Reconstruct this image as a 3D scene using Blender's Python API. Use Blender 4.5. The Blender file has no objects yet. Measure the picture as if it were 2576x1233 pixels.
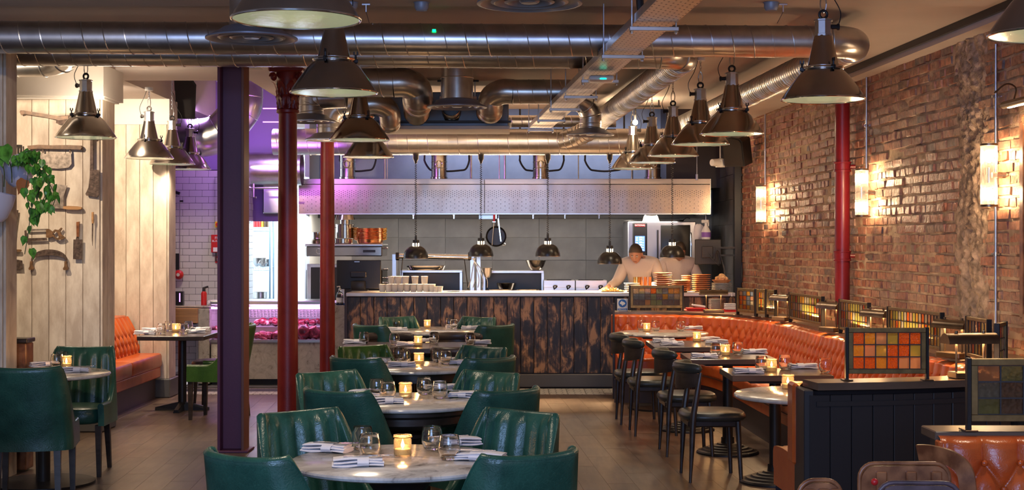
import bpy, bmesh, math, random
from math import sin, cos, pi, radians, sqrt, atan2, hypot
from mathutils import Vector, Matrix, Euler
random.seed(11)
SC = bpy.context.scene
COL = SC.collection
F = 3600.0; CX = 1288.0; CY = 616.5; HC = 1.61

# ---------------------------------------------------------------- camera, world, lights, exposure
cd = bpy.data.cameras.new('camera'); cam = bpy.data.objects.new('camera', cd); COL.objects.link(cam)
cam.location = (0, 0, HC); cam.rotation_euler = (pi/2, 0, 0)
cd.sensor_width = 36; cd.lens = 36*F/2576; cd.clip_start = .05; cd.clip_end = 100
SC.camera = cam
SC.view_settings.view_transform = 'Standard'; SC.view_settings.look = 'None'
SC.view_settings.gamma = 1; SC.view_settings.use_curve_mapping = False
SC.view_settings.exposure = 0.55
SC.cycles.use_denoising = True
SC.cycles.caustics_reflective = False; SC.cycles.caustics_refractive = False
SC.cycles.max_bounces = 8; SC.cycles.glossy_bounces = 4; SC.cycles.transmission_bounces = 8
SC.cycles.transparent_max_bounces = 12; SC.cycles.sample_clamp_indirect = 4
w = bpy.data.worlds.new('world'); SC.world = w; w.use_nodes = True
w.node_tree.nodes['Background'].inputs[0].default_value = (.62, .56, .60, 1)
w.node_tree.nodes['Background'].inputs[1].default_value = .55

def lamp(kind, name, loc, energy, color, size=.1, rot=None, target=None, sy=None, spot=None, blend=.6):
    l = bpy.data.lights.new(name, kind); o = bpy.data.objects.new(name, l); COL.objects.link(o)
    o.location = loc; l.energy = energy; l.color = color
    if kind == 'AREA':
        l.size = size
        if sy: l.shape = 'RECTANGLE'; l.size_y = sy
    else: l.shadow_soft_size = size
    if spot: l.spot_size = radians(spot); l.spot_blend = blend
    if target is not None: o.rotation_euler = (Vector(target)-Vector(loc)).to_track_quat('-Z', 'Y').to_euler()
    elif rot: o.rotation_euler = rot
    return o
WARM = (1, .70, .42); WARMW = (1, .80, .58); COOL = (.45, .62, 1)
# street windows behind the camera (dusk, cool)
lamp('AREA', 'street_window_light', (-1.0, -1.2, 1.9), 105, (.36, .60, 1), 2.6, target=(-.3, 6, 1.0), sy=1.2)
lamp('AREA', 'transom_window_light', (-.6, -1.4, 3.0), 110, (.30, .44, 1), 5, target=(-.6, 9, 2.8), sy=.42)
# wall washers, track spots and an added pillar fill
lamp('SPOT', 'gallery_spot_light', (-4.35, 10.7, 3.0), 120, WARMW, .02, target=(-3.95, 12.3, 1.95), spot=110, blend=.6)
lamp('SPOT', 'pillar_fill_light', (-1.9, 6.6, 3.1), 70, WARMW, .04, target=(-3.9, 9.8, 1.7), spot=60)  # added warm fill for the near plank pillar, no fitting there
lamp('SPOT', 'bench_spot_light', (-3.85, 13.5, 3.08), 170, WARMW, .04, target=(-3.9, 15.1, 1.5), spot=120)
for px_ in (-1.9, -1.15, -.3, .35, 1.0, 1.75): lamp('SPOT', 'track_spot_light', (px_, 15.0, 2.95), 13, WARM, .03, target=(px_*1.0, 17.7, 2.15), spot=55)
# kitchen
lamp('AREA', 'hood_strip_light', (-.2, 18.2, 1.98), 50, (1, .88, .74), 4.6, target=(-.2, 18.6, 0), sy=.5)
lamp('AREA', 'hood_top_light', (0, 16.9, 2.50), 36, (1, .66, .38), 4.6, target=(0, 16.5, 4), sy=.1)
lamp('AREA', 'kitchen_cool_light', (.4, 18.6, 3.0), 16, (.62, .72, 1), 3.6, target=(.4, 19.3, 2.4), sy=.3)  # cool light added for the upper rear wall, no window there
lamp('AREA', 'larder_tube_light', (-3.1, 18.3, 2.5), 100, (.72, .86, 1), .9, target=(-3.15, 19.2, 1.2), sy=.9)
lamp('AREA', 'violet_sign_light', (-3.2, 16.35, 3.1), 30, (.66, .36, 1), 1.0, target=(-3.4, 17.0, 1.9), sy=.2)
lamp('AREA', 'violet_duct_light', (-2.6, 15.9, 2.45), 9, (.55, .16, 1), 1.0, target=(-2.6, 16.5, 2.9), sy=.3)
lamp('AREA', 'meat_case_light', (-2.75, 16.62, .905), 6, (.95, .5, 1), 1.2, target=(-2.75, 16.72, .3), sy=.1)
for q_ in ((2.62, 12.4), (2.68, 10.9), (2.75, 9.6), (2.5, 14.0)): lamp('AREA', 'shelf_fill_light', (q_[0], q_[1], 1.0), 3, WARM, .5, rot=(pi, 0, 1.5), sy=.05)  # added upward fill above the shelf, not real fittings
lamp('AREA', 'left_ceiling_fill_light', (-3.45, 12.0, 2.6), 8, WARMW, .6, rot=(pi, 0, 0), sy=.2)  # unseen floating fill added to lift the left ceiling
lamp('AREA', 'kitchen_fill_light', (-.8, 14.9, 2.3), 14, WARM, 2.4, rot=(pi, 0, 0), sy=.2)  # unseen upward fill added in front of the kitchen

# ---------------------------------------------------------------- helpers
def P(px, py, d): return Vector(((px-CX)/F*d, d, HC-(py-CY)/F*d))
def X(px, d): return (px-CX)/F*d
def Z(py, d): return HC-(py-CY)/F*d
def T(px, py, z=.75):
    d = (HC-z)*F/(py-CY); return Vector((X(px, d), d, z))

class MB:
    def __init__(s): s.v = []; s.f = []
    def add(s, v, f):
        n = len(s.v); s.v += [tuple(p) for p in v]; s.f += [tuple(i+n for i in q) for q in f]; return s
    def box(s, c, size, rz=0, m=None, ch=0):
        x, y, z = size[0]/2, size[1]/2, size[2]/2
        if ch <= 0:
            vs = [(a*x, b*y, e*z) for a in (-1, 1) for b in (-1, 1) for e in (-1, 1)]
            fs = [(0,1,3,2),(4,6,7,5),(0,4,5,1),(2,3,7,6),(0,2,6,4),(1,5,7,3)]
        else:
            bm = bmesh.new(); bmesh.ops.create_cube(bm, size=1)
            for v in bm.verts: v.co = (v.co.x*2*x, v.co.y*2*y, v.co.z*2*z)
            bmesh.ops.bevel(bm, geom=bm.edges[:], offset=min(ch, x*.9, y*.9, z*.9), segments=2 if ch > .012 else 1, affect='EDGES', profile=.5)
            bm.verts.index_update(); vs = [tuple(v.co) for v in bm.verts]; fs = [[v.index for v in f.verts] for f in bm.faces]; bm.free()
        M = Matrix.Translation(c) @ (m.to_4x4() if m else Matrix.Rotation(rz, 4, 'Z'))
        return s.add([M @ Vector(p) for p in vs], fs)
    def lathe(s, prof, c=(0,0,0), n=24, m=None, caps=False):
        vs = []; fs = []; k = len(prof)
        for i in range(n):
            a = 2*pi*i/n
            for r, z in prof: vs.append((r*cos(a), r*sin(a), z))
        for i in range(n):
            j = (i+1) % n
            for q in range(k-1): fs.append((i*k+q, j*k+q, j*k+q+1, i*k+q+1))
        if caps:
            fs.append([i*k for i in range(n)][::-1]); fs.append([i*k+k-1 for i in range(n)])
        M = Matrix.Translation(c) @ (m.to_4x4() if m else Matrix())
        return s.add([M @ Vector(p) for p in vs], fs)
    def cyl(s, a, b, r0, r1=None, n=12, caps=True):
        a = Vector(a); b = Vector(b); r1 = r0 if r1 is None else r1
        q = (b-a).to_track_quat('Z', 'Y').to_matrix()
        return s.lathe([(r0, 0), (r1, (b-a).length)], a, n, q, caps)
    def sweep(s, path, prof, up=Vector((0,0,1)), closed=True, caps=True):
        # prof: list of (n,u) or function(i)->list ; path list of Vector
        path = [Vector(p) for p in path]; N = len(path); vs = []; fs = []
        for i, p in enumerate(path):
            t = (path[min(i+1, N-1)]-path[max(i-1, 0)]).normalized()
            nn = up.cross(t)
            if nn.length < 1e-4: nn = Vector((1,0,0))
            nn.normalize(); uu = t.cross(nn)
            pr = prof(i) if callable(prof) else prof
            for a, b in pr: vs.append(p+nn*a+uu*b)
        k = len(pr)
        for i in range(N-1):
            for q in range(k if closed else k-1):
                r = (q+1) % k; fs.append((i*k+q, i*k+r, (i+1)*k+r, (i+1)*k+q))
        if closed and caps:
            fs.append(list(range(k))[::-1]); fs.append([(N-1)*k+q for q in range(k)])
        return s.add(vs, fs)
    def tube(s, path, r, n=8, caps=True):
        path = [Vector(p) for p in path]; N = len(path); vs = []; fs = []
        t = (path[1]-path[0]).normalized(); nn = t.orthogonal().normalized()
        for i, p in enumerate(path):
            t = (path[min(i+1, N-1)]-path[max(i-1, 0)]).normalized()
            nn = (nn-t*nn.dot(t)).normalized(); bb = t.cross(nn)
            rr = r(i/(N-1)) if callable(r) else r
            for q in range(n):
                a = 2*pi*q/n; vs.append(p+(nn*cos(a)+bb*sin(a))*rr)
        for i in range(N-1):
            for q in range(n):
                j = (q+1) % n; fs.append((i*n+q, i*n+j, (i+1)*n+j, (i+1)*n+q))
        if caps: fs.append(list(range(n))[::-1]); fs.append([(N-1)*n+q for q in range(n)])
        return s.add(vs, fs)
    def torus(s, c, R, r, n=20, k=6, m=None):
        M = Matrix.Translation(c) @ (m.to_4x4() if m else Matrix()); vs = []; fs = []
        for i in range(n):
            a = 2*pi*i/n
            for q in range(k):
                b = 2*pi*q/k; rr = R+r*cos(b); vs.append(M @ Vector((rr*cos(a), rr*sin(a), r*sin(b))))
        for i in range(n):
            for q in range(k): fs.append((i*k+q, ((i+1) % n)*k+q, ((i+1) % n)*k+(q+1) % k, i*k+(q+1) % k))
        return s.add(vs, fs)
    def grid(s, fn, nu, nv, cu=False):
        vs = [fn(i/nu, j/nv) for i in range(nu+(0 if cu else 1)) for j in range(nv+1)]
        k = nv+1; fs = []; N = nu if cu else nu+1
        for i in range(nu):
            a = i*k; b = ((i+1) % N)*k
            for j in range(nv): fs.append((a+j, b+j, b+j+1, a+j+1))
        return s.add(vs, fs)
    def prism(s, pts, th, m=None, c=(0,0,0)):
        # outline in local XZ plane, extruded along Y by th (centred)
        n = len(pts); M = Matrix.Translation(c) @ (m.to_4x4() if m else Matrix())
        vs = [M @ Vector((x, -th/2, z)) for x, z in pts]+[M @ Vector((x, th/2, z)) for x, z in pts]
        fs = [list(range(n)), list(range(n, 2*n))[::-1]]+[(i, i+n, (i+1) % n+n, (i+1) % n) for i in range(n)]
        return s.add(vs, fs)
    def ball(s, c, r, n=12, sc=(1,1,1)):
        k = max(4, n//2); pr = [(max(1e-4, r*sin(pi*i/k)), -r*cos(pi*i/k)) for i in range(k+1)]
        return s.lathe(pr, c, n, Matrix.Diagonal(sc).to_3x3())
    def mesh(s, name, mat, smooth=35):
        me = bpy.data.meshes.new(name); me.from_pydata(s.v, [], s.f); me.update()
        bm = bmesh.new(); bm.from_mesh(me)
        bmesh.ops.remove_doubles(bm, verts=bm.verts[:], dist=1e-6)
        bmesh.ops.recalc_face_normals(bm, faces=bm.faces[:]); bm.to_mesh(me); bm.free()
        if mat: me.materials.append(mat)
        if smooth:
            me.polygons.foreach_set('use_smooth', [True]*len(me.polygons)); me.set_sharp_from_angle(angle=radians(smooth))
        return me
    def build(s, name, mat, parent=None, loc=None, smooth=35):
        return ob(name, s.mesh(name, mat, smooth), parent, loc)

def ob(name, me, parent=None, loc=None, rot=None, scale=None):
    o = bpy.data.objects.new(name, me); COL.objects.link(o)
    if parent: o.parent = parent
    if loc is not None: o.location = loc
    if rot is not None: o.rotation_euler = rot
    if scale is not None: o.scale = scale
    return o
def tag(o, label=None, cat=None, group=None, kind=None):
    if label: o['label'] = label
    if cat: o['category'] = cat
    if group: o['group'] = group
    if kind: o['kind'] = kind
    return o
def thing(name, label, cat, loc=(0,0,0), rz=0, group=None):
    o = bpy.data.objects.new(name, None); COL.objects.link(o); o.empty_display_size = .1
    o.location = loc; o.rotation_euler = (0, 0, rz); return tag(o, label, cat, group)
def struct(o): o['kind'] = 'structure'; return o
KIDS = {}
def dup(root, loc, rz=0, label=None, group=None):
    def rec(o, par):
        c = o.copy(); COL.objects.link(c)
        if par: c.parent = par
        for ch in o.children: rec(ch, c)
        return c
    r = rec(root, None); r.location = loc; r.rotation_euler = (0, 0, rz)
    if label: r['label'] = label
    if group: r['group'] = group
    return r

# ---------------------------------------------------------------- materials
def nt(name):
    m = bpy.data.materials.new(name); m.use_nodes = True; t = m.node_tree
    return m, t, t.nodes['Principled BSDF'], t.nodes, t.links
def mat(name, col, rough=.5, metal=0, spec=.5, trans=0, emit=None, es=0, alpha=1, coat=0, bump=0, bs=30, var=0, vs=6, ior=1.45, aniso=0, bstretch=None, col2=None):
    m, t, b, N, L = nt(name)
    b.inputs['Base Color'].default_value = (*col, 1); b.inputs['Roughness'].default_value = rough
    b.inputs['Metallic'].default_value = metal; b.inputs['Specular IOR Level'].default_value = spec
    b.inputs['Transmission Weight'].default_value = trans; b.inputs['IOR'].default_value = ior
    b.inputs['Coat Weight'].default_value = coat; b.inputs['Coat Roughness'].default_value = .15
    if emit: b.inputs['Emission Color'].default_value = (*emit, 1); b.inputs['Emission Strength'].default_value = es
    if alpha < 1: b.inputs['Alpha'].default_value = alpha
    if var or bump:
        tc = N.new('ShaderNodeTexCoord'); mp = N.new('ShaderNodeMapping'); L.new(tc.outputs['Object'], mp.inputs[0])
        if bstretch: mp.inputs['Scale'].default_value = bstretch
    if var:
        n = N.new('ShaderNodeTexNoise'); n.inputs['Scale'].default_value = vs; n.inputs['Detail'].default_value = 8
        L.new(mp.outputs[0], n.inputs[0])
        mx = N.new('ShaderNodeMix'); mx.data_type = 'RGBA'; r = N.new('ShaderNodeMapRange')
        r.inputs[1].default_value = .35; r.inputs[2].default_value = .65
        L.new(n.outputs[0], r.inputs[0]); L.new(r.outputs[0], mx.inputs[0])
        c2 = col2 if col2 else tuple(min(1, c*(1+var)+.01*var) for c in col); c1 = col if col2 else tuple(c*(1-var*.6) for c in col)
        mx.inputs[6].default_value = (*c1, 1); mx.inputs[7].default_value = (*c2, 1)
        L.new(mx.outputs[2], b.inputs['Base Color'])
    if bump:
        n2 = N.new('ShaderNodeTexNoise'); n2.inputs['Scale'].default_value = bs; n2.inputs['Detail'].default_value = 6
        L.new(mp.outputs[0], n2.inputs[0]); bp = N.new('ShaderNodeBump'); bp.inputs['Strength'].default_value = bump
        bp.inputs['Distance'].default_value = .01; L.new(n2.outputs[0], bp.inputs['Height']); L.new(bp.outputs[0], b.inputs['Normal'])
    return m
def ramp(N, pts):
    r = N.new('ShaderNodeValToRGB'); e = r.color_ramp.elements
    while len(e) < len(pts): e.new(.5)
    for i, (p, c) in enumerate(pts): e[i].position = p; e[i].color = (*c, 1) if len(c) == 3 else c
    return r

MT = {}
MT['ceil'] = mat('ceiling_paint', (.52, .45, .41), .8, var=.06, vs=1.5)
MT['white_paint'] = mat('white_paint', (.62, .58, .53), .75, var=.05, vs=2)
MT['steel'] = mat('brushed_steel', (.62, .60, .58), .28, 1, bump=.04, bs=60, bstretch=(.05, 1, 1))
MT['polished'] = mat('polished_nickel', (.42, .38, .34), .17, 1, var=.12, vs=5)
MT['chrome'] = mat('chrome', (.75, .74, .72), .12, 1)
MT['galv'] = mat('galvanised_steel', (.58, .57, .57), .30, 1, var=.14, vs=9, bump=.03, bs=14)
MT['galv_r'] = mat('galvanised_flex', (.52, .49, .46), .33, 1, var=.1, vs=9)
MT['seam'] = mat('duct_seam', (.60, .59, .58), .35, 1)
MT['grille'] = mat('grey_diffuser', (.22, .23, .27), .35, .3)
MT['black'] = mat('black_plastic', (.018, .018, .02), .38)
MT['blackmetal'] = mat('black_enamel', (.02, .019, .018), .3, .2, bump=.03, bs=80)
MT['worktop'] = mat('worktop_steel', (.55, .52, .50), .38, .45)
MT['oven_steel'] = mat('oven_steel', (.40, .40, .43), .3, 1)
MT['hood_steel'] = mat('hood_steel', (.36, .29, .25), .3, 1, bump=.04, bs=60, bstretch=(.05, 1, 1))
MT['castiron'] = mat('cast_iron', (.025, .022, .022), .42, .5, bump=.1, bs=90)
MT['bronze'] = mat('bronze_shade', (.16, .11, .07), .3, .9, var=.2, vs=12)
MT['brass'] = mat('aged_brass_frame', (.20, .135, .055), .42, .7, var=.25, vs=20)
MT['gold'] = mat('brass', (.8, .52, .18), .22, 1)
MT['copper'] = mat('copper', (.85, .38, .18), .25, 1)
MT['lead'] = mat('lead_came', (.05, .05, .055), .5, .6)
MT['darkwood'] = mat('dark_stained_wood', (.028, .018, .013), .36, var=.5, vs=14, bstretch=(.2, 1, 1), bump=.06, bs=60)
MT['tabletop_wood'] = mat('dark_tabletop', (.065, .042, .032), .26, var=.4, vs=10, bstretch=(.15, 1, 1), coat=.3)
MT['shelfwood'] = mat('shelf_wood', (.10, .065, .045), .30, var=.35, vs=9, bstretch=(.3, 1, 1), coat=.2)
MT['wornwood'] = mat('worn_wood', (.14, .045, .018), .35, var=.5, vs=14, coat=.1, col2=(.36, .14, .055))
MT['lightwood'] = mat('light_wood', (.42, .22, .09), .45, var=.3, vs=8, bstretch=(.2, 1, 4))
MT['handlewood'] = mat('handle_wood', (.15, .075, .032), .45, var=.4, vs=30)
MT['tile'] = mat('white_tile_glaze', (.62, .61, .60), .16, coat=.3)
MT['grout'] = mat('dark_grout', (.05, .05, .05), .9)
MT['greytile'] = mat('grey_stone_tile', (.115, .112, .112), .42, var=.28, vs=3, bump=.03, bs=40)
MT['greygrout'] = mat('pale_grout', (.30, .29, .28), .9)
MT['redpaint'] = mat('red_gloss_paint', (.17, .012, .009), .38, bump=.12, bs=120, var=.18, vs=7)
MT['redpipe'] = mat('red_pipe_paint', (.19, .010, .016), .32, bump=.04, bs=60)
MT['aubergine'] = mat('aubergine_steel_paint', (.15, .040, .080), .45, bump=.05, bs=70)
MT['aubflange'] = mat('brown_flange_paint', (.20, .075, .05), .42, bump=.05, bs=70)
MT['purplewall'] = mat('lilac_wall_paint', (.30, .22, .42), .6)
MT['whitewall'] = mat('white_wall_paint', (.78, .80, .80), .7)
MT['bluepanel'] = mat('blue_grey_wall_panel', (.24, .27, .33), .45, .25, var=.12, vs=4)
MT['violet_lab'] = mat('violet_label', (.25, .12, .5), .5)
MT['pink'] = mat('copper_plate_glaze', (.62, .28, .12), .35)
MT['blackleather'] = mat('black_leather', (.030, .034, .030), .34, bump=.12, bs=160)
MT['brownleather'] = mat('brown_leather', (.06, .045, .038), .36, bump=.12, bs=160)
MT['linen'] = mat('white_linen', (.72, .70, .73), .85, bump=.15, bs=300)
MT['wax'] = mat('candle_wax', (.8, .62, .3), .4, emit=(1, .6, .2), es=.12)  # faint emission puts the flame's light into the wax
MT['flame'] = mat('candle_flame', (1, .7, .3), .5, emit=(1, .62, .22), es=28)
MT['case_glass'] = None
MT['glass'] = mat('clear_glass', (1, 1, 1), .0, trans=1, ior=1.45)
MT['bulb'] = mat('warm_bulb', (1, .9, .7), .5, emit=(1, .72, .42), es=170)
MT['lens'] = mat('lamp_lens_glass', (.50, .56, .42), .18, trans=.6, emit=(.80, .84, .52), es=.13, bump=.2, bs=18)
MT['lens_lit'] = mat('lit_reflector', (.8, .75, .6), .35, emit=(1, .92, .66), es=1.4)
MT['heat'] = mat('heat_bulb', (1, .7, .4), .5, emit=(1, .55, .2), es=80)
MT['slot'] = mat('heat_lamp_vent_glow', (1, .8, .6), .5, emit=(1, .75, .5), es=9)
MT['violet'] = mat('violet_tube', (.8, .4, 1), .5, emit=(.75, .32, 1), es=7)
MT['violet_track'] = mat('violet_tracks', (.8, .4, 1), .5, emit=(.6, .2, 1), es=2.5)
MT['white_plastic'] = mat('white_plastic', (.66, .64, .62), .4)
MT['greenglint'] = mat('green_glint', (0, 1, .2), .5, emit=(0, 1, .12), es=8)
MT['tealled'] = mat('teal_led', (0, 1, .8), .5, emit=(0, 1, .7), es=4)
MT['rust'] = mat('rusty_steel', (.085, .055, .042), .6, .5, var=.6, vs=30, bump=.2, bs=90)
MT['galvtool'] = mat('worn_steel', (.22, .18, .15), .5, .7, var=.5, vs=26)
MT['pot'] = mat('lavender_pot', (.50, .50, .62), .4)
MT['leaf'] = mat('pothos_leaf', (.06, .20, .02), .32, var=.9, vs=2.2)
MT['deadleaf'] = mat('dead_leaf', (.35, .11, .02), .6)
MT['stem'] = mat('vine_stem', (.07, .09, .03), .6)
MT['soil'] = mat('soil', (.02, .012, .008), .95)
MT['redplastic'] = mat('red_plastic', (.55, .02, .02), .35)
MT['yellow'] = mat('yellow_plastic', (.8, .5, .02), .4)
MT['steelrack'] = mat('blue_steel_rack', (.25, .36, .44), .35, .8)
MT['skin'] = mat('skin', (.42, .22, .15), .5)
MT['jacket'] = mat('white_jacket_cloth', (.62, .54, .50), .8, bump=.2, bs=40)
MT['hair'] = mat('dark_hair', (.02, .014, .01), .6)
MT['apron'] = mat('dark_apron', (.03, .03, .035), .8)
MT['bread'] = mat('bread_crust', (.62, .38, .2), .8, bump=.8, bs=50, var=.3, vs=20)
MT['food'] = mat('fried_food', (.85, .5, .16), .6, bump=.5, bs=60)
MT['ceramic'] = mat('white_ceramic', (.72, .70, .66), .25)
MT['bluescreen'] = mat('oven_screen', (.1, .2, .8), .3, emit=(.12, .25, .9), es=1.6)
MT['whiteink'] = mat('white_print', (.8, .8, .8), .6)
MT['whiteglow'] = mat('white_screen_print', (1, 1, 1), .5, emit=(.9, .95, 1), es=2.2)
MT['redink'] = mat('red_print', (.6, .02, .03), .5)
MT['blueink'] = mat('blue_print', (.02, .13, .45), .5)
MT['blacklacquer'] = mat('black_lacquered_board', (.022, .020, .022), .42, bump=.05, bs=120, bstretch=(4, 4, .4))
MT['skirt'] = mat('grey_skirting', (.085, .080, .078), .45)
MT['kick'] = mat('dark_plinth', (.05, .035, .04), .45)
MT['plaster'] = mat('broken_plaster', (.36, .25, .17), .85, var=.6, vs=14, bump=1.0, bs=55)
MT['meat'] = None

def leather(name, base, light, crack, rough=.32):
    m, t, b, N, L = nt(name); tc = N.new('ShaderNodeTexCoord')
    n = N.new('ShaderNodeTexNoise'); n.inputs['Scale'].default_value = 7; n.inputs['Detail'].default_value = 8; L.new(tc.outputs['Object'], n.inputs[0])
    r = ramp(N, [(.32, base), (.7, light)]); L.new(n.outputs[0], r.inputs[0])
    vn = N.new('ShaderNodeTexNoise'); vn.inputs['Scale'].default_value = 18; L.new(tc.outputs['Object'], vn.inputs[0])
    mv = N.new('ShaderNodeVectorMath'); mv.operation = 'MULTIPLY_ADD'; mv.inputs[1].default_value = (.11, .11, .11)
    L.new(vn.outputs[1], mv.inputs[0]); L.new(tc.outputs['Object'], mv.inputs[2])
    v = N.new('ShaderNodeTexVoronoi'); v.feature = 'DISTANCE_TO_EDGE'; v.inputs['Scale'].default_value = 62; L.new(mv.outputs[0], v.inputs[0])
    mr = N.new('ShaderNodeMapRange'); mr.inputs[1].default_value = 0; mr.inputs[2].default_value = .035; mr.inputs[3].default_value = crack; mr.inputs[4].default_value = 0
    L.new(v.outputs[0], mr.inputs[0]); mx = N.new('ShaderNodeMix'); mx.data_type = 'RGBA'
    L.new(mr.outputs[0], mx.inputs[0]); L.new(r.outputs[0], mx.inputs[6]); mx.inputs[7].default_value = (*[min(1, c*2.2+.03) for c in light], 1)
    L.new(mx.outputs[2], b.inputs['Base Color']); b.inputs['Roughness'].default_value = rough
    bp = N.new('ShaderNodeBump'); bp.inputs['Strength'].default_value = .25; bp.inputs['Distance'].default_value = .004
    L.new(v.outputs[0], bp.inputs['Height']); L.new(bp.outputs[0], b.inputs['Normal']); return m
MT['green'] = leather('green_leather', (.009, .050, .036), (.028, .110, .075), .20, .30)
MT['greenlit'] = leather('lit_green_leather', (.020, .062, .010), (.045, .11, .018), .25, .28)  # same green leather with brighter light put into its colour
MT['orange'] = leather('orange_leather', (.46, .070, .012), (.58, .125, .024), .05, .28)

def plankmat(name, base, light, streak, rough=.7, zs=.25, bumpz=.3, randv=.25):
    m, t, b, N, L = nt(name); g = N.new('ShaderNodeNewGeometry'); mp = N.new('ShaderNodeMapping'); mp.inputs['Scale'].default_value = (1, 1, zs)
    oi = N.new('ShaderNodeObjectInfo'); ad = N.new('ShaderNodeVectorMath'); ad.operation = 'MULTIPLY_ADD'
    cx = N.new('ShaderNodeCombineXYZ'); L.new(oi.outputs['Random'], cx.inputs[2]); ad.inputs[1].default_value = (0, 0, 9)
    L.new(cx.outputs[0], ad.inputs[0]); L.new(g.outputs['Position'], ad.inputs[2]); L.new(ad.outputs[0], mp.inputs[0])
    n = N.new('ShaderNodeTexNoise'); n.inputs['Scale'].default_value = streak; n.inputs['Detail'].default_value = 9; n.inputs['Roughness'].default_value = .65; L.new(mp.outputs[0], n.inputs[0])
    r = ramp(N, [(.36, base), (.62, light)]); L.new(n.outputs[0], r.inputs[0])
    hs = N.new('ShaderNodeHueSaturation'); mr = N.new('ShaderNodeMapRange'); mr.inputs[3].default_value = 1-randv; mr.inputs[4].default_value = 1+randv*.6
    L.new(oi.outputs['Random'], mr.inputs[0]); L.new(mr.outputs[0], hs.inputs['Value']); L.new(r.outputs[0], hs.inputs['Color'])
    L.new(hs.outputs[0], b.inputs['Base Color']); b.inputs['Roughness'].default_value = rough
    bp = N.new('ShaderNodeBump'); bp.inputs['Strength'].default_value = bumpz; bp.inputs['Distance'].default_value = .004
    L.new(n.outputs[0], bp.inputs['Height']); L.new(bp.outputs[0], b.inputs['Normal']); return m
MT['whiteplank'] = plankmat('whitewashed_plank', (.50, .40, .31), (.72, .62, .50), 9, .7, .35, .3, .12)
def charmat():
    m, t, b, N, L = nt('charred_plank'); g = N.new('ShaderNodeNewGeometry')
    oi = N.new('ShaderNodeObjectInfo'); cx = N.new('ShaderNodeCombineXYZ'); L.new(oi.outputs['Random'], cx.inputs[1])
    ad = N.new('ShaderNodeVectorMath'); ad.operation = 'MULTIPLY_ADD'; ad.inputs[1].default_value = (0, 7, 0); L.new(cx.outputs[0], ad.inputs[0]); L.new(g.outputs['Position'], ad.inputs[2])
    mp = N.new('ShaderNodeMapping'); mp.inputs['Scale'].default_value = (1.7, 1, .8); L.new(ad.outputs[0], mp.inputs[0])
    n = N.new('ShaderNodeTexNoise'); n.inputs['Scale'].default_value = 5.5; n.inputs['Detail'].default_value = 7; n.inputs['Roughness'].default_value = .62; n.inputs['Distortion'].default_value = .6; L.new(mp.outputs[0], n.inputs[0])
    mp2 = N.new('ShaderNodeMapping'); mp2.inputs['Scale'].default_value = (9, 1, .7); L.new(ad.outputs[0], mp2.inputs[0])
    n2 = N.new('ShaderNodeTexNoise'); n2.inputs['Scale'].default_value = 7; n2.inputs['Detail'].default_value = 5; L.new(mp2.outputs[0], n2.inputs[0])
    ma = N.new('ShaderNodeMath'); ma.operation = 'MULTIPLY_ADD'; ma.inputs[1].default_value = .28; L.new(n2.outputs[0], ma.inputs[0]); L.new(n.outputs[0], ma.inputs[2])
    r = ramp(N, [(.57, (.014, .010, .008)), (.65, (.06, .032, .018)), (.76, (.36, .18, .08))]); L.new(ma.outputs[0], r.inputs[0])
    L.new(r.outputs[0], b.inputs['Base Color']); b.inputs['Roughness'].default_value = .45
    bp = N.new('ShaderNodeBump'); bp.inputs['Strength'].default_value = .4; bp.inputs['Distance'].default_value = .004; L.new(n2.outputs[0], bp.inputs['Height']); L.new(bp.outputs[0], b.inputs['Normal']); return m
MT['char'] = charmat()
def floormat():
    m, t, b, N, L = nt('floor_board'); g = N.new('ShaderNodeNewGeometry'); oi = N.new('ShaderNodeObjectInfo')
    cx = N.new('ShaderNodeCombineXYZ'); L.new(oi.outputs['Random'], cx.inputs[0])
    ad = N.new('ShaderNodeVectorMath'); ad.operation = 'MULTIPLY_ADD'; ad.inputs[1].default_value = (17, 0, 0); L.new(cx.outputs[0], ad.inputs[0]); L.new(g.outputs['Position'], ad.inputs[2])
    mp = N.new('ShaderNodeMapping'); mp.inputs['Scale'].default_value = (1, .12, 1); L.new(ad.outputs[0], mp.inputs[0])
    n = N.new('ShaderNodeTexNoise'); n.inputs['Scale'].default_value = 22; n.inputs['Detail'].default_value = 6; L.new(mp.outputs[0], n.inputs[0])
    r = ramp(N, [(.3, (.070, .045, .033)), (.7, (.140, .092, .062))]); L.new(n.outputs[0], r.inputs[0])
    hs = N.new('ShaderNodeHueSaturation'); mr = N.new('ShaderNodeMapRange'); mr.inputs[3].default_value = .82; mr.inputs[4].default_value = 1.15
    L.new(oi.outputs['Random'], mr.inputs[0]); L.new(mr.outputs[0], hs.inputs['Value']); L.new(r.outputs[0], hs.inputs['Color']); L.new(hs.outputs[0], b.inputs['Base Color'])
    n3 = N.new('ShaderNodeTexNoise'); n3.inputs['Scale'].default_value = 1.3; n3.inputs['Detail'].default_value = 4; L.new(g.outputs['Position'], n3.inputs[0])
    mr2 = N.new('ShaderNodeMapRange'); mr2.inputs[3].default_value = .22; mr2.inputs[4].default_value = .46; L.new(n3.outputs[0], mr2.inputs[0]); L.new(mr2.outputs[0], b.inputs['Roughness'])
    bp = N.new('ShaderNodeBump'); bp.inputs['Strength'].default_value = .12; bp.inputs['Distance'].default_value = .003; L.new(n.outputs[0], bp.inputs['Height']); L.new(bp.outputs[0], b.inputs['Normal']); return m
MT['floor'] = floormat()
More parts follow.
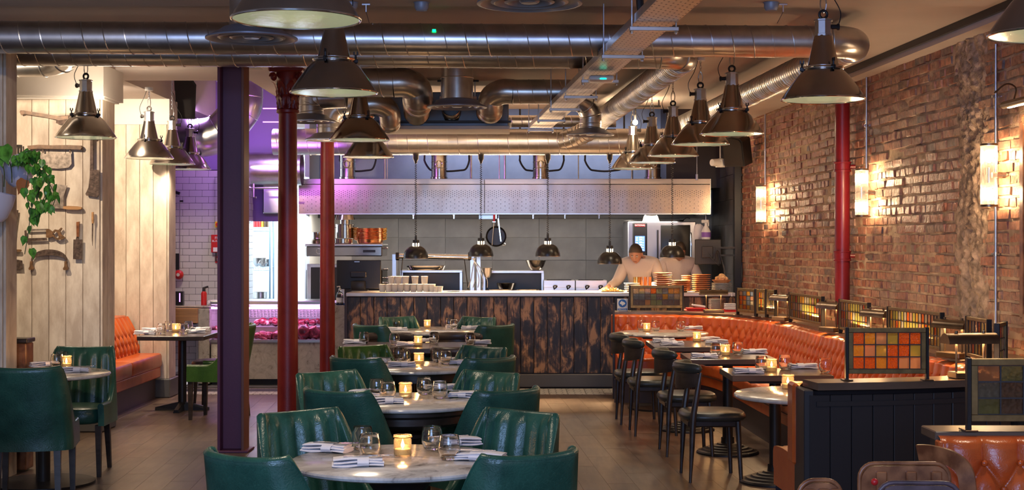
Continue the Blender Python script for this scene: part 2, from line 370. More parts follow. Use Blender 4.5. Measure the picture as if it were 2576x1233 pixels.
def brickmat():
    m, t, b, N, L = nt('old_brick'); g = N.new('ShaderNodeNewGeometry'); oi = N.new('ShaderNodeObjectInfo')
    a = N.new('ShaderNodeMath'); a.operation = 'ADD'; L.new(oi.outputs['Random'], a.inputs[0]); L.new(g.outputs['Random Per Island'], a.inputs[1])
    fr = N.new('ShaderNodeMath'); fr.operation = 'FRACT'; L.new(a.outputs[0], fr.inputs[0])
    r = ramp(N, [(0, (.25, .08, .045)), (.3, (.36, .125, .065)), (.55, (.33, .16, .10)), (.8, (.46, .18, .09)), (.93, (.22, .12, .085)), (1, (.09, .07, .065))]); L.new(fr.outputs[0], r.inputs[0])
    n = N.new('ShaderNodeTexNoise'); n.inputs['Scale'].default_value = 3.2; n.inputs['Detail'].default_value = 10; n.inputs['Roughness'].default_value = .7; L.new(g.outputs['Position'], n.inputs[0])
    mr = N.new('ShaderNodeMapRange'); mr.inputs[1].default_value = .45; mr.inputs[2].default_value = .63; mr.inputs[4].default_value = .85; L.new(n.outputs[0], mr.inputs[0])
    mx = N.new('ShaderNodeMix'); mx.data_type = 'RGBA'; L.new(mr.outputs[0], mx.inputs[0]); L.new(r.outputs[0], mx.inputs[6]); mx.inputs[7].default_value = (.43, .255, .15, 1)
    n2 = N.new('ShaderNodeTexNoise'); n2.inputs['Scale'].default_value = 26; n2.inputs['Detail'].default_value = 8; L.new(g.outputs['Position'], n2.inputs[0])
    hs = N.new('ShaderNodeHueSaturation'); m2 = N.new('ShaderNodeMapRange'); m2.inputs[1].default_value = .3; m2.inputs[2].default_value = .7; m2.inputs[3].default_value = .6; m2.inputs[4].default_value = 1.35
    L.new(n2.outputs[0], m2.inputs[0]); L.new(m2.outputs[0], hs.inputs['Value']); L.new(mx.outputs[2], hs.inputs['Color']); L.new(hs.outputs[0], b.inputs['Base Color'])
    b.inputs['Roughness'].default_value = .48
    bp = N.new('ShaderNodeBump'); bp.inputs['Strength'].default_value = .8; bp.inputs['Distance'].default_value = .012; L.new(n2.outputs[0], bp.inputs['Height']); L.new(bp.outputs[0], b.inputs['Normal']); return m
MT['brick'] = brickmat()
MT['mortar'] = mat('lime_mortar', (.44, .31, .20), .85, var=.4, vs=6, bump=.7, bs=40)
def marblemat(name='marble', a=(.40, .37, .34), c=(.62, .59, .55), v=(.15, .14, .13), sc=4):
    m, t, b, N, L = nt(name); g = N.new('ShaderNodeNewGeometry')
    n = N.new('ShaderNodeTexNoise'); n.inputs['Scale'].default_value = sc; n.inputs['Detail'].default_value = 10; n.inputs['Distortion'].default_value = 1.6; n.inputs['Roughness'].default_value = .68; L.new(g.outputs['Position'], n.inputs[0])
    r = ramp(N, [(.34, v), (.42, a), (.6, c)]); L.new(n.outputs[0], r.inputs[0]); L.new(r.outputs[0], b.inputs['Base Color'])
    b.inputs['Roughness'].default_value = .16; return m
MT['marble'] = marblemat()
MT['marble2'] = marblemat('streaked_marble', (.42, .38, .33), (.52, .48, .42), (.20, .17, .14), 9)
def hoodmat():
    m, t, b, N, L = nt('perforated_steel'); b.inputs['Metallic'].default_value = 1; b.inputs['Roughness'].default_value = .27
    tc = N.new('ShaderNodeTexCoord'); sx = N.new('ShaderNodeSeparateXYZ'); L.new(tc.outputs['Object'], sx.inputs[0])
    def mth(op, a, bb=None, c=None):
        q = N.new('ShaderNodeMath'); q.operation = op
        for i, v in enumerate((a, bb, c)):
            if v is None: continue
            if isinstance(v, (int, float)): q.inputs[i].default_value = v
            else: L.new(v, q.inputs[i])
        return q.outputs[0]
    def dots(px, pz, rr, zlo, zhi):
        zz = mth('DIVIDE', sx.outputs[2], pz); row = mth('FLOOR', zz); odd = mth('MULTIPLY', mth('MODULO', mth('ABSOLUTE', row), 2), .5)
        xx = mth('FRACT', mth('ADD', mth('ADD', mth('DIVIDE', sx.outputs[0], px), 100), odd)); fz = mth('FRACT', mth('ADD', zz, 100))
        dx = mth('MULTIPLY', mth('SUBTRACT', xx, .5), px); dz = mth('MULTIPLY', mth('SUBTRACT', fz, .5), pz)
        d = mth('SQRT', mth('ADD', mth('MULTIPLY', dx, dx), mth('MULTIPLY', dz, dz)))
        return mth('MULTIPLY', mth('LESS_THAN', d, rr), mth('MULTIPLY', mth('GREATER_THAN', sx.outputs[2], zlo), mth('LESS_THAN', sx.outputs[2], zhi)))
    k = mth('MAXIMUM', dots(.052, .0125, .0045, .205, .285), dots(.104, .026, .0045, .03, .20))
    mx = N.new('ShaderNodeMix'); mx.data_type = 'RGBA'; L.new(k, mx.inputs[0]); mx.inputs[6].default_value = (.33, .25, .205, 1); mx.inputs[7].default_value = (.01, .01, .01, 1)
    L.new(mx.outputs[2], b.inputs['Base Color'])
    n = N.new('ShaderNodeTexNoise'); n.inputs['Scale'].default_value = 2.2; mp = N.new('ShaderNodeMapping'); mp.inputs['Scale'].default_value = (1, 1, .3); L.new(tc.outputs['Object'], mp.inputs[0]); L.new(mp.outputs[0], n.inputs[0])
    bp = N.new('ShaderNodeBump'); bp.inputs['Strength'].default_value = .35; bp.inputs['Distance'].default_value = .03; L.new(n.outputs[0], bp.inputs['Height']); L.new(bp.outputs[0], b.inputs['Normal']); return m
MT['hood'] = hoodmat()
def traymat():
    m, t, b, N, L = nt('perforated_tray_steel'); b.inputs['Roughness'].default_value = .35; b.inputs['Metallic'].default_value = .9
    tc = N.new('ShaderNodeTexCoord'); sx = N.new('ShaderNodeSeparateXYZ'); L.new(tc.outputs['Object'], sx.inputs[0])
    def mth(op, a, bb=None):
        q = N.new('ShaderNodeMath'); q.operation = op
        for i, v in enumerate((a, bb)):
            if v is None: continue
            if isinstance(v, (int, float)): q.inputs[i].default_value = v
            else: L.new(v, q.inputs[i])
        return q.outputs[0]
    xr = mth('DIVIDE', sx.outputs[0], .03); odd = mth('MULTIPLY', mth('MODULO', mth('ADD', mth('FLOOR', xr), 20), 2), .5)
    fy = mth('FRACT', mth('ADD', mth('DIVIDE', sx.outputs[1], .075), odd)); fx = mth('FRACT', mth('ADD', xr, 20))
    k = mth('MULTIPLY', mth('MULTIPLY', mth('GREATER_THAN', fy, .36), mth('LESS_THAN', fy, .64)), mth('MULTIPLY', mth('GREATER_THAN', fx, .34), mth('LESS_THAN', fx, .66)))
    mx = N.new('ShaderNodeMix'); mx.data_type = 'RGBA'; L.new(k, mx.inputs[0]); mx.inputs[6].default_value = (.62, .54, .46, 1); mx.inputs[7].default_value = (.02, .02, .02, 1); L.new(mx.outputs[2], b.inputs['Base Color']); return m
MT['tray'] = traymat()
def meatmat():
    m, t, b, N, L = nt('raw_meat'); g = N.new('ShaderNodeNewGeometry'); n = N.new('ShaderNodeTexNoise'); n.inputs['Scale'].default_value = 9; n.inputs['Detail'].default_value = 5; n.inputs['Distortion'].default_value = 1.2; L.new(g.outputs['Position'], n.inputs[0])
    r = ramp(N, [(.40, (.06, .006, .012)), (.54, (.24, .02, .04)), (.60, (.40, .08, .09)), (.66, (.75, .5, .48))]); L.new(n.outputs[0], r.inputs[0]); L.new(r.outputs[0], b.inputs['Base Color']); b.inputs['Roughness'].default_value = .3; return m
MT['meat'] = meatmat()
def panemat(name, col, sc, st, rough=.12):
    m = mat(name, col, .06, trans=1, ior=1.35); t = m.node_tree; N = t.nodes; L = t.links; b = N['Principled BSDF']; out = [n for n in N if n.type == 'OUTPUT_MATERIAL'][0]
    g_ = N.new('ShaderNodeNewGeometry'); v = N.new('ShaderNodeTexVoronoi'); v.feature = 'SMOOTH_F1'; v.inputs['Scale'].default_value = sc*1.6; L.new(g_.outputs['Position'], v.inputs[0])
    bp = N.new('ShaderNodeBump'); bp.inputs['Strength'].default_value = st; bp.inputs['Distance'].default_value = .004; L.new(v.outputs[0], bp.inputs['Height']); L.new(bp.outputs[0], b.inputs['Normal'])
    d = N.new('ShaderNodeBsdfTranslucent'); d.inputs[0].default_value = (*col, 1); L.new(bp.outputs[0], d.inputs['Normal']); mx = N.new('ShaderNodeMixShader'); mx.inputs[0].default_value = .38
    L.new(b.outputs[0], mx.inputs[1]); L.new(d.outputs[0], mx.inputs[2]); L.new(mx.outputs[0], out.inputs[0]); return m
def seethru(name, col, gl=.12, rough=.03, tl=0.0, bs=0, bump=0):
    m, t, b, N, L = nt(name); N.remove(b); out = [n for n in N if n.type == 'OUTPUT_MATERIAL'][0]
    tr = N.new('ShaderNodeBsdfTransparent'); tr.inputs[0].default_value = (*col, 1); g = N.new('ShaderNodeBsdfGlossy'); g.inputs['Roughness'].default_value = rough
    fr = N.new('ShaderNodeLayerWeight'); fr.inputs[0].default_value = gl; mx = N.new('ShaderNodeMixShader'); L.new(fr.outputs[1], mx.inputs[0]); L.new(tr.outputs[0], mx.inputs[1]); L.new(g.outputs[0], mx.inputs[2]); last = mx
    if bump:
        tc = N.new('ShaderNodeTexCoord'); n2 = N.new('ShaderNodeTexVoronoi'); n2.inputs['Scale'].default_value = bs; L.new(tc.outputs['Object'], n2.inputs[0]); bp = N.new('ShaderNodeBump'); bp.inputs['Strength'].default_value = bump; bp.inputs['Distance'].default_value = .004; L.new(n2.outputs[0], bp.inputs['Height']); L.new(bp.outputs[0], g.inputs['Normal']); L.new(bp.outputs[0], fr.inputs['Normal'])
    if tl:
        d = N.new('ShaderNodeBsdfTranslucent'); d.inputs[0].default_value = (*col, 1); m2 = N.new('ShaderNodeMixShader'); m2.inputs[0].default_value = tl; L.new(mx.outputs[0], m2.inputs[1]); L.new(d.outputs[0], m2.inputs[2]); last = m2
    L.new(last.outputs[0], out.inputs[0]); return m
MT['case_glass'] = seethru('case_glass', (.97, .95, .98), .08)
MT['jar'] = seethru('amber_votive_glass', (1, .92, .80), .35, .08, .06, 220, .6)
MT['glass_thin'] = seethru('fluted_glass', (1, .97, .92), .2, .05, .05)
PANES = {
 'amber': panemat('amber_rippled_pane', (1, .66, .18), 60, .8), 'orange': panemat('orange_hammered_pane', (1, .36, .08), 90, 1.0),
 'olive': panemat('olive_pane', (.80, .74, .30), 30, .4), 'clear': panemat('clear_seedy_pane', (.85, .78, .62), 70, .8),
 'rose': panemat('rose_pane', (.95, .66, .50), 20, .4), 'blue': panemat('blue_grey_pane', (.50, .58, .70), 40, .6),
 'green': panemat('dull_green_pane', (.56, .66, .48), 40, .6), 'smoke': panemat('smoke_pane', (.48, .42, .44), 50, .7)}
# ================================================================ ROOM SHELL
WN = Vector((-1, -.058, 0)).normalized(); WU = Vector((-.058, 1, 0)).normalized()   # right wall: inward normal, run direction
def WX(y): return 3.80-.058*y
# floor: slab with boards laid along the room
fl = struct(MB().box((0, 8.2, -.03), (11, 16.4, .04)).build('floor', MT['floor'], smooth=0))
ang = .058; BW, BL = .185, 1.22
def boardmesh(l): return MB().box((0, 0, 0), (BW-.0012, l-.0012, .012), ch=.0005).mesh('plank', MT['floor'], 0)
bmesh_ = boardmesh(BL); rest = MB(); n_ = 0
cells = []
for i in range(-26, 22):
    off = ((i*37) % 100)/100*BL
    for j in range(-2, 14):
        u = i*BW; v = j*BL+off+1.0
        x = u-ang*v; y = v
        if y-BL/2 > 15.42 or y < 2.0: continue
        if y > 13.5: vis = 1
        vis = abs(x) < .40*y+.2 and y > 8.6
        cells.append((vis, x, y))
BK = []
for vis, x, y in cells:
    y1 = min(y+BL/2, 15.42); y0 = y-BL/2; l = y1-y0
    if l < .05: continue
    yc = (y0+y1)/2
    if vis and n_ < 295:
        me = bmesh_ if abs(l-BL) < .001 else boardmesh(l)
        o = ob('plank', me, fl, (x-ang*(yc-y), yc, -.006)); o.rotation_euler = (0, 0, ang); n_ += 1
    else: rest.box((x-ang*(yc-y), yc, -.006), (BW-.0012, l-.0012, .012), rz=ang)
ro = rest.build('planks', MT['floor'], fl, smooth=0); ro['kind'] = 'stuff'
# patterned tile strip in front of the counter
def startile():
    m, t, b, N, L = nt('patterned_floor_tile'); tc = N.new('ShaderNodeTexCoord'); v = N.new('ShaderNodeTexVoronoi'); v.inputs['Scale'].default_value = 15; v.inputs['Randomness'].default_value = .5; v.feature = 'DISTANCE_TO_EDGE'
    L.new(tc.outputs['Object'], v.inputs[0]); r = ramp(N, [(.02, (.04, .04, .045)), (.10, (.6, .56, .48))]); L.new(v.outputs[0], r.inputs[0]); L.new(r.outputs[0], b.inputs['Base Color']); b.inputs['Roughness'].default_value = .3; return m
st = startile(); tm = MB().box((0, 0, 0), (.196, .196, .012), ch=.0015).mesh('tile', st, 0)
for i in range(-20, 12):
    for j in range(3): ob('tile', tm, fl, (i*.2+.1, 15.53+j*.2, -.004))
dk = MB().box((-3.2, 15.85, .001), (1.6, .3, .003)).build('mat', MT['black']); tag(dk, 'black rubber kitchen mat in front of the meat counter', 'mat')

# ceiling with coffer and kitchen recess
cl = MB()
zc = 3.15
def slab(x0, x1, y0, y1, z0=zc, z1=zc+.12): cl.box(((x0+x1)/2, (y0+y1)/2, (z0+z1)/2), (x1-x0, y1-y0, z1-z0))
slab(-6, 3.9, 1.0, 10.6); slab(-6, -3.5, 10.6, 12.57); slab(-2.18, 3.6, 10.6, 12.57); slab(-6, 3.4, 12.57, 13.4)
slab(-6, -3.63, 13.4, 20.2); slab(-2.45, 3.2, 13.4, 16.2); slab(-2.45, 3.2, 16.2, 20.2, 3.5, 3.6)
slab(-3.5, -2.18, 10.6, 12.57, 3.36, 3.48); slab(-3.63, -2.45, 13.4, 20.2, 3.86, 3.98)
slab(-3.56, -3.504, 10.61, 12.56, 3.155, 3.4); slab(-2.176, -2.12, 10.61, 12.56, 3.155, 3.4); slab(-3.49, -2.19, 10.5, 10.596, 3.155, 3.4); slab(-3.49, -2.19, 12.574, 12.63, 3.155, 3.4)
slab(-3.70, -3.634, 13.41, 20.1, 3.155, 3.9); slab(-2.446, -2.39, 13.41, 20.1, 3.155, 3.9); slab(-3.62, -2.46, 13.3, 13.396, 3.155, 3.9); slab(-2.45, 3.2, 16.14, 16.2, 3.16, 3.6)
struct(cl.build('ceiling', MT['ceil'], smooth=0))
# shallow dropped strip nearest the camera and cornice on the brick wall
struct(MB().box((-1.5, 8.3, 3.135), (9, 1.5, .03)).build('trim_1', MT['ceil'], smooth=0))
def wallstrip(y0, y1, o0, o1, z0, z1, name, m):
    b = MB(); pts = []
    for y in (y0, y1):
        for o in (o0, o1):
            for z in (z0, z1): p = Vector((WX(y), y, z))+WN*o; pts.append(p)
    b.add(pts, [(0,1,3,2),(4,6,7,5),(0,4,5,1),(2,3,7,6),(0,2,6,4),(1,5,7,3)]); return b.build(name, m, smooth=0)
struct(wallstrip(2, 12.7, 0, .14, 3.06, 3.149, 'trim_2', MT['ceil']))
struct(wallstrip(2, 12.7, .14, .165, 3.10, 3.149, 'trim_3', MT['lead']))  # dark strip standing in for the shadow gap along the cornice
struct(wallstrip(12.7, 17.4, -.02, .55, 3.09, 3.149, 'trim_4', MT['ceil']))

# ---- right brick wall
wr = MB(); random.seed(5)
from mathutils import noise
def wallpt(y, z, o): return Vector((WX(y), y, z))+WN*o
def mort(u, v):
    y = 6.6+u*10.9; z = v*3.4
    o = noise.noise(Vector((y*9, z*9, 0)))*.006
    return wallpt(y, z, o-.0065)
wr.grid(mort, 300, 110)
pts = [Vector((WX(y)+.25, y, z)) for y in (1.0, 17.5) for z in (0, 3.4)]
wr.add([Vector((WX(y), y, z)) for y in (1.0, 6.6) for z in (0, 3.4)], [(0, 2, 3, 1)])
wallr = struct(wr.build('wall_right', MT['mortar'], smooth=60))
SCAR = 10.0
bricks = []
for r in range(-2, 31):
    z = .86+r*.0765; hdr = r % 2; y = 6.7+(.06 if hdr else 0)+random.uniform(-.02, .02)
    while y < 17.35:
        L_ = (.103 if (hdr and r % 4 == 1) or random.random() < .12 else .216)+random.uniform(-.008, .008)
        if abs(y+L_/2-SCAR-.05*sin(z*5)) > .24: bricks.append((y, z, L_))
        y += L_+.011
def brickpts(y, z, L_, h=.0655):
    o = random.gauss(.0035, .005); c = .006; vs = []
    zz = z+random.uniform(-.003, .003)
    for (a, b) in ((0, 0), (L_, 0), (L_, h), (0, h)): vs.append((a+random.uniform(-.004, .004), b+random.uniform(-.004, .004), -.02))
    for k, (a, b) in enumerate(((c, c), (L_-c, c), (L_-c, h-c), (c, h-c))): vs.append((a+random.uniform(-.004, .006), b+random.uniform(-.004, .005), o+random.uniform(-.005, .005)))
    vs.append((L_/2+random.uniform(-.02, .02), h/2, o+random.uniform(-.003, .008)))
    fs = [(0,1,5,4),(1,2,6,5),(2,3,7,6),(3,0,4,7),(4,5,8),(5,6,8),(6,7,8),(7,4,8)]
    return vs, fs, zz
near = sorted([b for b in bricks if b[0] > 8.95 and b[1] > 1.0], key=lambda b: b[0])[:298]; ns = set(near); rest = MB()
for b in bricks:
    vs, fs, zz = brickpts(*b)
    W = [wallpt(b[0]+p[0], zz+p[1], p[2]) for p in vs]
    if b in ns:
        o0 = wallpt(b[0], zz, 0); m_ = MB(); m_.add([p-o0 for p in W], fs); m_.build('brick', MT['brick'], wallr, loc=o0, smooth=30)
    else: rest.add(W, fs)
ro = rest.build('bricks', MT['brick'], wallr, smooth=30); ro['kind'] = 'stuff'
# rough plaster scar
def scar(u, v):
    z = .7+v*2.42; y = SCAR+(u-.5)*.60+.06*sin(z*5); q = Vector((y*9, z*7, 3)); q2 = Vector((y*26, z*26, 9))
    o = .014+noise.noise(q)*.035+noise.noise(q2)*.028+noise.noise(q2*2.3)*.012; o *= max(0, 1-abs(u-.5)*2.0)**.4
    return wallpt(y, z, o-.004)
struct(MB().grid(scar, 44, 240).build('trim_5', MT['plaster'], smooth=50))

# ---- left side: pillars of whitewashed planks
def plankwall(name, x0, x1, y, z0, z1, w, nrm='y', depth=.02, back=None, seed=1):
    random.seed(seed)
    if nrm == 'y': body = MB().box(((x0+x1)/2, y+.5*(back or .3)+.012, (z0+z1)/2), (x1-x0-.01, (back or .3), z1-z0))
    root = struct(body.build(name, MT['kick'], smooth=0)); n = max(1, round((x1-x0)/w)); ww = (x1-x0)/n
    for i in range(n):
        m_ = MB().box((0, 0, 0), (ww-.004, depth+random.uniform(0, .004), z1-z0), ch=.0025); o = m_.build('plank', MT['whiteplank'], root, (x0+ww*(i+.5), y, (z0+z1)/2), smooth=0)
    return root
def sideplanks(root, xx, y0, y1, z0, z1, w):
    n = max(1, round((y1-y0)/w)); ww = (y1-y0)/n
    for i in range(n): MB().box((0, 0, 0), (.02, ww-.004, z1-z0), ch=.0025).build('plank', MT['whiteplank'], root, (xx, y0+ww*(i+.5), (z0+z1)/2), smooth=0)
pA = plankwall('wall_left_front', -5.0, -3.54, 12.3, .2, 2.88, .153, back=.36, seed=2); sideplanks(pA, -3.53, 12.3, 12.68, .2, 2.88, .19)
pB = plankwall('wall_left_rear', -4.5, -3.64, 15.1, .2, 2.88, .152, back=.3, seed=3); sideplanks(pB, -3.63, 15.1, 15.4, .2, 2.88, .3)
pC = plankwall('wall_left_near', -5.2, -3.50, 9.84, 0, 3.14, .13, back=.2, seed=4); sideplanks(pC, -3.49, 9.84, 10.06, 0, 3.14, .22)
struct(MB().box((-4.4, 13.9, 1.4), (.1, 2.4, 2.9)).build('wall_left_bench', MT['white_paint'], smooth=0))
struct(MB().box((-5.2, 11.0, 1.6), (.1, 4.2, 3.2)).build('wall_left_alcove', MT['white_paint'], smooth=0))
struct(MB().box((-5.6, 5.5, 1.6), (.1, 9, 3.2)).build('wall_left_entrance', MT['white_paint'], smooth=0))
tr = MB().box((-4.26, 12.49, .09), (1.5, .42, .18), ch=.012).box((-4.26, 12.49, .19), (1.48, .40, .02), ch=.006); struct(tr.build('baseboard_left', MT['skirt'], smooth=0))
struct(MB().box((-4.06, 15.26, .1), (.92, .4, .2), ch=.01).build('baseboard_left_rear', MT['skirt'], smooth=0))
struct(MB().box((-4.36, 12.5, 3.015), (1.76, .62, .27)).build('trim_6', MT['white_paint'], smooth=0))
struct(MB().box((-4.06, 15.26, 3.015), (.9, .36, .27)).build('trim_7', MT['white_paint'], smooth=0))
struct(MB().box((-4.3, 12.48, 2.87), (1.62, .46, .02)).build('trim_8', MT['white_paint'], smooth=0))

# ---- back of the room: metro-tiled wall, larder, grey kitchen tiles
tw = struct(MB().box((-3.66, 17.10, 1.25), (1.06, .36, 2.5)).build('wall_back_tiled', MT['grout'], smooth=0))
tl = MB().box((0, 0, 0), (.1485, .012, .0735), ch=.002).mesh('tile', MT['tile'], 0); half = MB().box((0, 0, 0), (.073, .012, .0735), ch=.002).mesh('tile', MT['tile'], 0)
rest = MB(); k = 0
for r in range(0, 33):
    z = 2.49-.0385-r*.077
    for c in range(0, 8):
        x = -4.12+c*.152+(r % 2)*.076
        if x > -3.19 or z < 0: continue
        if z > .80: ob('tile', tl, tw, (x, 16.917, z)); k += 1
        else: rest.box((x, 16.917, z), (.1485, .012, .0735))
for r in range(0, 30):
    z = 2.49-.0385-r*.077
    if r % 2 == 0 : rest.box((-3.17, 16.917, z), (.073, .012, .0735))
    for c in range(2): rest.box((-3.127, 17.0+c*.152+(r % 2)*.03, z), (.012, .1485, .0735))
ro = rest.build('tiles', MT['tile'], tw, smooth=0); ro['kind'] = 'stuff'
struct(MB().box((-3.6, 17.6, 2.9), (1.5, .1, 2.0)).box((-4.2, 16.9, 1.8), (.1, 3.2, 3.6)).build('wall_back_lilac', MT['purplewall'], smooth=0))
struct(MB().box((-3.5, 19.45, 1.6), (1.6, .1, 3.2)).box((-2.62, 18.9, 1.6), (.06, 1.2, 3.2)).box((-4.0, 18.5, 1.6), (.06, 2, 3.2)).build('wall_larder', MT['whitewall'], smooth=0))
kb = struct(MB().box((.1, 19.40, 1.05), (5.4, .12, 2.1)).build('wall_back_kitchen', MT['greygrout'], smooth=0))
gt = MB().box((0, 0, 0), (.629, .014, .301), ch=.0015).mesh('tile', MT['greytile'], 0)
for r in range(7):
    for c in range(9):
        x = X(1474, 19.33)+(c-6.5)*.633+(.0); z = Z(598, 19.33)+.153-.306*(r-1)
        if x > 2.95 or x < -2.35: continue
        ob('tile', gt, kb, (x, 19.335, z))
ks = struct(MB().box((2.76, 18.45, 1.6), (.1, 2.1, 3.3)).build('wall_kitchen_side', MT['greygrout'], smooth=0))
gs = MB().box((0, 0, 0), (.014, .629, .301), ch=.0015).mesh('tile', MT['greytile'], 0)
for r in range(10):
    for c in range(3): ob('tile', gs, ks, (2.703, 17.75+c*.633, Z(598, 19.33)+.153-.306*(r-4.5)))
struct(MB().box((.1, 19.3, 2.75), (5.5, .1, 1.5)).build('wall_back_upper', MT['bluepanel'], smooth=0))
struct(MB().box((0, 18.0, -.02), (7.5, 3.6, .04)).build('floor_kitchen', MT['greytile'], smooth=0))
post = MB().box((X(1854, 17.4), 17.38, 1.55), (.085, .1, 3.1), ch=.004); struct(post.build('trim_9', MT['black'], smooth=0))
struct(MB().box((2.35, 18.95, 2.9), (.7, .8, 1.1)).build('trim_10', MT['kick'], smooth=0))

# ================================================================ COLUMNS
def ibeam(x, y, top=3.02):
    t = thing('steel_column', 'aubergine painted H-section steel column standing left of the red columns', 'column', (x, y, 0), -.02)
    w = .208
    MB().box((0, .015, top/2), (w-.03, .016, top)).build('web', MT['aubergine'], t, smooth=0)
    for s in (-1, 1): MB().box((s*(w/2-.011), 0, top/2), (.022, .2, top), ch=.003).build('flange', MT['aubflange' if s > 0 else 'aubergine'], t, smooth=0)
    MB().box((0, 0, .008), (.28, .26, .016), ch=.003).build('base_plate', MT['aubergine'], t, smooth=0)
    MB().box((0, 0, top+.06), (.3, .3, .13)).build('cap_plate', MT['aubergine'], t, smooth=0)
ibeam(X(587, 11.2), 11.2)
def redcol(x, y, r, lab, capz):
    t = thing('cast_iron_column', lab, 'column', (x, y, 0)); n = 28
    MB().lathe([(r*1.5, 0), (r*1.5, .05), (r*1.25, .09), (r*1.25, .16), (r*1.08, .2), (r*1.02, .24)], n=n, caps=True).build('base', MT['redpaint'], t)
    MB().lathe([(r*1.02, .22), (r, 1.2), (r*.9, capz-.36)], n=n).build('shaft', MT['redpaint'], t)
    c = MB().lathe([(r*.9, capz-.37), (r*1.12, capz-.36), (r*1.12, capz-.34), (r*.95, capz-.325), (r*.98, capz-.2), (r*1.25, capz-.08), (r*1.5, capz-.03)], n=n)
    cap = c.build('capital', MT['redpaint'], t)
    ab = MB().box((0, 0, capz-.012), (r*3.4, r*3.4, .045), ch=.012).build('abacus', MT['redpaint'], cap)
    lf = MB()
    def leafm(z0, h, rr, out):
        def f(u, v):
            a = (u-.5)*2; wdt = .042*sin(pi*min(1, .15+v*.85))**.6*(1-.25*v); zz = z0+h*v-(.35*h*max(0, v-.8)*5*.3 if v > .8 else 0)
            yy = rr+out*v**3+(.012*abs(sin(a*7)))*(1-v)
            return (a*wdt*(1+.16*sin(v*22)), -yy, zz)
        return f
    for (z0, h, rr, out, cnt, ph) in ((capz-.33, .13, r*.95, .035, 8, 0), (capz-.24, .15, r*1.0, .06, 8, pi/8)):
        lm = MB().grid(leafm(z0, h, rr, out), 10, 10).mesh('acanthus_leaf', MT['redpaint'], 60)
        for i in range(cnt): o = ob('acanthus_leaf', lm, cap); o.rotation_euler = (0, 0, ph+2*pi*i/cnt)
    vm = MB()
    for i in range(30):
        a = i/29*2.2*2*pi; q = .034*(1-i/34); vm.v.append((cos(a)*q, 0, sin(a)*q))
    vp = vm.v; vmm = MB().tube(vp, .009, 6).mesh('volute', MT['redpaint'])
    for i in range(4):
        a = pi/4+i*pi/2; o = ob('volute', vmm, cap, (cos(a)*r*1.75, sin(a)*r*1.75, capz-.075)); o.rotation_euler = (0, 0, a)
redcol(X(724, 11.8), 11.8, .083, 'red cast iron column with leafy capital, the thicker one behind the pendant lamps', 3.06)
redcol(X(825, 15.6), 15.55, .081, 'slimmer red cast iron column standing against the meat counter', 3.14)
# red pipe on brick wall
px_ = 2118; dd = 12.80; c = wallpt(dd, 0, .105); c.z = 0
t = thing('drain_pipe', 'red painted vertical drain pipe fixed to the brick wall', 'pipe', c)
MB().lathe([(.066, .05), (.066, 3.12)], n=28, caps=True).build('pipe', MT['redpipe'], t)
for z in (Z(644, dd), Z(420, dd)):
    q = MB().lathe([(.067, -.045), (.078, -.045), (.078, -.03), (.074, -.025), (.074, .03), (.08, .034), (.08, .045), (.067, .045)], (0, 0, z), 28); cl_ = q.build('collar', MT['redpipe'], t)
    MB().cyl((.06, -.05, z+.0), (.105, -.06, z+.0), .018, n=10).build('lug', MT['redpipe'], cl_)
MB().tube([(.0, 0, 3.1), (.05, -.02, 3.02), (.14, -.02, 2.98), (.18, 0, 2.9)], .03, 10).build('branch', MT['redpipe'], t)

# ================================================================ DUCTS
def catmull(pts, n=8):
    P_ = [Vector(p) for p in pts]; out = []
    for i in range(len(P_)-1):
        a = P_[max(i-1, 0)]; b = P_[i]; c = P_[i+1]; d = P_[min(i+2, len(P_)-1)]
        for k in range(n):
            t = k/n; out.append(.5*((2*b)+(c-a)*t+(2*a-5*b+4*c-d)*t*t+(3*b-a-3*c+d)*t**3))
    return out+[P_[-1]]
def arcpath(p0, p1, p2, R, n=10):
    a = (p1-p0).normalized(); b = (p2-p1).normalized(); th = a.angle(b); tl_ = R*math.tan(th/2)
    s = p1-a*tl_; e = p1+b*tl_; nrm = (b-a*b.dot(a)).normalized(); c = s+nrm*R
    return [c+(-nrm*cos(th*i/n)+a*sin(th*i/n))*R for i in range(n+1)], s, e
def resample(path, step):
    out = [path[0]]; acc = 0
    for a, b in zip(path, path[1:]):
        l = (b-a).length; d = step-acc
        while d <= l: out.append(a+(b-a)*(d/l)); d += step
        acc = (acc+l) % step if l+acc >= step else acc+l
    return out
def spiral(name, a, b, r, pitch, parent, mt='galv', seam=.004, k=24, base=24):
    a = Vector(a); b = Vector(b); L_ = (b-a).length; q = (b-a).to_track_quat('Z', 'Y').to_matrix()
    o = MB().lathe([(r, 0), (r, L_)], a, 40, q).build(name, MT[mt], parent)
    pth = []; N_ = int(L_/pitch*k)
    for i in range(N_+1):
        an = 2*pi*i/k; pth.append(a+q @ Vector((cos(an)*r, sin(an)*r, i*pitch/k)))
    MB().tube(pth, seam, 4).build('spiral_seam', MT['seam'], o, smooth=50); return o
def elbow(name, pth, r, parent, mt='galv', seg=0):
    o = MB().tube(pth, r, 32, caps=False).build(name, MT[mt], parent, smooth=60)
    if seg:
        s = MB()
        for i in range(0, len(pth), seg):
            t_ = (pth[min(i+1, len(pth)-1)]-pth[max(i-1, 0)]).normalized(); s.torus(pth[i], r+.001, .006, 32, 6, t_.to_track_quat('Z', 'Y').to_matrix())
        s.build('joint_ring', MT['seam'], o)
    return o
slope = .04
def dy(x): return 9.2+slope*(x+3)
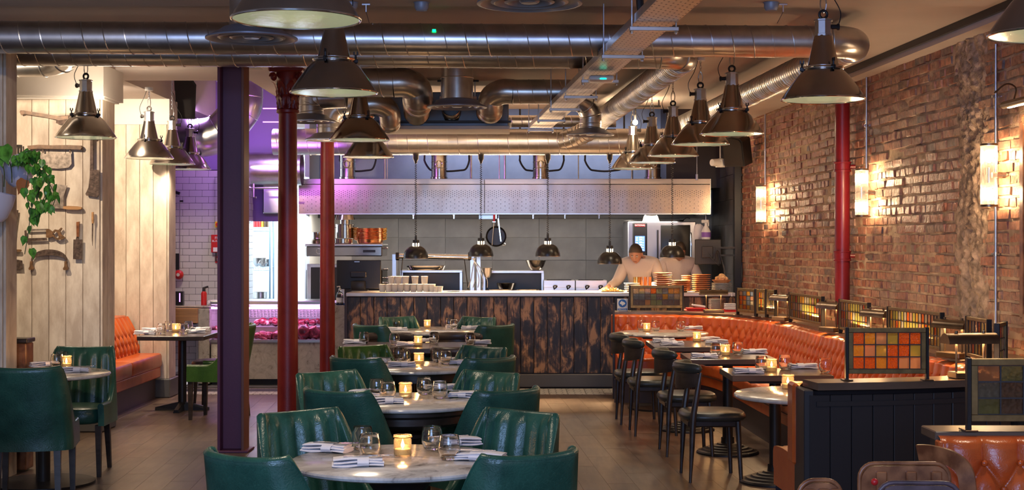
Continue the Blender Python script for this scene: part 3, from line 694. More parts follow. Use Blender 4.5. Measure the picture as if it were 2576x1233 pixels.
# front duct
R1 = .104; z1 = 2.945
t = thing('ventilation_duct', 'large spiral steel duct crossing the ceiling nearest the camera, elbow at its right end', 'duct')
e0 = Vector((2.06, dy(2.06), z1)); cor = Vector((2.30, dy(2.30), z1)); far = Vector((2.30-.062*7, dy(2.3)+7, z1))
arc, s, e = arcpath(e0, cor, far, .21, 12)
spiral('duct_pipe', (-4.4, dy(-4.4), z1), (-.9, dy(-.9), z1), R1, .133, t); spiral('duct_pipe', (-.9, dy(-.9), z1), s, R1, .133, t)
elbow('elbow', arc, R1*1.02, t, seg=12); spiral('duct_run', e, far, R1*1.02, .06, t, 'galv_r', .003)
# second duct
R2 = .105; z2 = 3.035
t = thing('ventilation_duct', 'second spiral steel duct crossing just behind and below the front one', 'duct')
e0 = Vector((1.1, 10.72, z2)); cor = Vector((1.32, 10.72, z2-.0)); far = Vector((.93, 16.2, z2-.06)); arc, s, e = arcpath(e0, cor, far, .2, 12)
spiral('duct_pipe', (-4.6, 10.5, z2), s, R2, .13, t); elbow('elbow', arc, R2*1.02, t, seg=6); spiral('duct_run', e, far, R2*1.02, .058, t, 'galv_r', .003)
t = thing('ventilation_duct', 'short duct bending up behind the left pendant lamp near the plank pillar', 'duct')
spiral('duct_pipe', (-4.4, 11.3, 3.03), (-3.9, 11.3, 3.03), .085, .12, t); elbow('elbow', catmull([(-3.9, 11.3, 3.03), (-3.62, 11.25, 3.03), (-3.42, 11.05, 3.06), (-3.36, 10.8, 3.1)], 5), .09, t, seg=4)
# long rear duct above the hood
t = thing('ventilation_duct', 'long warm-lit spiral duct running above the extraction hood', 'duct')
spiral('duct_pipe', (-2.75, 16.5, 2.80), (1.55, 16.5, 2.80), .152, .115, t, 'galv_r'); elbow('elbow', catmull([(1.55, 16.5, 2.8), (1.78, 16.48, 2.8), (1.9, 16.3, 2.82), (1.9, 16.0, 2.86)], 6), .152, t, seg=5)
t = thing('ventilation_duct', 'upper rear duct just above the long warm-lit duct', 'duct')
spiral('duct_pipe', (-.75, 16.55, 3.04), (1.2, 16.55, 3.04), .07, .115, t, 'galv_r'); elbow('elbow', catmull([(.25, 16.5, 2.80), (.55, 16.46, 2.80), (.80, 16.36, 2.88), (.93, 16.15, 2.97), (.955, 15.8, 2.98)], 8), .118, t, 'galv_r', seg=2)
# middle ducts feeding the plenum box
def flex(pth, r, parent):
    p = resample(pth, .006); o = MB().tube(p, r, 24, caps=False)
    v = o.v; n = 24
    for i in range(len(p)):
        k_ = 1+.05*cos(2*pi*i/5)
        for q in range(n): c_ = p[i]; vv = Vector(v[i*n+q]); v[i*n+q] = tuple(c_+(vv-c_)*k_)
    return o.build('flexible_hose', MT['galv_r'], parent, smooth=60)
def midduct(lab, xa, xb, y, z, r, endp):
    t = thing('branch_duct', lab, 'duct'); s_ = 1 if xb > xa else -1
    spiral('duct_pipe', (xa, y, z), (xb-s_*.1, y, z), r, .13, t)
    pth = resample(catmull([(xb-s_*.1, y, z), (xb, y+.01, z), (xb+s_*.09, y+.07, z-.05), (xb+s_*.10, y+.16, z-.16), endp+Vector((0, -.55, .10)) if False else (endp.x*.5+(xb+s_*.1)*.5, y+.5, z*.35+endp.z*.65), endp], 12), .02)
    k = int(.34/.02); elbow('elbow', pth[:k], r*1.03, t); flex(pth[k-2:], r*.95, t)
midduct('smooth branch duct left of the grey plenum box, its elbow turning into a ribbed hose', X(860, 12.2), X(1020, 12.2), 12.2, Z(208, 12.2), .122, Vector((X(1048, 13.4), 13.42, Z(285, 13.4))))
midduct('smooth branch duct right of centre, elbow at its left end turning into a ribbed hose', X(1450, 12.6), X(1262, 12.6), 12.6, Z(231, 12.6), .108, Vector((X(1226, 13.4), 13.42, Z(285, 13.4))))
midduct('small short duct end poking out behind the second pendant lamp', X(900, 12.9), X(950, 12.9), 12.9, Z(262, 12.9), .095, Vector((X(965, 13.4), 13.42, Z(292, 13.4))))
t = thing('plenum_box', 'blue-grey sheet metal plenum box hanging below the ceiling', 'duct box', (X(1092, 13.4), 13.7, 0))
w_ = X(1280, 13.4)-X(905, 13.4)
MB().box((0, 0, Z(275, 13.4)), (w_, .55, .33), ch=.01).build('box', MT['bluepanel'], t, smooth=0)
MB().box((0, -.02, Z(321, 13.4)), (w_+.02, .62, .035), ch=.006).build('ledge', MT['white_paint'], t, smooth=0)
MB().box((0, -.05, Z(307, 13.4)), (w_+.05, .6, .02)).build('rim', MT['lead'], t, smooth=0)
flex([Vector((X(1136, 13.4)-X(1092, 13.4), -.42, Z(272, 13.4))), Vector((X(1136, 13.4)-X(1092, 13.4), -.3, Z(280, 13.4))), Vector((X(1136, 13.4)-X(1092, 13.4), -.24, Z(288, 13.4)))], .085, t)
for px, d, l_ in ((952, 13.4, 'leftmost'), (1110, 13.35, 'second from left'), (1195, 13.35, 'third from left'), (1268, 13.4, 'rightmost')):
    h = thing('hanger_rod', 'threaded steel rod holding the plenum box, '+l_, 'hanger rod', (X(px, d), d, 0), group='hanger rods of the plenum box')
    MB().cyl((0, 0, Z(250, d)), (0, 0, 3.15), .006, n=6).build('rod', MT['galv'], h); MB().box((0, 0, 3.14), (.07, .03, .015)).build('ceiling_clip', MT['lead'], h, smooth=0)
    MB().box((0, 0, Z(248, d)), (.03, .02, .04)).build('nut', MT['chrome'], h, smooth=0)
# big elbow duct on the left
t = thing('extract_duct', 'fat steel duct dropping from a ceiling flange and bending left behind the aubergine column', 'duct')
d = 16.3; c0 = Vector((X(612, d), d, 0))
elbow('elbow', catmull([(c0.x, d, 3.5), (c0.x, d, 3.3), (c0.x-.03, d, 3.15), (c0.x-.25, d, 2.90), (c0.x-.5, d, 2.83), (c0.x-.85, d, 2.84)], 5), .22, t, seg=5)
MB().lathe([(.22, 0), (.30, 0), (.30, -.015), (.22, -.015)], (c0.x, d, 3.48), 36).build('flange', MT['galv'], t)
t = thing('extract_duct', 'plump violet-lit steel duct under the long duct at the larder', 'duct')
elbow('pipe', [Vector((X(610, 17.2), 17.2, Z(425, 17.2))), Vector((X(660, 17.2), 17.2, Z(425, 17.2))), Vector((X(760, 17.2), 17.2, Z(425, 17.2)))], .2, t)

# round diffusers
def diffuser(x, y, z, R, lab, stem=None, sr=.125):
    t = thing('ceiling_diffuser', lab, 'diffuser', (x, y, z))
    MB().lathe([(sr, .07), (sr*1.3, .06), (R*.75, .035), (R, .004), (R, -.004), (R*.94, -.006), (R*.9, .002), (R*.84, .012), (R*.6, .03), (.001, .035)], n=48).build('outer_cone', MT['grille'], t)
    for f in (.68, .42): MB().lathe([(R*f, -.002), (R*(f+.06), .004), (R*(f-.04), .03), (R*(f-.10), .028), (R*f, -.002)], n=40).build('ring', MT['grille'], t)
    MB().lathe([(.001, -.001), (R*.16, .0), (R*.2, .01), (R*.1, .03)], n=24).build('centre_disc', MT['grille'], t)
    if stem:
        st = MB().lathe([(sr, .06), (sr, .06+stem)], n=32).build('stem', MT['galv'], t)
        MB().torus((0, 0, .06+stem*.55), sr+.001, .005, 32).build('joint_ring', MT['seam'], st)
diffuser(X(633, 8.2), 8.2, Z(97, 8.2), .262, 'round grey air diffuser under the front duct at left, beside the largest pendant', .3)
diffuser(X(1332, 7.0), 7.0, Z(8, 7.0), .258, 'round grey air diffuser at the top edge above the front duct', .3)
diffuser(X(1150, 12.1), 12.1, Z(270, 12.1), .253, 'round grey air diffuser on a vertical duct in front of the plenum box', .34, .135)
diffuser(X(781, 13.6), 13.6, Z(306, 13.6), .24, 'round grey air diffuser left of the second red column, upper of the pair', .16)
diffuser(X(827, 14.9), 14.9, Z(352, 14.9), .245, 'round grey air diffuser left of centre, lower of the pair beside the red column', .12)
diffuser(X(1485, 14.6), 14.6, Z(340, 14.6), .245, 'round grey air diffuser hanging just right of the cable tray end', .1, .11)
t = thing('elbow_duct', 'bent steel duct feeding the diffuser beside the red column, turning right', 'duct'); elbow('elbow', catmull([(X(781, 13.6), 13.6, Z(282, 13.6)), (X(781, 13.6), 13.6, Z(262, 13.6)), (X(800, 13.6), 13.6, Z(245, 13.6)), (X(870, 13.6), 13.6, Z(240, 13.6))], 6), .12, t, seg=6)
t = thing('elbow_duct', 'bent steel duct feeding the lower left diffuser', 'duct'); elbow('elbow', catmull([(X(829, 14.9), 14.9, Z(335, 14.9)), (X(829, 14.9), 14.9, Z(300, 14.9)), (X(848, 14.9), 14.9, Z(272, 14.9)), (X(905, 14.9), 14.9, Z(258, 14.9))], 6), .125, t, seg=6)
t = thing('elbow_duct', 'bent steel duct dropping into the diffuser at the end of the cable tray', 'duct'); elbow('elbow', catmull([(X(1485, 14.6), 14.6, Z(322, 14.6)), (X(1485, 14.6), 14.6, Z(290, 14.6)), (X(1470, 14.6), 14.55, Z(262, 14.6)), (X(1440, 14.6), 14.4, Z(248, 14.6))], 6), .11, t, seg=6)

# cable tray with brackets
pA_ = P(1709, -20, 7.1); pA_.z = 2.79; tb = [(7.8, 1645, 68), (8.96, 1567, 138), (10.3, 1509, 200), (11.4, 1461, 240), (12.45, 1421, 272), (13.56, 1387, 300), (14.7, 1360, 325)]
a = Vector((X(1645, 7.8)+.10, 6.4, 2.82)); b = Vector((X(1360, 14.7), 14.75, 2.82)); dv = b-a; tL = dv.length; rz = atan2(-dv.x, dv.y)
t = thing('cable_tray', 'perforated steel cable tray running away from the camera under the ducts', 'cable tray', a, rz)
MB().box((0, tL/2, 0), (.225, tL, .004)).build('tray_floor', MT['tray'], t, smooth=0)
for s in (-1, 1): MB().box((s*.1125, tL/2, .022), (.003, tL, .045)).build('tray_side', MT['galv'], t, smooth=0)
random.seed(3)
for k in range(3):
    MB().tube(catmull([(random.uniform(-.08, .08)-.02, y*.5, .025) for y in range(0, 17)], 4), .012, 6).build('cable', MT['black'], t)
for i, (d, px, py) in enumerate(tb):
    h = thing('tray_bracket', 'short steel channel bracket holding the perforated cable tray on two rods, %s from the camera' % ('nearest', 'second', 'third', 'fourth', 'fifth', 'sixth', 'furthest')[i], 'bracket', (X(px, d), d, 2.80), rz, group='cable tray brackets')
    MB().box((0, 0, -.012), (.27, .03, .022), ch=.002).build('channel', MT['galv'], h, smooth=0)
    for s in (-1, 1):
        MB().cyl((s*.122, 0, -.04), (s*.122, 0, .345), .005, n=6).build('rod', MT['galv'], h); MB().cyl((s*.122, 0, -.035), (s*.122, 0, -.024), .011, n=6).build('nut', MT['chrome'], h)
t = thing('wifi_access_point', 'white access point with teal light under the cable tray', 'access point', (X(1512, 10.0), 10.0, 2.77))
MB().box((0, 0, 0), (.175, .17, .035), ch=.016).build('housing', MT['white_plastic'], t); MB().box((.01, -.086, -.008), (.04, .006, .006)).build('status_light', MT['tealled'], t, smooth=0)
t = tag(MB().tube(catmull([(X(1612, 8.2), 8.2, 3.15), (X(1610, 8.2), 8.2, 3.0), (X(1618, 8.2), 8.2, 2.93), (X(1645, 8.2), 8.2, 2.88)], 6), .022, 8).build('conduit', MT['black']), 'black flexible conduit dropping from the ceiling to the cable tray', 'conduit')
def smallround(name, lab, cat, loc, r, h, m='white_plastic'):
    t = thing(name, lab, cat, loc); MB().lathe([(.001, -h), (r*.75, -h), (r, -h*.6), (r, 0)], n=24).build('body', MT[m], t)
    MB().lathe([(r*1.12, -.004), (r*1.12, 0)], n=24, caps=True).build('base_ring', MT[m], t)
smallround('ceiling_sensor', 'small round grey sensor on the ceiling above the front duct, left of centre', 'sensor', (X(1068, 9.2), 8.9, 3.118), .045, .05, 'bluepanel')
smallround('ceiling_sensor', 'small round grey sensor on the ceiling near the right lamp chain', 'sensor', (X(1940, 8.9), 8.9, 3.118), .045, .05, 'bluepanel')
smallround('ceiling_sensor', 'small grey sensor on the ceiling right of the largest pendant', 'sensor', (X(884, 8.9), 8.9, 3.118), .04, .04, 'bluepanel')
smallround('smoke_alarm', 'white smoke alarm on the ceiling behind the second duct', 'smoke alarm', (X(1238, 11.9), 11.9, 3.15), .05, .045)
for px, l in ((921, 'left of centre'), (1970, 'beside the right lamp')):
    d = 8.95; t = thing('ceiling_clip', 'small metal ceiling clip holding the duct wire, ' + l, 'clip', (X(px, d), d, 3.118))
    MB().box((0, 0, -.004), (.05, .02, .008)).build('plate', MT['galv'], t, smooth=0); MB().cyl((0, 0, -.05), (0, 0, 0), .005, n=6).build('screw', MT['galv'], t); MB().cyl((0, 0, -.05), (0, .2, -.09), .002, n=5).build('wire', MT['lead'], t)
# ================================================================ PENDANT LAMPS
def pendant(lab, loc, ztop, group, e=26, seed=0, box_rot=0, chain=True):
    t = thing('pendant_lamp', lab, 'pendant lamp', loc, box_rot, group)
    MB().lathe([(.233, .003), (.228, .02), (.19, .075), (.145, .135), (.108, .172), (.10, .178), (.098, .176), (.142, .131), (.186, .071), (.224, .018), (.229, .003)], n=48).build('shade', MT['polished'], t)
    rim = MB().torus((0, 0, .004), .233, .0055, 48, 8).build('rim', MT['chrome'], t)
    MB().lathe([(.001, -.003), (.12, -.002), (.228, .003), (.228, .006), (.001, .003)], n=48).build('lens', MT['lens'], t)
    MB().lathe([(.001, .012), (.09, .012), (.10, .03), (.05, .05), (.001, .05)], n=24).build('lamp_reflector', MT['lens_lit'], t)
    cl = MB().lathe([(.10, .172), (.112, .174), (.112, .19), (.10, .192)], n=40).torus((0, 0, .182), .111, .006, 40, 6).build('clamp_ring', MT['chrome'], t)
    wn = MB().cyl((0, 0, -.02), (0, 0, .03), .006, n=8).box((-.009, 0, .036), (.007, .005, .02)).box((.009, 0, .036), (.007, .005, .02)).box((0, 0, -.005), (.025, .018, .022), ch=.003).mesh('wing_nut', MT['castiron'], 40)
    for k in range(3):
        a_ = seed+k*2.094; o = ob('wing_nut', wn, cl, (.118*cos(a_), .118*sin(a_), .182)); o.rotation_euler = (0, 0, a_)
    MB().lathe([(.09, .19), (.086, .2), (.052, .355), (.05, .365)], n=36).build('neck', MT['polished'], t)
    b = MB().lathe([(.0, .36), (.054, .36), (.054, .372), (.048, .374), (.048, .445), (.054, .447), (.054, .455), (.03, .462), (.0, .464)], n=8).build('gear_box', MT['galv'], t)
    MB().cyl((.045, 0, .415), (.082, 0, .415), .014, n=10).cyl((.078, 0, .415), (.09, 0, .415), .019, n=8).build('cable_gland', MT['castiron'], b)
    MB().torus((0, 0, .485), .022, .008, 18, 8, Matrix.Rotation(pi/2, 3, 'X')).build('eye_ring', MT['castiron'], t)
    top = ztop-loc[2]; c = MB(); z = .505; k = 0
    def link(zc, a_, h, w, r):
        pth = []
        for i in range(17):
            q = 2*pi*i/16; pth.append(Vector((cos(q)*w*cos(a_), cos(q)*w*sin(a_), zc+sin(q)*h*(1+.25*abs(sin(q))))))
        c.tube(pth, r, 5, caps=False)
    link(.545, 0, .04, .017, .0045)
    z = .585
    while z < top-.005: link(z+.006, (k % 2)*pi/2+.4, .014, .0075, .0022); z += .021; k += 1
    c.build('chain', MT['galv'], t, smooth=50)
    MB().tube(catmull([(.085, 0, .42), (.10, .01, .5), (.05, .01, .6), (.012, 0, min(.75, top))], 8), .003, 5).build('cord', MT['black'], t)
    MB().lathe([(.0, top-.035), (.035, top-.035), (.04, top-.03), (.04, top)], n=20).build('ceiling_rose', MT['white_plastic'], t)
    l = lamp('SPOT', 'pendant_bulb', (loc[0], loc[1], loc[2]-.03), e, WARMW, .1, rot=(0, 0, 0), spot=150, blend=.9)
    return t
PL = [(745, 5.22, 43, 'largest pendant lamp, cut off by the top edge, hanging nearest the camera', 'mid'), (840, 7.73, 233, 'steel pendant lamp second in the centre row, large dark shade beside the red capital', 'mid'),
 (904.5, 11.2, 343, 'third pendant lamp of the centre row, under the second', 'mid'), (927, 13.4, 380, 'furthest pendant lamp of the centre row, its top hidden by the third', 'mid'),
 (2071, 8.1, 263, 'largest pendant lamp of the right row, in front of the duct elbow', 'r'), (1841, 10.6, 340, 'second pendant lamp of the right row, counted from the camera', 'r'),
 (1762, 11.7, 368, 'third pendant lamp of the right row, counted from the camera', 'r'), (1693, 13.2, 388, 'fourth pendant lamp of the right row, counted from the camera', 'r'),
 (1640, 14.3, 411, 'fifth pendant lamp of the right row, counted from the camera', 'r'), (1592, 15.4, 425, 'furthest pendant lamp of the right row, nearest the hood', 'r'),
 (216, 11.28, 343, 'pendant lamp alone in front of the wall of cleavers', 'l'), (375, 13.98, 393, 'pendant lamp over the bench table, leftmost of three', 'l'), (433, 15.0, 410, 'pendant lamp over the bench table, middle of three', 'l'), (478, 16.0, 424, 'pendant lamp over the bench table, rightmost of three', 'l'), (2641, 5.6, 56, 'pendant lamp cut off by the right edge of the picture at the top', 'r')]
GN = {'mid': 'pendant lamps over the centre tables', 'r': 'pendant lamps over the banquette', 'l': 'pendant lamps on the left side'}
random.seed(8)
for px, d, py, lab, g in PL:
    zt = 3.15
    if px == 216: zt = 3.36
    if d < 9.05: zt = 3.12
    if px in (433, 478): zt = 3.86 if X(px, d) > -3.63 else 3.15
    pendant(lab, (X(px, d), d, 2.43 if g != 'l' else 2.455), zt, GN[g], 42 if g == 'mid' else 34, random.uniform(0, 2), random.choice((0, pi, .3, 2.8)))

# ================================================================ WALL SCONCES, CONDUITS
def sconce(px, y0, y1, d, lab):
    d = y = 3.68/((px-CX)/F+.058); zb, zt_ = Z(y1, y), Z(y0, y); h = zt_-zb; p = wallpt(y, zb, .12)
    t = thing('wall_sconce', lab, 'wall lamp', p, 0, 'tube sconces on the brick wall'); r = .052
    MB().cyl((-WN.x*.11, -WN.y*.11, h/2), (-WN.x*.02, -WN.y*.02, h/2), .02, n=16).build('back_plate', MT['chrome'], t)
    g = MB()
    def f(u, v):
        a_ = 2*pi*u; rr = r+.0022*cos(a_*26); return (rr*cos(a_), rr*sin(a_), .012+v*(h-.024))
    g.grid(f, 156, 1, cu=True).build('fluted_glass', MT['glass_thin'], t)
    for z in (.006, h-.006): MB().lathe([(.0, -.007), (r+.006, -.007), (r+.006, .007), (.0, .007)], (0, 0, z), 32).build('end_cap', MT['bronze'], t)
    MB().cyl((0, 0, h*.38), (0, 0, h*.62), .013, n=12).build('lamp_holder', MT['chrome'], t)
    for z in (h*.2, h*.8):
        MB().ball((0, 0, z), .031, 16, (1, 1, 1.35)).build('bulb', MT['bulb'], t)
sconce(2487, 362, 520, 9.75, 'tubular glass wall sconce nearest the camera, beside the scarred brick')
sconce(2167, 425, 545, 12.75, 'middle tubular glass wall sconce, just right of the red pipe')
sconce(1914, 467, 562, 16.1, 'furthest tubular glass wall sconce, left of the red pipe')
for px, d, z0, z1, lab in ((2513, 9.5, 1.0, 2.95, 'steel conduit on the brick wall beside the nearest sconce'), (2186, 12.55, Z(440, 12.5), 3.06, 'steel conduit above the middle sconce'), (1930, 16.0, Z(470, 16), 3.08, 'steel conduit above the furthest sconce')):
    yy = 3.80/((px-CX)/F+.058); p = wallpt(yy, 0, .022); t = thing('conduit', lab, 'conduit', p)
    MB().cyl((0, 0, z0), (0, 0, z1), .0105, n=12).build('tube', MT['galv'], t)
    for z in ([z0+.55, z1-.35] if z1-z0 > 1 else [(z0+z1)/2]):
        MB().cyl((0, 0, z-.012), (0, 0, z+.012), .015, n=12).box((.0, 0, z), (.05, .02, .014)).build('saddle', MT['chrome'], t)
# picture frame + picture light at right edge
t = thing('framed_picture', 'edge of an orange wooden picture frame on the brick wall at the right border', 'picture frame', wallpt(8.555, 1.245, .03), atan2(1, -.058)); w_, h_ = 1.0, 1.25
for s in (-1, 1): MB().box((s*w_/2, 0, h_/2-.1), (.07, .05, h_), ch=.01).build('stile', MT['wornwood'], t)
for z in (-.1, h_-.1): MB().box((0, 0, z), (w_, .05, .07), ch=.01).build('rail', MT['wornwood'], t)
MB().box((0, .0, h_/2-.1), (w_-.05, .015, h_-.05)).build('picture_panel', MT['bronze'], t, smooth=0)
q = wallpt(9.0, 2.50, .14); t = thing('picture_light', 'bronze picture light on a hooked arm above the frame at the right border', 'picture light', q, atan2(1, -.058))
MB().cyl((-.55, 0, 0), (.12, 0, .0), .024, n=20).build('hood', MT['bronze'], t); MB().tube(catmull([(-.02, -.0, .0), (-.02, -.02, .09), (-.02, .04, .12), (-.02, .12, .06)], 6), .006, 6).build('arm', MT['bronze'], t); MB().box((-.2, -.0, -.022), (.5, .014, .008)).build('lamp_tube', MT['bulb'], t, smooth=0)

# ================================================================ GREEN CHAIRS
def ss(a, b, x): x = max(0, min(1, (x-a)/(b-a))); return x*x*(3-2*x)
def shellpath(u):
    # u in -1..1 ; plan curve of the shell (outer), seat faces +y
    a = abs(u); s = 1 if u > 0 else -1
    if a < .34: th = a/.34; x = .215*th*(1-.06*th*th); y = -.25+.035*th*th
    elif a < .62: th = (a-.34)/.28*pi/2; x = .202+.058*sin(th); y = -.215+.10*(1-cos(th))+.0
    else: k = (a-.62)/.38; x = .26-.012*k; y = -.115+.34*k
    return s*x, y
def topz(u):
    a = abs(u); 
    if a < .44: return .86-.012*(1-(a/.44)**2)
    k = (a-.44)/.56; return .86-.37*ss(0, .62, k)**.8-.0*k
def shellpt(u, v, off):
    x, y = shellpath(u); z0 = .355; z1 = topz(u); z = z0+(z1-z0)*v
    e = .004; xa, ya = shellpath(max(-1, u-e)); xb, yb = shellpath(min(1, u+e)); tx, ty = xb-xa, yb-ya; l = hypot(tx, ty) or 1
    nx, ny = ty/l, -tx/l   # outward
    hgt = max(0, z-.42); rk = ss(.95, .35, abs(u)) if False else max(0, 1-abs(u)/.75)
    y -= .20*hgt*min(1, rk*1.6)+0; x *= (1-.25*hgt*min(1, 1.2*abs(x)/.26)); x += .0
    return Vector((x+nx*off, y+ny*off, z))
def green_chair(m='green', name='tub_chair'):
    t = thing(name, 'green leather tub chair', 'chair')
    NU, NV = 72, 16
    def outer(i, j): return shellpt(-1+2*i, j, 0)
    o = MB(); NVI = 24
    prof = []
    def prof_pt(u, k):
        # k 0..1 around: outer up, over the rim, inner down
        if k < .42: return shellpt(u, k/.42, 0)
        if k < .58:
            a_ = (k-.42)/.16*pi; p0 = shellpt(u, 1, 0); p1 = shellpt(u, 1, -.042); c_ = (p0+p1)/2
            return c_+(p0-c_)*cos(a_)+Vector((0, 0, .021*sin(a_)))
        v = 1-(k-.58)/.42; v = max(v, .0)
        rib = 0
        if abs(u) < .46: rib = .026*abs(sin(u/.46*pi*3.0))**.7*min(1, (1-v)*12+.25)*ss(-.05, .2, v)
        return shellpt(u, v, -.042-rib)
    o.grid(lambda a, b: prof_pt(-1+2*a, b), NU, 44)
    n_ = 45
    o.f.append(list(range(n_))[::-1]); o.f.append([NU*n_+q for q in range(n_)])
    o.build('tub_shell', MT[m], t, smooth=60)
    s = MB(); s.grid(lambda a, b: seatpt(a, b), 28, 28)
    s.build('seat', MT[m], t, smooth=60)
    pp = MB().tube([shellpt(-1+2*i/60, 1, -.002)+Vector((0, 0, .006)) for i in range(61)], .0035, 5).build('piping', MT[m], t)
    lg = MB().sweep([(0, 0, .36), (0, 0, 0)], lambda i: [(a_*(.021 if i == 0 else .014), b_*(.021 if i == 0 else .014)) for a_, b_ in ((-1, -1), (1, -1), (1, 1), (-1, 1))], up=Vector((1, 0, 0))).mesh('leg', MT['darkwood'], 0)
    for x, y, rx, ry in ((-.2, .2, 0, .02), (.2, .2, 0, -.02), (-.16, -.15, .22, .06), (.16, -.15, .22, -.06)):
        sc_ = 1; l = ob('leg', lg, t, (x-ry*.36 if False else x, y, 0)); 
        l.matrix_local = Matrix.Translation((x+(-1 if x < 0 else 1)*abs(ry)*.36, y-(rx*.36 if rx else 0), 0)) @ Matrix(((1, 0, (ry if x < 0 else ry), 0), (0, 1, rx, 0), (0, 0, 1, 0), (0, 0, 0, 1)))
    return t
def seatpt(a, b):
    # closed cushion: a around, b bottom->top centre
    th = 2*pi*a; r = 1
    cx_, sy_ = cos(th), sin(th); n = 3.2; k = (abs(cx_)**n+abs(sy_)**n)**(-1/n)
    x, y = .222*k*cx_, .215*k*sy_+.03
    if b < .15: q = b/.15; return (x*q*.97, .03+(y-.03)*q*.97, .365)
    if b < .45: q = (b-.15)/.3; return (x*(.97+.05*sin(q*pi)), .03+(y-.03)*(.97+.05*sin(q*pi)), .365+.095*q)
    q = (b-.45)/.55; r_ = cos(q*pi/2)**.7; return (x*.98*r_, .03+(y-.03)*.98*r_, .46+.03*sin(q*pi/2))
GC = []
gch = green_chair(); chairs_used = [False]
def place_green(x, y, face, lab, group, base=None):
    # face: direction (dx,dy) seat faces; x,y: position of top back centre
    rz = atan2(face[1], face[0])-pi/2; f = Vector((face[0], face[1])).normalized()
    ox, oy = x+f.x*.325, y+f.y*.325
    src = base or gch
    key = src.name
    if key not in KIDS: KIDS[key] = 1; src.location = (ox, oy, 0); src.rotation_euler = (0, 0, rz); src['label'] = lab; src['group'] = group; return src
    return dup(src, (ox, oy, 0), rz, lab, group)
gl = green_chair('greenlit')
G1 = 'green chairs around the centre tables'
for x, y, fx, fy, lab in (
 (-.98, 5.02, .50, .72, 'green leather tub chair seen from behind, front-left at the nearest marble table'), (.10, 5.05, -.46, .75, 'green leather tub chair seen from behind, front-right at the nearest marble table'),
 (-.99, 6.40, .50, -.62, 'green channel-backed tub chair, back-left at the nearest marble table'), (.085, 6.40, -.50, -.64, 'green channel-backed tub chair, back-right at the nearest marble table'),
 (-.93, 7.25, .38, .70, 'green tub chair seen from behind, front-left at the second marble table'), (.02, 7.28, -.5, .66, 'green tub chair seen from behind, front-right at the second marble table'),
 (-1.12, 8.36, .5, -.6, 'green channel-backed tub chair, back-left at the second marble table'), (-.08, 8.36, -.5, -.66, 'green channel-backed tub chair, back-right at the second marble table'),
 (-1.06, 9.32, .40, .7, 'dark green tub chair seen from behind, front-left at the third marble table'), (-.10, 9.36, -.5, .66, 'dark green tub chair seen from behind, front-right at the third marble table'),
 (-.16, 10.42, -.5, -.66, 'green channel-backed tub chair, back-right at the third marble table'),
 (-1.36, 13.2, .5, .66, 'green tub chair seen from behind, front-left at the furthest marble table'), (-.10, 13.2, -.5, .66, 'green tub chair seen from behind, front-right at the furthest marble table'),
 (-1.22, 14.75, .45, -.7, 'green channel-backed tub chair, back-left at the furthest table, before the charred boards'), (-.30, 14.7, -.45, -.7, 'green channel-backed tub chair, back-right at the furthest table, before the charred boards')):
    place_green(x, y, (fx, fy), lab, G1)
place_green(-1.13, 10.5, (.5, -.7), 'brightly lit green channel-backed tub chair, back-left at the third marble table', G1, gl)
G2 = 'green chairs on the left side'
place_green(-2.93, 8.6, (-.16, 1), 'green tub chair seen from behind at the marble table by the plank pillar', G2)
place_green(-3.10, 10.45, (.05, -1), 'green channel-backed tub chair behind the marble table by the plank pillar', G2)
place_green(-2.70, 7.05, (-.75, .62), 'green tub chair cut off by the left edge of the picture', G2, gl)
place_green(-2.41, 13.3, (-1, .12), 'brightly lit green tub chair seen in profile beside the aubergine column', G2, gl)

# ================================================================ BLACK CHAIRS
def black_chair(m='blackleather'):
    t = thing('low_back_chair', 'black low-back chair', 'chair')
    MB().grid(lambda a, b: (seatpt(a, b)[0]*1.02, seatpt(a, b)[1]*1.02-.02, (seatpt(a, b)[2]-.365)*.5+.415), 28, 20).build('seat', MT[m], t, smooth=60)
    MB().box((0, 0, .395), (.36, .36, .05), ch=.01).build('seat_frame', MT['darkwood'], t)
    def rp(a_, rr, z): return Vector((rr*sin(a_), -.02-rr*.92*cos(a_), z))
    def rail(u, v):
        a_ = -1.25+2.5*u; th = 2*pi*v; zc_ = .765; k = .035+.045*cos(a_)**2 if True else 0
        e_ = (1-abs(2*u-1)**10)**.5; rr = .235+.026*cos(th)*e_; z = zc_+.006+sin(th)*.036*(1.0)*e_
        return rp(a_, rr, z)
    MB().grid(rail, 40, 12).build('back_pad', MT[m], t, smooth=60)
    def band(u, v):
        a_ = -1.15+2.3*u; q = v*4; e_ = cos(a_*.9)**.5; zt = .738; zb = .738-.115*e_
        rr, z = [(.238, zt), (.238, zb), (.222, zb), (.222, zt), (.238, zt)][int(round(q))]
        return rp(a_, rr, z)
    MB().grid(band, 36, 4).build('back_band', MT['darkwood'], t, smooth=30)
    for s in (-1, 1):
        MB().tube(catmull([(s*.215, -.10, .745), (s*.213, -.125, .6), (s*.208, -.15, .42), (s*.21, -.16, .2), (s*.212, -.17, .0)], 5), lambda k: .011+.010*sin(pi*min(1, k*1.1)), 10).build('rear_leg', MT['darkwood'], t)
        MB().tube([(s*.175, .16, .41), (s*.185, .17, .2), (s*.195, .18, 0)], lambda k: .02-.007*k, 10).build('front_leg', MT['darkwood'], t)
    return t
bc = black_chair(); bc2 = black_chair('brownleather')
def place_black(x, y, face, lab, group, base=None):
    rz = atan2(face[1], face[0])-pi/2; src = base or bc
    if src.name not in KIDS: KIDS[src.name] = 1; src.location = (x, y, 0); src.rotation_euler = (0, 0, rz); src['label'] = lab; src['group'] = group; return src
    return dup(src, (x, y, 0), rz, lab, group)
G3 = 'black chairs facing the banquette'
place_black(1.37, 9.90, (1, .03), 'black low-back chair nearest the camera, facing the orange banquette', G3)
place_black(1.34, 11.08, (1, .03), 'black low-back chair, second from the camera along the orange banquette', G3)
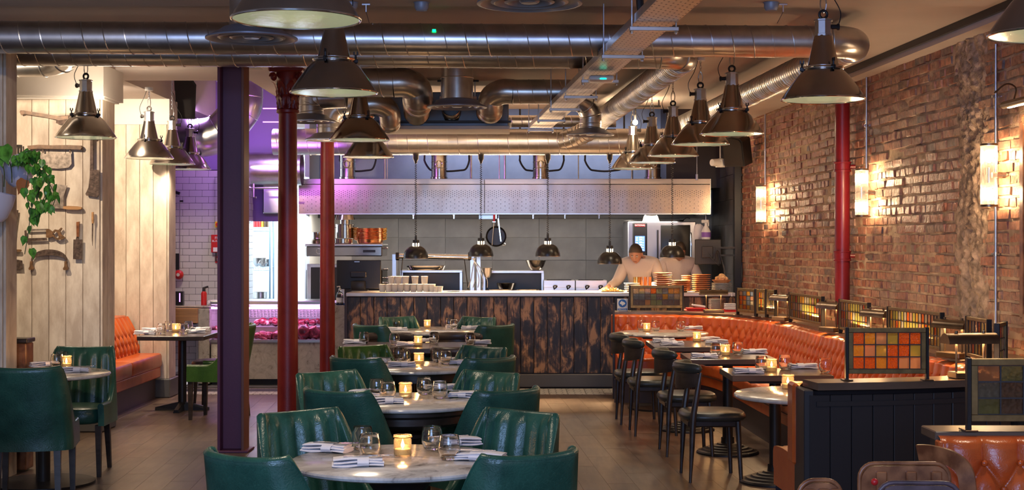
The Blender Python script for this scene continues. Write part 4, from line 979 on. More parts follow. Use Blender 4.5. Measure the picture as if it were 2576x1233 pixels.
place_black(1.20, 12.25, (1, .03), 'black low-back chair, third from the camera along the orange banquette', G3)
place_black(1.14, 13.02, (1, .03), 'black low-back chair furthest from the camera along the orange banquette', G3)
G4 = 'low chairs at the dark rectangular table'
place_black(-1.06, 11.48, (0, 1), 'brown leather low-back chair at the dark table, near side, left one', G4, bc2)
place_black(-.42, 11.48, (0, 1), 'brown leather low-back chair at the dark table, near side, right one', G4, bc2)
place_black(-1.12, 12.95, (0, -1), 'brown leather low-back chair at the dark table, far side, left one', G4, bc2)
place_black(-.50, 12.95, (0, -1), 'brown leather low-back chair at the dark table, far side, right one', G4, bc2)
place_black(-2.93, 14.2, (-1, 0), 'dark leather low chair tucked under the bench table beside the green one', G4, bc2)

# ================================================================ TABLES
def ringbase(t, R=.24, n=5):
    pr = [(.0, .0), (R, 0)]
    for i in range(n):
        r0 = R*(1-i*.16); r1 = R*(1-(i+1)*.16); z = .012+i*.014
        pr += [(r0, z), (r0-.008, z+.010), (r1+.004, z+.011)]
    pr += [(.05, .1), (.05, .12)]
    MB().lathe(pr, n=40).build('base', MT['castiron'], t)
def round_table(x, y, R, lab, kind='ring', top='marble', group=None):
    t = thing('round_table', lab, 'table', (x, y, 0), 0, group)
    MB().lathe([(.0, .75), (R-.012, .75), (R-.003, .745), (R, .7375), (R-.003, .729), (R-.012, .724), (.0, .724)], n=72).build('tabletop', MT[top], t)
    if kind == 'ring':
        ringbase(t); MB().lathe([(.042, .08), (.042, .66), (.06, .68)], n=24).build('column', MT['castiron'], t)
        MB().box((0, 0, .702), (.5, .5, .04), ch=.008).build('top_frame', MT['darkwood'], t)
    elif kind == 'urn':
        MB().lathe([(.0, .0), (.28, .0), (.28, .02), (.24, .035), (.10, .05), (.07, .09)], n=36).build('base', MT['castiron'], t)
        MB().lathe([(.07, .08), (.11, .18), (.10, .28), (.06, .36), (.055, .44), (.085, .52), (.088, .54), (.11, .55), (.112, .57), (.09, .58)], n=32).build('pedestal', MT['darkwood'], t)
        MB().lathe([(.09, .58), (.16, .60), (R*.80, .635), (R*.84, .65), (R*.84, .685), (R*.9, .7), (R*.9, .723), (.0, .723)], n=60).build('apron', MT['darkwood'], t)
    elif kind == 'bell':
        MB().lathe([(.0, 0), (.26, .0), (.25, .03), (.20, .12), (.125, .3), (.10, .45), (.10, .62), (.14, .68), (.22, .705), (.0, .723)], n=40).build('pedestal', MT['castiron'], t)
    elif kind == 'disc':
        MB().lathe([(.0, 0), (.34, .0), (.34, .018), (.0, .022)], n=48).build('base', MT['castiron'], t)
        MB().lathe([(.045, .02), (.045, .70)], n=24).build('column', MT['castiron'], t)
        MB().box((0, 0, .71), (.42, .42, .025), ch=.005).build('top_frame', MT['castiron'], t)
    elif kind == 'legs':
        MB().lathe([(R*.8, .66), (R*.8, .723), (.0, .723)], n=48).build('apron', MT['darkwood'], t)
        for a_ in (.5, 2.1, 3.7, 5.2): MB().cyl((cos(a_)*R*.5, sin(a_)*R*.5, .68), (cos(a_)*R*.6, sin(a_)*R*.6, 0), .026, .018, 10).build('leg', MT['darkwood'], t)
    return t
def square_table(x0, x1, y0, y1, lab, bases=1, cross=False):
    cx_, cy_ = (x0+x1)/2, (y0+y1)/2; t = thing('square_table', lab, 'table', (cx_, cy_, 0))
    MB().box((0, 0, .73), (x1-x0, y1-y0, .04), ch=.003).build('tabletop', MT['tabletop_wood'], t, smooth=0)
    for k in range(bases):
        off = 0 if bases == 1 else (k-.5)*(x1-x0)*.5
        if cross:
            for a_ in (0, pi/2):
                MB().sweep([(-.26*cos(a_)+off, -.26*sin(a_), 0), (0+off, 0, 0), (.26*cos(a_)+off, .26*sin(a_), 0)], lambda i: [(-.03, 0), (.03, 0), (.02, .03 if i != 1 else .09), (-.02, .03 if i != 1 else .09)]).build('foot', MT['castiron'], t, smooth=0)
        else:
            g = thing_part = MB(); R = .24; pr = [(.0, .0), (R, 0)]
            for i in range(5):
                r0 = R*(1-i*.16); r1 = R*(1-(i+1)*.16); z = .012+i*.014; pr += [(r0, z), (r0-.008, z+.010), (r1+.004, z+.011)]
            pr += [(.05, .1), (.05, .12)]; g.lathe(pr, (off, 0, 0), 40).build('base', MT['castiron'], t)
        MB().cyl((off, 0, .06), (off, 0, .70), .04, n=20).build('column', MT['castiron'], t)
        MB().box((off, 0, .70), (.40, .40, .022)).build('top_frame', MT['castiron'], t, smooth=0)
    return t
GT = 'marble tables down the centre'
round_table(-.45, 5.74, .444, 'round marble table nearest the camera', 'bell', group=GT)
round_table(-.585, 7.92, .437, 'second round marble table from the camera, on a turned urn pedestal', 'urn', group=GT)
round_table(-.675, 10.15, .44, 'third round marble table from the camera, on wooden legs', 'legs', group=GT)
round_table(-.86, 14.5, .59, 'wide round marble table furthest from the camera, before the charred counter', 'ring', group=GT)
square_table(X(861, 12.2), X(1225, 12.2)+.0, 11.86, 12.68, 'dark wooden rectangular table between the third and the furthest marble tables', 2)
round_table(-3.16, 9.65, .44, 'round marble table on a flat disc base by the plank pillar', 'disc')
square_table(-3.53, -2.90, 13.46, 14.45, 'dark square table in front of the orange bench on the left', 1, True)
round_table(X(1666, 14.1), 14.1, .455, 'round stone-topped table in the far corner of the banquette', 'disc', 'marble2')
GS = 'dark square tables along the banquette'
for x0, x1, y0, y1, l in ((1.20, 1.84, 12.05, 12.85, 'dark square table with four napkins, furthest along the banquette'), (1.34, 2.0, 10.76, 11.4, 'dark square table, middle of the three along the banquette'), (1.45, 2.12, 9.42, 10.0, 'dark square table, nearest of the three along the banquette')):
    square_table(x0, x1, y0, y1, l)['group'] = GS
round_table(1.74, 8.30, .45, 'round dark-edged stone table behind the end of the black booth partition', 'disc', 'marble2')

# ================================================================ TABLE SETTINGS
def glassmesh():
    m_ = MB().lathe([(.001, 0), (.028, 0), (.036, .008), (.0445, .03), (.0455, .045), (.042, .075), (.0375, .098), (.0365, .0985), (.036, .097), (.0405, .074), (.0436, .045), (.042, .03), (.033, .014), (.02, .012), (.001, .012)], n=28)
    return m_.mesh('drinking_glass', MT['glass'], 50)
gm = glassmesh()
def glass(px, py, lab, g): o = ob('drinking_glass', gm, None, T(px, py)+Vector((0, 0, .001))); return tag(o, lab, 'glass', g)
def candle_proto():
    t = thing('votive_candle', 'lit votive candle', 'candle')
    MB().lathe([(.001, 0), (.034, 0), (.0365, .004), (.0365, .066), (.033, .072), (.036, .076), (.0375, .086), (.035, .086), (.032, .074), (.0335, .065), (.0335, .006), (.001, .005)], n=28).build('jar', MT['jar'], t)
    MB().torus((0, 0, .078), .0375, .0022, 24, 6).build('rim_band', MT['gold'], t)
    MB().lathe([(.001, .03), (.032, .03), (.032, .007), (.001, .007)], n=20).build('wax', MT['wax'], t)
    MB().lathe([(.0005, .031), (.006, .038), (.0075, .046), (.004, .058), (.0005, .07)], n=10).build('flame', MT['flame'], t)
    return t
cp = candle_proto(); cfirst = [1]
def candle(px, py, lab, z=.75):
    p = T(px, py, z)+Vector((0, 0, .001))
    if cfirst[0]: cfirst[0] = 0; cp.location = p; cp['label'] = lab; cp['group'] = 'lit votive candles'
    else: dup(cp, p, 0, lab, 'lit votive candles')
    lamp('POINT', 'candle_flame_light', (p.x, p.y, p.z+.10), .9, (1, .5, .18), .02)
def napkin_proto(fork=True, fold=0):
    t = thing('folded_napkin', 'folded white napkin', 'napkin'); random.seed(30+fold)
    def nap(w, l, h, z, sh):
        def f(u, v):
            th = 2*pi*v; cx_, sy_ = cos(th), sin(th); x = (u-.5)*l; k = (abs(cx_)**3+abs(sy_)**3)**(-1/3)
            y = k*cx_*w/2*(1+.04*sin(u*9+sh)); zz = z+h/2+k*sy_*h/2*(1+.25*sin(u*7+sh*3)); return (x, y, zz+.003*sin(x*30+sh))
        m_ = MB().grid(f, 16, 12); n_ = 13; m_.f.append(list(range(12))[::-1]); m_.f.append([16*n_+q for q in range(12)]); return m_
    a_ = MB()
    for k, (w, l, h, z) in enumerate(((.10, .20, .011, 0), (.095, .195, .011, .0115), (.085, .19, .010, .023))):
        q = nap(w, l, h, z, k+fold); a_.add([(p[0]+(.004 if k == 1 else 0), p[1]+.003*k, p[2]) for p in q.v], q.f)
    a_.build('folded_cloth', MT['linen'], t, smooth=50)
    b_ = MB().grid(lambda u, v: (.02+(u-.5)*.045, cos(2*pi*v)*.053, .0165+sin(2*pi*v)*.020), 2, 16).build('cloth_band', MT['linen'], t)
    if fork:
        f_ = MB().box((.03, .01, .0375), (.09, .007, .002)).box((.09, .01, .038), (.03, .018, .002))
        for k in range(4): f_.box((.122, .003+k*.0048, .039), (.036, .0022, .002))
        f_.build('fork', MT['chrome'], t, smooth=0)
        MB().box((-.0, -.012, .0375), (.11, .01, .002)).box((.085, -.012, .0375), (.075, .016, .0015), ch=.0006).build('knife', MT['chrome'], t, smooth=0)
    return t
npf = napkin_proto(); npn = napkin_proto(False, 2); nf = {}
def napkin(px, py, lab, rz=0, fork=True):
    src = npf if fork else npn; p = T(px, py)+Vector((0, 0, .001))
    if src.name not in nf: nf[src.name] = 1; src.location = p; src.rotation_euler = (0, 0, rz); src['label'] = lab; src['group'] = 'folded napkins'
    else: dup(src, p, rz, lab, 'folded napkins')
def setting(desc, cand, gl_, np_):
    candle(cand[0], cand[1], 'lit votive candle in a ribbed glass jar on '+desc)
    for px, py, w in gl_: glass(px, py, 'stemless glass on %s, %s' % (desc, w), 'stemless water glasses')
    for px, py, rz, w, fk in np_: napkin(px, py, 'folded white napkin on %s, %s' % (desc, w), rz, fk)
setting('the nearest marble table', (1013, 1148), [(912, 1132, 'left pair, rear'), (930, 1153, 'left pair, front'), (1087, 1132, 'right pair, rear'), (1130, 1157, 'right pair, front')],
 [(822, 1136, -.35, 'back left', True), (900, 1172, .12, 'front left', True), (1212, 1158, 2.9, 'front right', True), (1150, 1120, 3.5, 'back right', True)])
setting('the second marble table', (1020, 1001), [(948, 997, 'left pair, rear'), (975, 1005, 'left pair, front'), (1067, 993, 'right pair, rear'), (1106, 1003, 'right pair, front')],
 [(969, 1015, .12, 'front left', True), (922, 996, -.3, 'back left', True), (1175, 1000, 2.95, 'front right', True), (1110, 982, 3.5, 'back right', False)])
setting('the third marble table', (1054, 918), [(1003, 909, 'left pair, rear'), (1018, 915, 'left pair, front'), (1101, 911, 'right pair, rear'), (1121, 917, 'right pair, front')],
 [(946, 912, -.3, 'back left', True), (1010, 922, .1, 'front left', False), (1136, 911, 3.4, 'back right', False), (1168, 917, 2.9, 'front right', True)])
setting('the dark rectangular table', (1052, 871), [(916, 864, 'far left'), (992, 868, 'left of the candle'), (1092, 864, 'right of the candle'), (1183, 867, 'far right')],
 [(892, 864, .05, 'far left', False), (1026, 870, .1, 'beside the candle', False), (1070, 861, 3.2, 'behind the candle', False), (1207, 865, 3.1, 'far right', False)])
setting('the furthest centre table', (1075, 826), [(996, 827, 'left pair, front'), (1013, 824.5, 'left pair, rear'), (1129, 824, 'right pair, rear'), (1142, 828, 'right pair, front')],
 [(977, 825, -.2, 'back left', False), (1000, 832, .1, 'front left', False), (1146, 824.5, 3.3, 'back right', False), (1186, 828, 3.0, 'front right', False)])
setting('the table by the plank pillar', (167, 926), [(143, 927, 'left of the candle'), (156, 920, 'behind the candle')], [(112, 922, .5, 'left side', True), (188, 936, .1, 'right front', True)])
setting('the bench table on the left', (442, 836), [(407, 840, 'leftmost'), (425, 833, 'left rear'), (463, 840, 'right front'), (474, 833, 'right rear')],
 [(364, 841, .1, 'left front', False), (382, 834, .1, 'left rear', False), (494, 838, 3.2, 'right front', False), (505, 832, 3.2, 'right rear', False)])
setting('the round corner table of the banquette', (1627, 835), [(1649, 833, 'beside the candle'), (1712, 833, 'at the middle'), (1614, 831, 'leftmost')], [(1743, 829, 3.1, 'right side', False)])
setting('the furthest square banquette table', (1753, 860), [], [(1669, 861, .05, 'rear left', False), (1690, 868, .05, 'front left', False), (1783, 857, 3.2, 'rear right', True), (1803, 864, 3.1, 'front right', True)])
setting('the middle square banquette table', (1825, 895), [(1800, 896, 'left of the candle'), (1856, 893, 'right of the candle')], [(1771, 900, .03, 'left side', False), (1898, 889, 3.1, 'right side', False)])
setting('the nearest square banquette table', (1941, 935), [(1916, 933, 'left of the candle'), (1975, 930, 'right of the candle'), (2077, 938, 'far right, peeking over the partition')], [(1882, 939, .05, 'left side', False), (2020, 927, 3.1, 'right side', False)])
candle(1982, 979, 'lit votive candle on the round table behind the partition, left of the two'); candle(2004, 998, 'lit votive candle on the round table behind the partition, right of the two')

# ================================================================ BANQUETTE
backpts = [(1.08,15.1),(1.45,15.08),(1.80,14.97),(2.07,14.74),(2.28,14.42),(2.42,14.0),(2.50,13.5),(2.54,12.9),(2.58,11.6),(2.66,10.2),(2.73,9.0),(2.73,8.5),(2.64,8.12),(2.42,7.86),(2.0,7.70),(1.53,7.62)]
frontpts = [(1.08,14.55),(1.38,14.53),(1.60,14.42),(1.76,14.2),(1.87,13.9),(1.93,13.6),(1.97,13.2),(1.99,12.7),(2.03,11.6),(2.10,10.2),(2.16,9.1),(2.14,8.85),(2.06,8.6),(1.92,8.42),(1.75,8.3),(1.50,8.22)]
pb = catmull([(x, y, 0) for x, y in backpts], 24); pf = catmull([(x, y, 0) for x, y in frontpts], 24)
cum = [0]
for a, b in zip(pb, pb[1:]): cum.append(cum[-1]+(b-a).length)
PLn = cum[-1]
import bisect
def along(path, s):
    i = min(max(bisect.bisect_right(cum, s)-1, 0), len(path)-2); k = (s-cum[i])/max(1e-9, cum[i+1]-cum[i]); return path[i].lerp(path[i+1], k), i
def bpath(s):
    p, i = along(pb, s); t_ = (pb[min(i+2, len(pb)-1)]-pb[max(i-1, 0)]).normalized(); return p, t_, Vector((-t_.y, t_.x, 0))
SP, RW = .135, .094; ZT = .79
def tuft(s, z, zt=ZT):
    if z > zt: a_ = abs(sin(pi*s/SP)); return .026*(a_**.55)
    v = (zt-z)/RW; A = s/SP+v/2; B = s/SP-v/2
    return .027*min(1, (abs(sin(pi*A))*abs(sin(pi*B)))**.5*1.1)
bq = thing('banquette', 'long curved orange leather banquette with deep-buttoned back along the brick wall', 'banquette')
n1 = int(PLn/.0125); H0, H1 = .44, .875
def bk(u, v):
    s = u*PLn; p, t_, n = bpath(s)
    edge = min(1, min(s, PLn-s)/.03)
    if v < .82:
        k = v/.82; z = H0+(H1-.03-H0)*k; off = -tuft(s, z)*edge-.085*(1-k)
    else:
        a_ = (v-.82)/.18*pi/2; z = H1-.03+.03*sin(a_)+.004*abs(sin(pi*s/SP)); off = -tuft(s, H1-.03)*edge*cos(a_)+.07*(1-cos(a_))
    return p+n*off+Vector((0, 0, z))
MB().grid(bk, n1, 46).build('tufted_back', MT['orange'], bq, smooth=70)
def buttons(parent, fn, S, count, nm='button'):
    bmn = MB().ball((0, 0, 0), .0085, 10, (1, 1, .6)).mesh(nm, MT['orange'])
    stuff = MB(); k = 0
    for r in range(4):
        for i in range(int(S/SP)+1):
            s = (i+.0+(.5 if r % 2 else 0))*SP
            if s < .03 or s > S-.03: continue
            p, n = fn(s, ZT-r*RW)
            if k < count and (s > S-99): k += 1; o = ob(nm, bmn, parent, p); o.rotation_euler = (-n).to_track_quat('Z', 'Y').to_euler()
def bfn(s, z):
    p, t_, n = bpath(s); k = (z-H0)/(H1-.03-H0); return p+n*(-.015-.085*(1-k))+Vector((0, 0, z)), n
buttons(bq, bfn, PLn, 280)
# back panel/core behind the leather
core = MB().sweep(pb[::6]+[pb[-1]], [(.0, .05), (.09, .05), (.09, .84), (.0, .84)]); core.build('back_core', MT['kick'], bq, smooth=40)
def frontat(s): return along(pf, s)[0]
def seat(u, v):
    s = u*PLn; b_, t_, n = bpath(s); f_ = frontat(s); w_ = (f_-b_); b2 = b_+w_.normalized()*.07
    wr_ = .003*sin(s*37+v*9)+.002*sin(s*91)
    if v < .45: k = v/.45; p = b2.lerp(f_, k*.93); z = .46+.016*sin(pi*k)+wr_
    elif v < .65: a_ = (v-.45)/.2*pi/2; p = b2.lerp(f_, .93)+(f_-b2).normalized()*(.04*sin(a_)); z = .46-.04*(1-cos(a_))+wr_
    elif v < .85: k = (v-.65)/.2; p = b2.lerp(f_, .93)+(f_-b2).normalized()*(.04-.012*sin(pi*0)); z = .42-.08*k
    else: k = (v-.85)/.15; p = b2.lerp(f_, .93)+(f_-b2).normalized()*(.035-.012*(1 if k > 0 else 0)); z = .34-.10*k
    return p+Vector((0, 0, z))
sg = MB().grid(seat, 420, 30); k_ = 31
for i_, r_ in ((0, False), (420, True)):
    b2_ = sg.v[i_*k_]; sg.v.append((b2_[0], b2_[1], .24)); f_ = [i_*k_+q for q in range(k_)]+[len(sg.v)-1]; sg.f.append(f_ if r_ else f_[::-1])
sg.build('seat_cushion', MT['orange'], bq, smooth=60)
nail = MB()
for i in range(560):
    s = PLn*(i+.5)/560; b_, t_, n = bpath(s); f_ = frontat(s); b2 = b_+(f_-b_).normalized()*.07; p = b2.lerp(f_, .93)+(f_-b2).normalized()*.036+Vector((0, 0, .335)); nail.box(p, (.006, .006, .006))
no = nail.build('nail_trim', MT['bronze'], bq, smooth=0); no['kind'] = 'stuff'
def plin(u, v):
    s = u*PLn; b_, t_, n = bpath(s); f_ = frontat(s); return b_.lerp(f_, .90)+Vector((0, 0, .0+.26*v))
MB().grid(plin, 160, 1).build('plinth', MT['kick'], bq)
# end caps
p0, t0, n0 = bpath(0); p1, t1, n1_ = bpath(PLn)
MB().box((1.065, 15.13, .66), (.03, .14, .43), ch=.008).build('back_end', MT['orange'], bq)
MB().box((1.065, 15.0, .5), (.02, .06, 1.0)).box((1.06, 14.63, .12), (.03, .03, .24)).build('end_foot', MT['darkwood'], bq, smooth=0)
MB().box((1.505, 7.66, .66), (.035, .15, .43), ch=.012).build('back_end', MT['orange'], bq)
# shelf on top, runs to the wall
sh = thing('banquette_shelf', 'dark wooden shelf capping the banquette back, carrying screens and lamps', 'shelf')
def wfun(s):
    p, t_, n = bpath(s)
    # distance along n to the wall plane
    den = n.x+.058*n.y; q = (3.80-.058*p.y-p.x)/den if den > .05 else 9
    return max(.22, min(q-.005, .62)) if s < PLn-1.6 else min(.28, max(.05, q))
def shp(i_):
    s = PLn*i_/260; return s
sb = MB(); vs = []; fs = []
for i in range(261):
    s = PLn*i/260; p, t_, n = bpath(s); w0 = .05
    w1 = wfun(s)
    if s < 1.0: w1 = .42
    k = ss(PLn-2.4, PLn-1.3, s); w1 = w1*(1-k)+.27*k
    a_ = p+n*w0; b_ = p+n*w1
    for q in (a_, b_):
        vs.append(q+Vector((0, 0, .862))); vs.append(q+Vector((0, 0, .90)))
for i in range(260):
    o = i*4; fs += [(o+1, o+3, o+7, o+5), (o, o+4, o+6, o+2), (o, o+1, o+5, o+4), (o+2, o+6, o+7, o+3)]
fs += [(0, 2, 3, 1), (260*4, 260*4+1, 260*4+3, 260*4+2)]
MB().add(vs, fs).build('shelf_board', MT['shelfwood'], sh, smooth=30)
# partition boards facing the camera
pt = thing('booth_partition', 'curved black-painted booth partition of vertical boards facing the camera', 'partition')
s = PLn-.02; k = 0
while k < 11:
    p, t_, n = bpath(s); q = p+n*.235; o = MB().box((0, 0, 0), (.112, .022, .83), ch=.003).build('board', MT['blacklacquer'], pt, q+Vector((0, 0, .42)), smooth=0)
    o.rotation_euler = (0, 0, atan2(t_.y, t_.x)); k += 1; s2 = s
    while s2 > .1:
        s2 -= .002; a2, b2_, c2 = bpath(s2)
        if (a2+c2*.235-q).length >= .1145: break
    s = s2
rl = []
for i in range(30):
    s = PLn-.0-i*.043; p, t_, n = bpath(s); rl.append(p+n*.25+Vector((0, 0, .79)))
MB().sweep(rl, [(-.006, -.012), (.010, -.012), (.010, .012), (-.006, .012)]).build('rail', MT['blacklacquer'], pt, smooth=0)
MB().box((1.53, 7.50, .43), (.05, .25, .86), ch=.004).build('end_post', MT['blacklacquer'], pt, smooth=0)

# near booth, bottom right
nb = thing('orange_booth', 'orange deep-buttoned booth back at the bottom right corner, facing the camera', 'booth')
bx0, bx1, by = X(2372, 5.38), 2.9, 5.40
def nbk(u, v):
    x = bx0+u*(bx1-bx0); s = x-X(2475, 5.38)+10*SP; edge = min(1, (x-bx0)/.04)
    if v < .85: k = v/.85; z = .44+(.855-.44)*k; off = tuft(s, z, .79)*edge*1.15+.08*(1-k)
    else: a_ = (v-.85)/.15*pi/2; z = .855+.03*sin(a_); off = tuft(s, .86)*edge*cos(a_)-.05*(1-cos(a_))
    return (x, by-off, z)
MB().grid(nbk, 200, 60).build('tufted_back', MT['orange'], nb, smooth=70)
bmn = MB().ball((0, 0, 0), .0115, 14, (1, 1, .7)).mesh('button', MT['orange'])
for r in range(4):
    for i in range(-2, 9):
        x = X(2475, 5.38)+(i+(.5 if r % 2 else 0))*SP
        if bx0+.03 < x < bx1-.02: z = .79-r*RW; o = ob('button', bmn, nb, (x, by-.016-.08*(1-(z-.44)/.415), z)); o.rotation_euler = (pi/2, 0, 0)
MB().box(((bx0+bx1)/2, by-.3, .36), (bx1-bx0, .56, .22), ch=.03).build('seat_cushion', MT['orange'], nb); MB().box(((bx0+bx1)/2, by-.28, .13), (bx1-bx0-.02, .5, .25)).build('plinth', MT['kick'], nb, smooth=0)
MB().box((bx0-.002, by+.02, .62), (.02, .05, .5), ch=.005).build('back_end', MT['orange'], nb)
t = thing('booth_shelf', 'dark wooden shelf and panel behind the orange booth at bottom right', 'shelf'); MB().box(((1.61+2.95)/2, 5.54, .882), (2.95-1.61, .19, .036), ch=.004).build('shelf_board', MT['shelfwood'], t, smooth=0); MB().box(((1.64+2.92)/2, 5.54, .432), (1.28, .15, .864)).build('panel', MT['blacklacquer'], t, smooth=0)

# ================================================================ STAINED GLASS SCREENS
random.seed(21)
def screen(pa, pb_, lab, cols, rows, pal, z0=.9, ztop=1.175, zlow=.935, group='stained glass screens on the banquette shelf', fr=.028):
    a = Vector((pa[0], pa[1], 0)); b = Vector((pb_[0], pb_[1], 0)); L_ = (b-a).length; rz = atan2((b-a).y, (b-a).x)
    t = thing('stained_glass_screen', lab, 'glass screen', (a.x, a.y, z0+.001), rz, group)
    zt = ztop-z0; zl = zlow-z0; pw = .016
    for s in (0, L_):
        MB().box((s, 0, zt/2+.003), (pw, .03, zt), ch=.002).build('post', MT['castiron'], t, smooth=0); MB().box((s, 0, .003), (.05, .085, .006), ch=.002).build('foot_plate', MT['bronze'], t, smooth=0)
    x0, x1 = pw/2, L_-pw/2
    for z in (zl+fr/2, zt-fr/2): MB().box((L_/2, 0, z), (x1-x0, .022, fr), ch=.002).build('frame_rail', MT['brass'], t, smooth=0)
    for x in (x0+fr/2, x1-fr/2): MB().box((x, 0, (zl+zt)/2), (fr, .0225, zt-zl-2*fr), ch=.002).build('frame_stile', MT['brass'], t, smooth=0)
    gx0, gx1, gz0, gz1 = x0+fr, x1-fr, zl+fr, zt-fr; cw = (gx1-gx0)/cols; rh = (gz1-gz0)/rows
    came = MB()
    for i in range(cols+1): came.box((gx0+i*cw, 0, (gz0+gz1)/2), (.005, .010, gz1-gz0))
    for j in range(rows+1): came.box(((gx0+gx1)/2, 0, gz0+j*rh), (gx1-gx0, .011, .005))
    came.build('lead_strips', MT['lead'], t, smooth=0); keys = {}
    for i in range(cols):
        for j in range(rows):
            kk = pal[(i*rows+j) % len(pal)] if isinstance(pal, list) and len(pal) == cols*rows else random.choice(pal)
            if kk not in keys: keys[kk] = MB().box((0, 0, 0), (cw-.002, .004, rh-.002), ch=.0012).mesh('pane', PANES[kk], 0)
            ob('pane', keys[kk], t, (gx0+(i+.5)*cw, 0, gz0+(j+.5)*rh))
    return t
PA = ['smoke','blue','clear', 'smoke','blue','green', 'rose','smoke','blue', 'green','green','orange', 'green','smoke','green', 'smoke','amber','blue', 'smoke','blue','amber', 'smoke','clear','amber']
screen((X(1588, 15.12), 15.32), (X(1724, 15.12), 15.32), 'wide stained glass screen in front of the kitchen pass, eight panes across', 8, 3, PA)
W = ['amber', 'orange', 'clear', 'olive', 'rose']
screen((X(1856, 14.5), 14.5), (X(1901, 14.1), 14.1), 'first wing of the folded stained glass screen in the banquette corner', 4, 4, ['clear', 'amber', 'rose', 'orange', 'blue'])
screen((X(1903, 14.07), 14.07), (X(1928, 13.95), 13.95), 'narrow middle wing of the folded stained glass screen in the corner', 3, 3, W)
screen((X(1930, 13.93), 13.93), (X(1951, 13.75), 13.75), 'narrow last wing of the folded stained glass screen in the corner', 3, 3, W)
V = ['amber', 'olive', 'orange', 'rose', 'olive', 'clear']
screen((X(1988, 13.1), 13.1), (X(2070, 12.0), 12.0), 'stained glass screen of narrow panes left of the red pipe', 13, 3, V, fr=.02)
screen((X(2114, 11.46), 11.46), (X(2186, 10.7), 10.7), 'stained glass screen of narrow panes just right of the red pipe', 11, 3, V, fr=.02)
screen((X(2236, 10.05), 10.05), (X(2370, 9.15), 9.15), 'long stained glass screen of narrow panes behind the framed booth screen', 17, 3, V, fr=.02)
screen((X(2434, 8.72), 8.72), (X(2488, 8.30), 8.30), 'far wing of the angled stained glass screen at the booth corner', 6, 3, V, fr=.02)
screen((X(2508, 7.88), 7.88), (X(2528, 8.1), 8.1), 'end-on wing of the angled stained glass screen at the booth corner', 4, 3, V, fr=.02)
PG = ['orange','amber','orange', 'orange','rose','amber', 'amber','olive','rose', 'orange','orange','olive', 'rose','orange','orange', 'rose','olive','orange']
screen((X(2130, 7.5), 7.5), (X(2332, 7.5), 7.5), 'square-paned amber screen on the black partition, three rows of six', 6, 3, PG, fr=.024)
PH = ['smoke','blue','rose', 'green','smoke','green', 'green','rose','rose', 'smoke','blue','rose', 'rose','green','blue']
screen((X(2436, 5.47), 5.47), (X(2436, 5.47)+.42, 5.47), 'large stained glass screen on the near booth, cut off by the right edge', 4, 3, ['green','blue','rose','smoke','smoke','green','smoke','rose','rose','rose','green','smoke'], fr=.026)

# desk lamps on the shelf
def desklamp(x, y, rz, lab, L_=.29, z=.9):
    t = thing('shelf_lamp', lab, 'lamp', (x, y, z+.001), rz, 'bronze lamps on the banquette shelf'); R = .055; zc_ = .185
    MB().box((0, 0, .0175), (L_*.72, .10, .035), ch=.004).build('base', MT['bronze'], t, smooth=0)
    for s in (-1, 1): MB().cyl((s*L_*.27, 0, .03), (s*L_*.27, 0, zc_+R+.004), .006, n=10).build('pole', MT['bronze'], t)
    def f(u, v):
        a_ = pi*v; return (-L_/2+u*L_, cos(a_)*R, zc_+sin(a_)*R)
    sh_ = MB().grid(f, 1, 20)
    for s in (-1, 1): sh_.add([(s*L_/2, cos(pi*i/20)*R, zc_+sin(pi*i/20)*R) for i in range(21)], [list(range(21))])
    def f2(u, v):
        a_ = pi*v; return (-L_/2+.003+u*(L_-.006), cos(a_)*(R-.002), zc_+sin(a_)*(R-.002))
    sh_.grid(f2, 1, 20); so = sh_.build('shade', MT['bronze'], t, smooth=50)
    for s in (-1, 1): MB().cyl((s*L_*.27, 0, zc_+R), (s*L_*.27, 0, zc_+R+.012), .009, n=10).build('finial', MT['bronze'], so)
    MB().cyl((-L_*.36, 0, zc_+.02), (L_*.36, 0, zc_+.02), .009, n=8).build('lamp_tube', MT['bulb_soft'], t)
    lamp('AREA', 'shelf_lamp_light', (x, y, z+zc_-.0), 5, (1, .55, .22), L_*.7, rot=(0, 0, rz), sy=.03)
MT['bulb_soft'] = mat('soft_tube', (1, .8, .5), .5, emit=(1, .6, .25), es=10)
for px, d, rz, lab in ((1795, 14.95, 0, 'bronze half-round lamp beside the wide glass screen, in front of the plates'), (1968, 13.45, -1.15, 'bronze half-round lamp between the corner screen and the next screen'),
 (2090, 11.75, -1.2, 'bronze half-round lamp in front of the foot of the red pipe'), (2206, 10.42, -1.2, 'bronze half-round lamp right of the red pipe, between two narrow-paned screens'),
 (2398, 9.0, -1.15, 'bronze half-round lamp left of the booth corner screen'), (2440, 7.62, .18, 'large bronze half-round lamp on the black partition, nearest the camera')):
    desklamp(X(px, d), d, rz, lab)

# ================================================================ LEFT BENCH
lb = thing('bench_seat', 'orange leather bench with buttoned back against the plank wall on the left', 'bench')
def lbk(u, v):
    y = 12.72+u*2.34; s = y-12.72; k = v; z = .44+(.86-.44)*v; return (-4.10+.03+tuft(s, z, .72)*1.3+.12*(1-k)+.04*sin(k*pi), y, z)
MB().grid(lbk, 150, 40).build('tufted_back', MT['orange'], lb, smooth=70)
MB().box((-4.12, 13.89, .62), (.14, 2.34, .5), ch=.02).build('back_core', MT['orange'], lb)
for k in range(2): MB().box((-3.90, 13.31+k*1.17, .40), (.44, 1.165, .15), ch=.03).build('seat_cushion', MT['orange'], lb)
MB().box((-3.91, 13.89, .275), (.43, 2.32, .11), ch=.01).build('seat_border', MT['orange'], lb); MB().box((-3.93, 13.89, .11), (.36, 2.32, .22)).build('plinth', MT['kick'], lb, smooth=0)
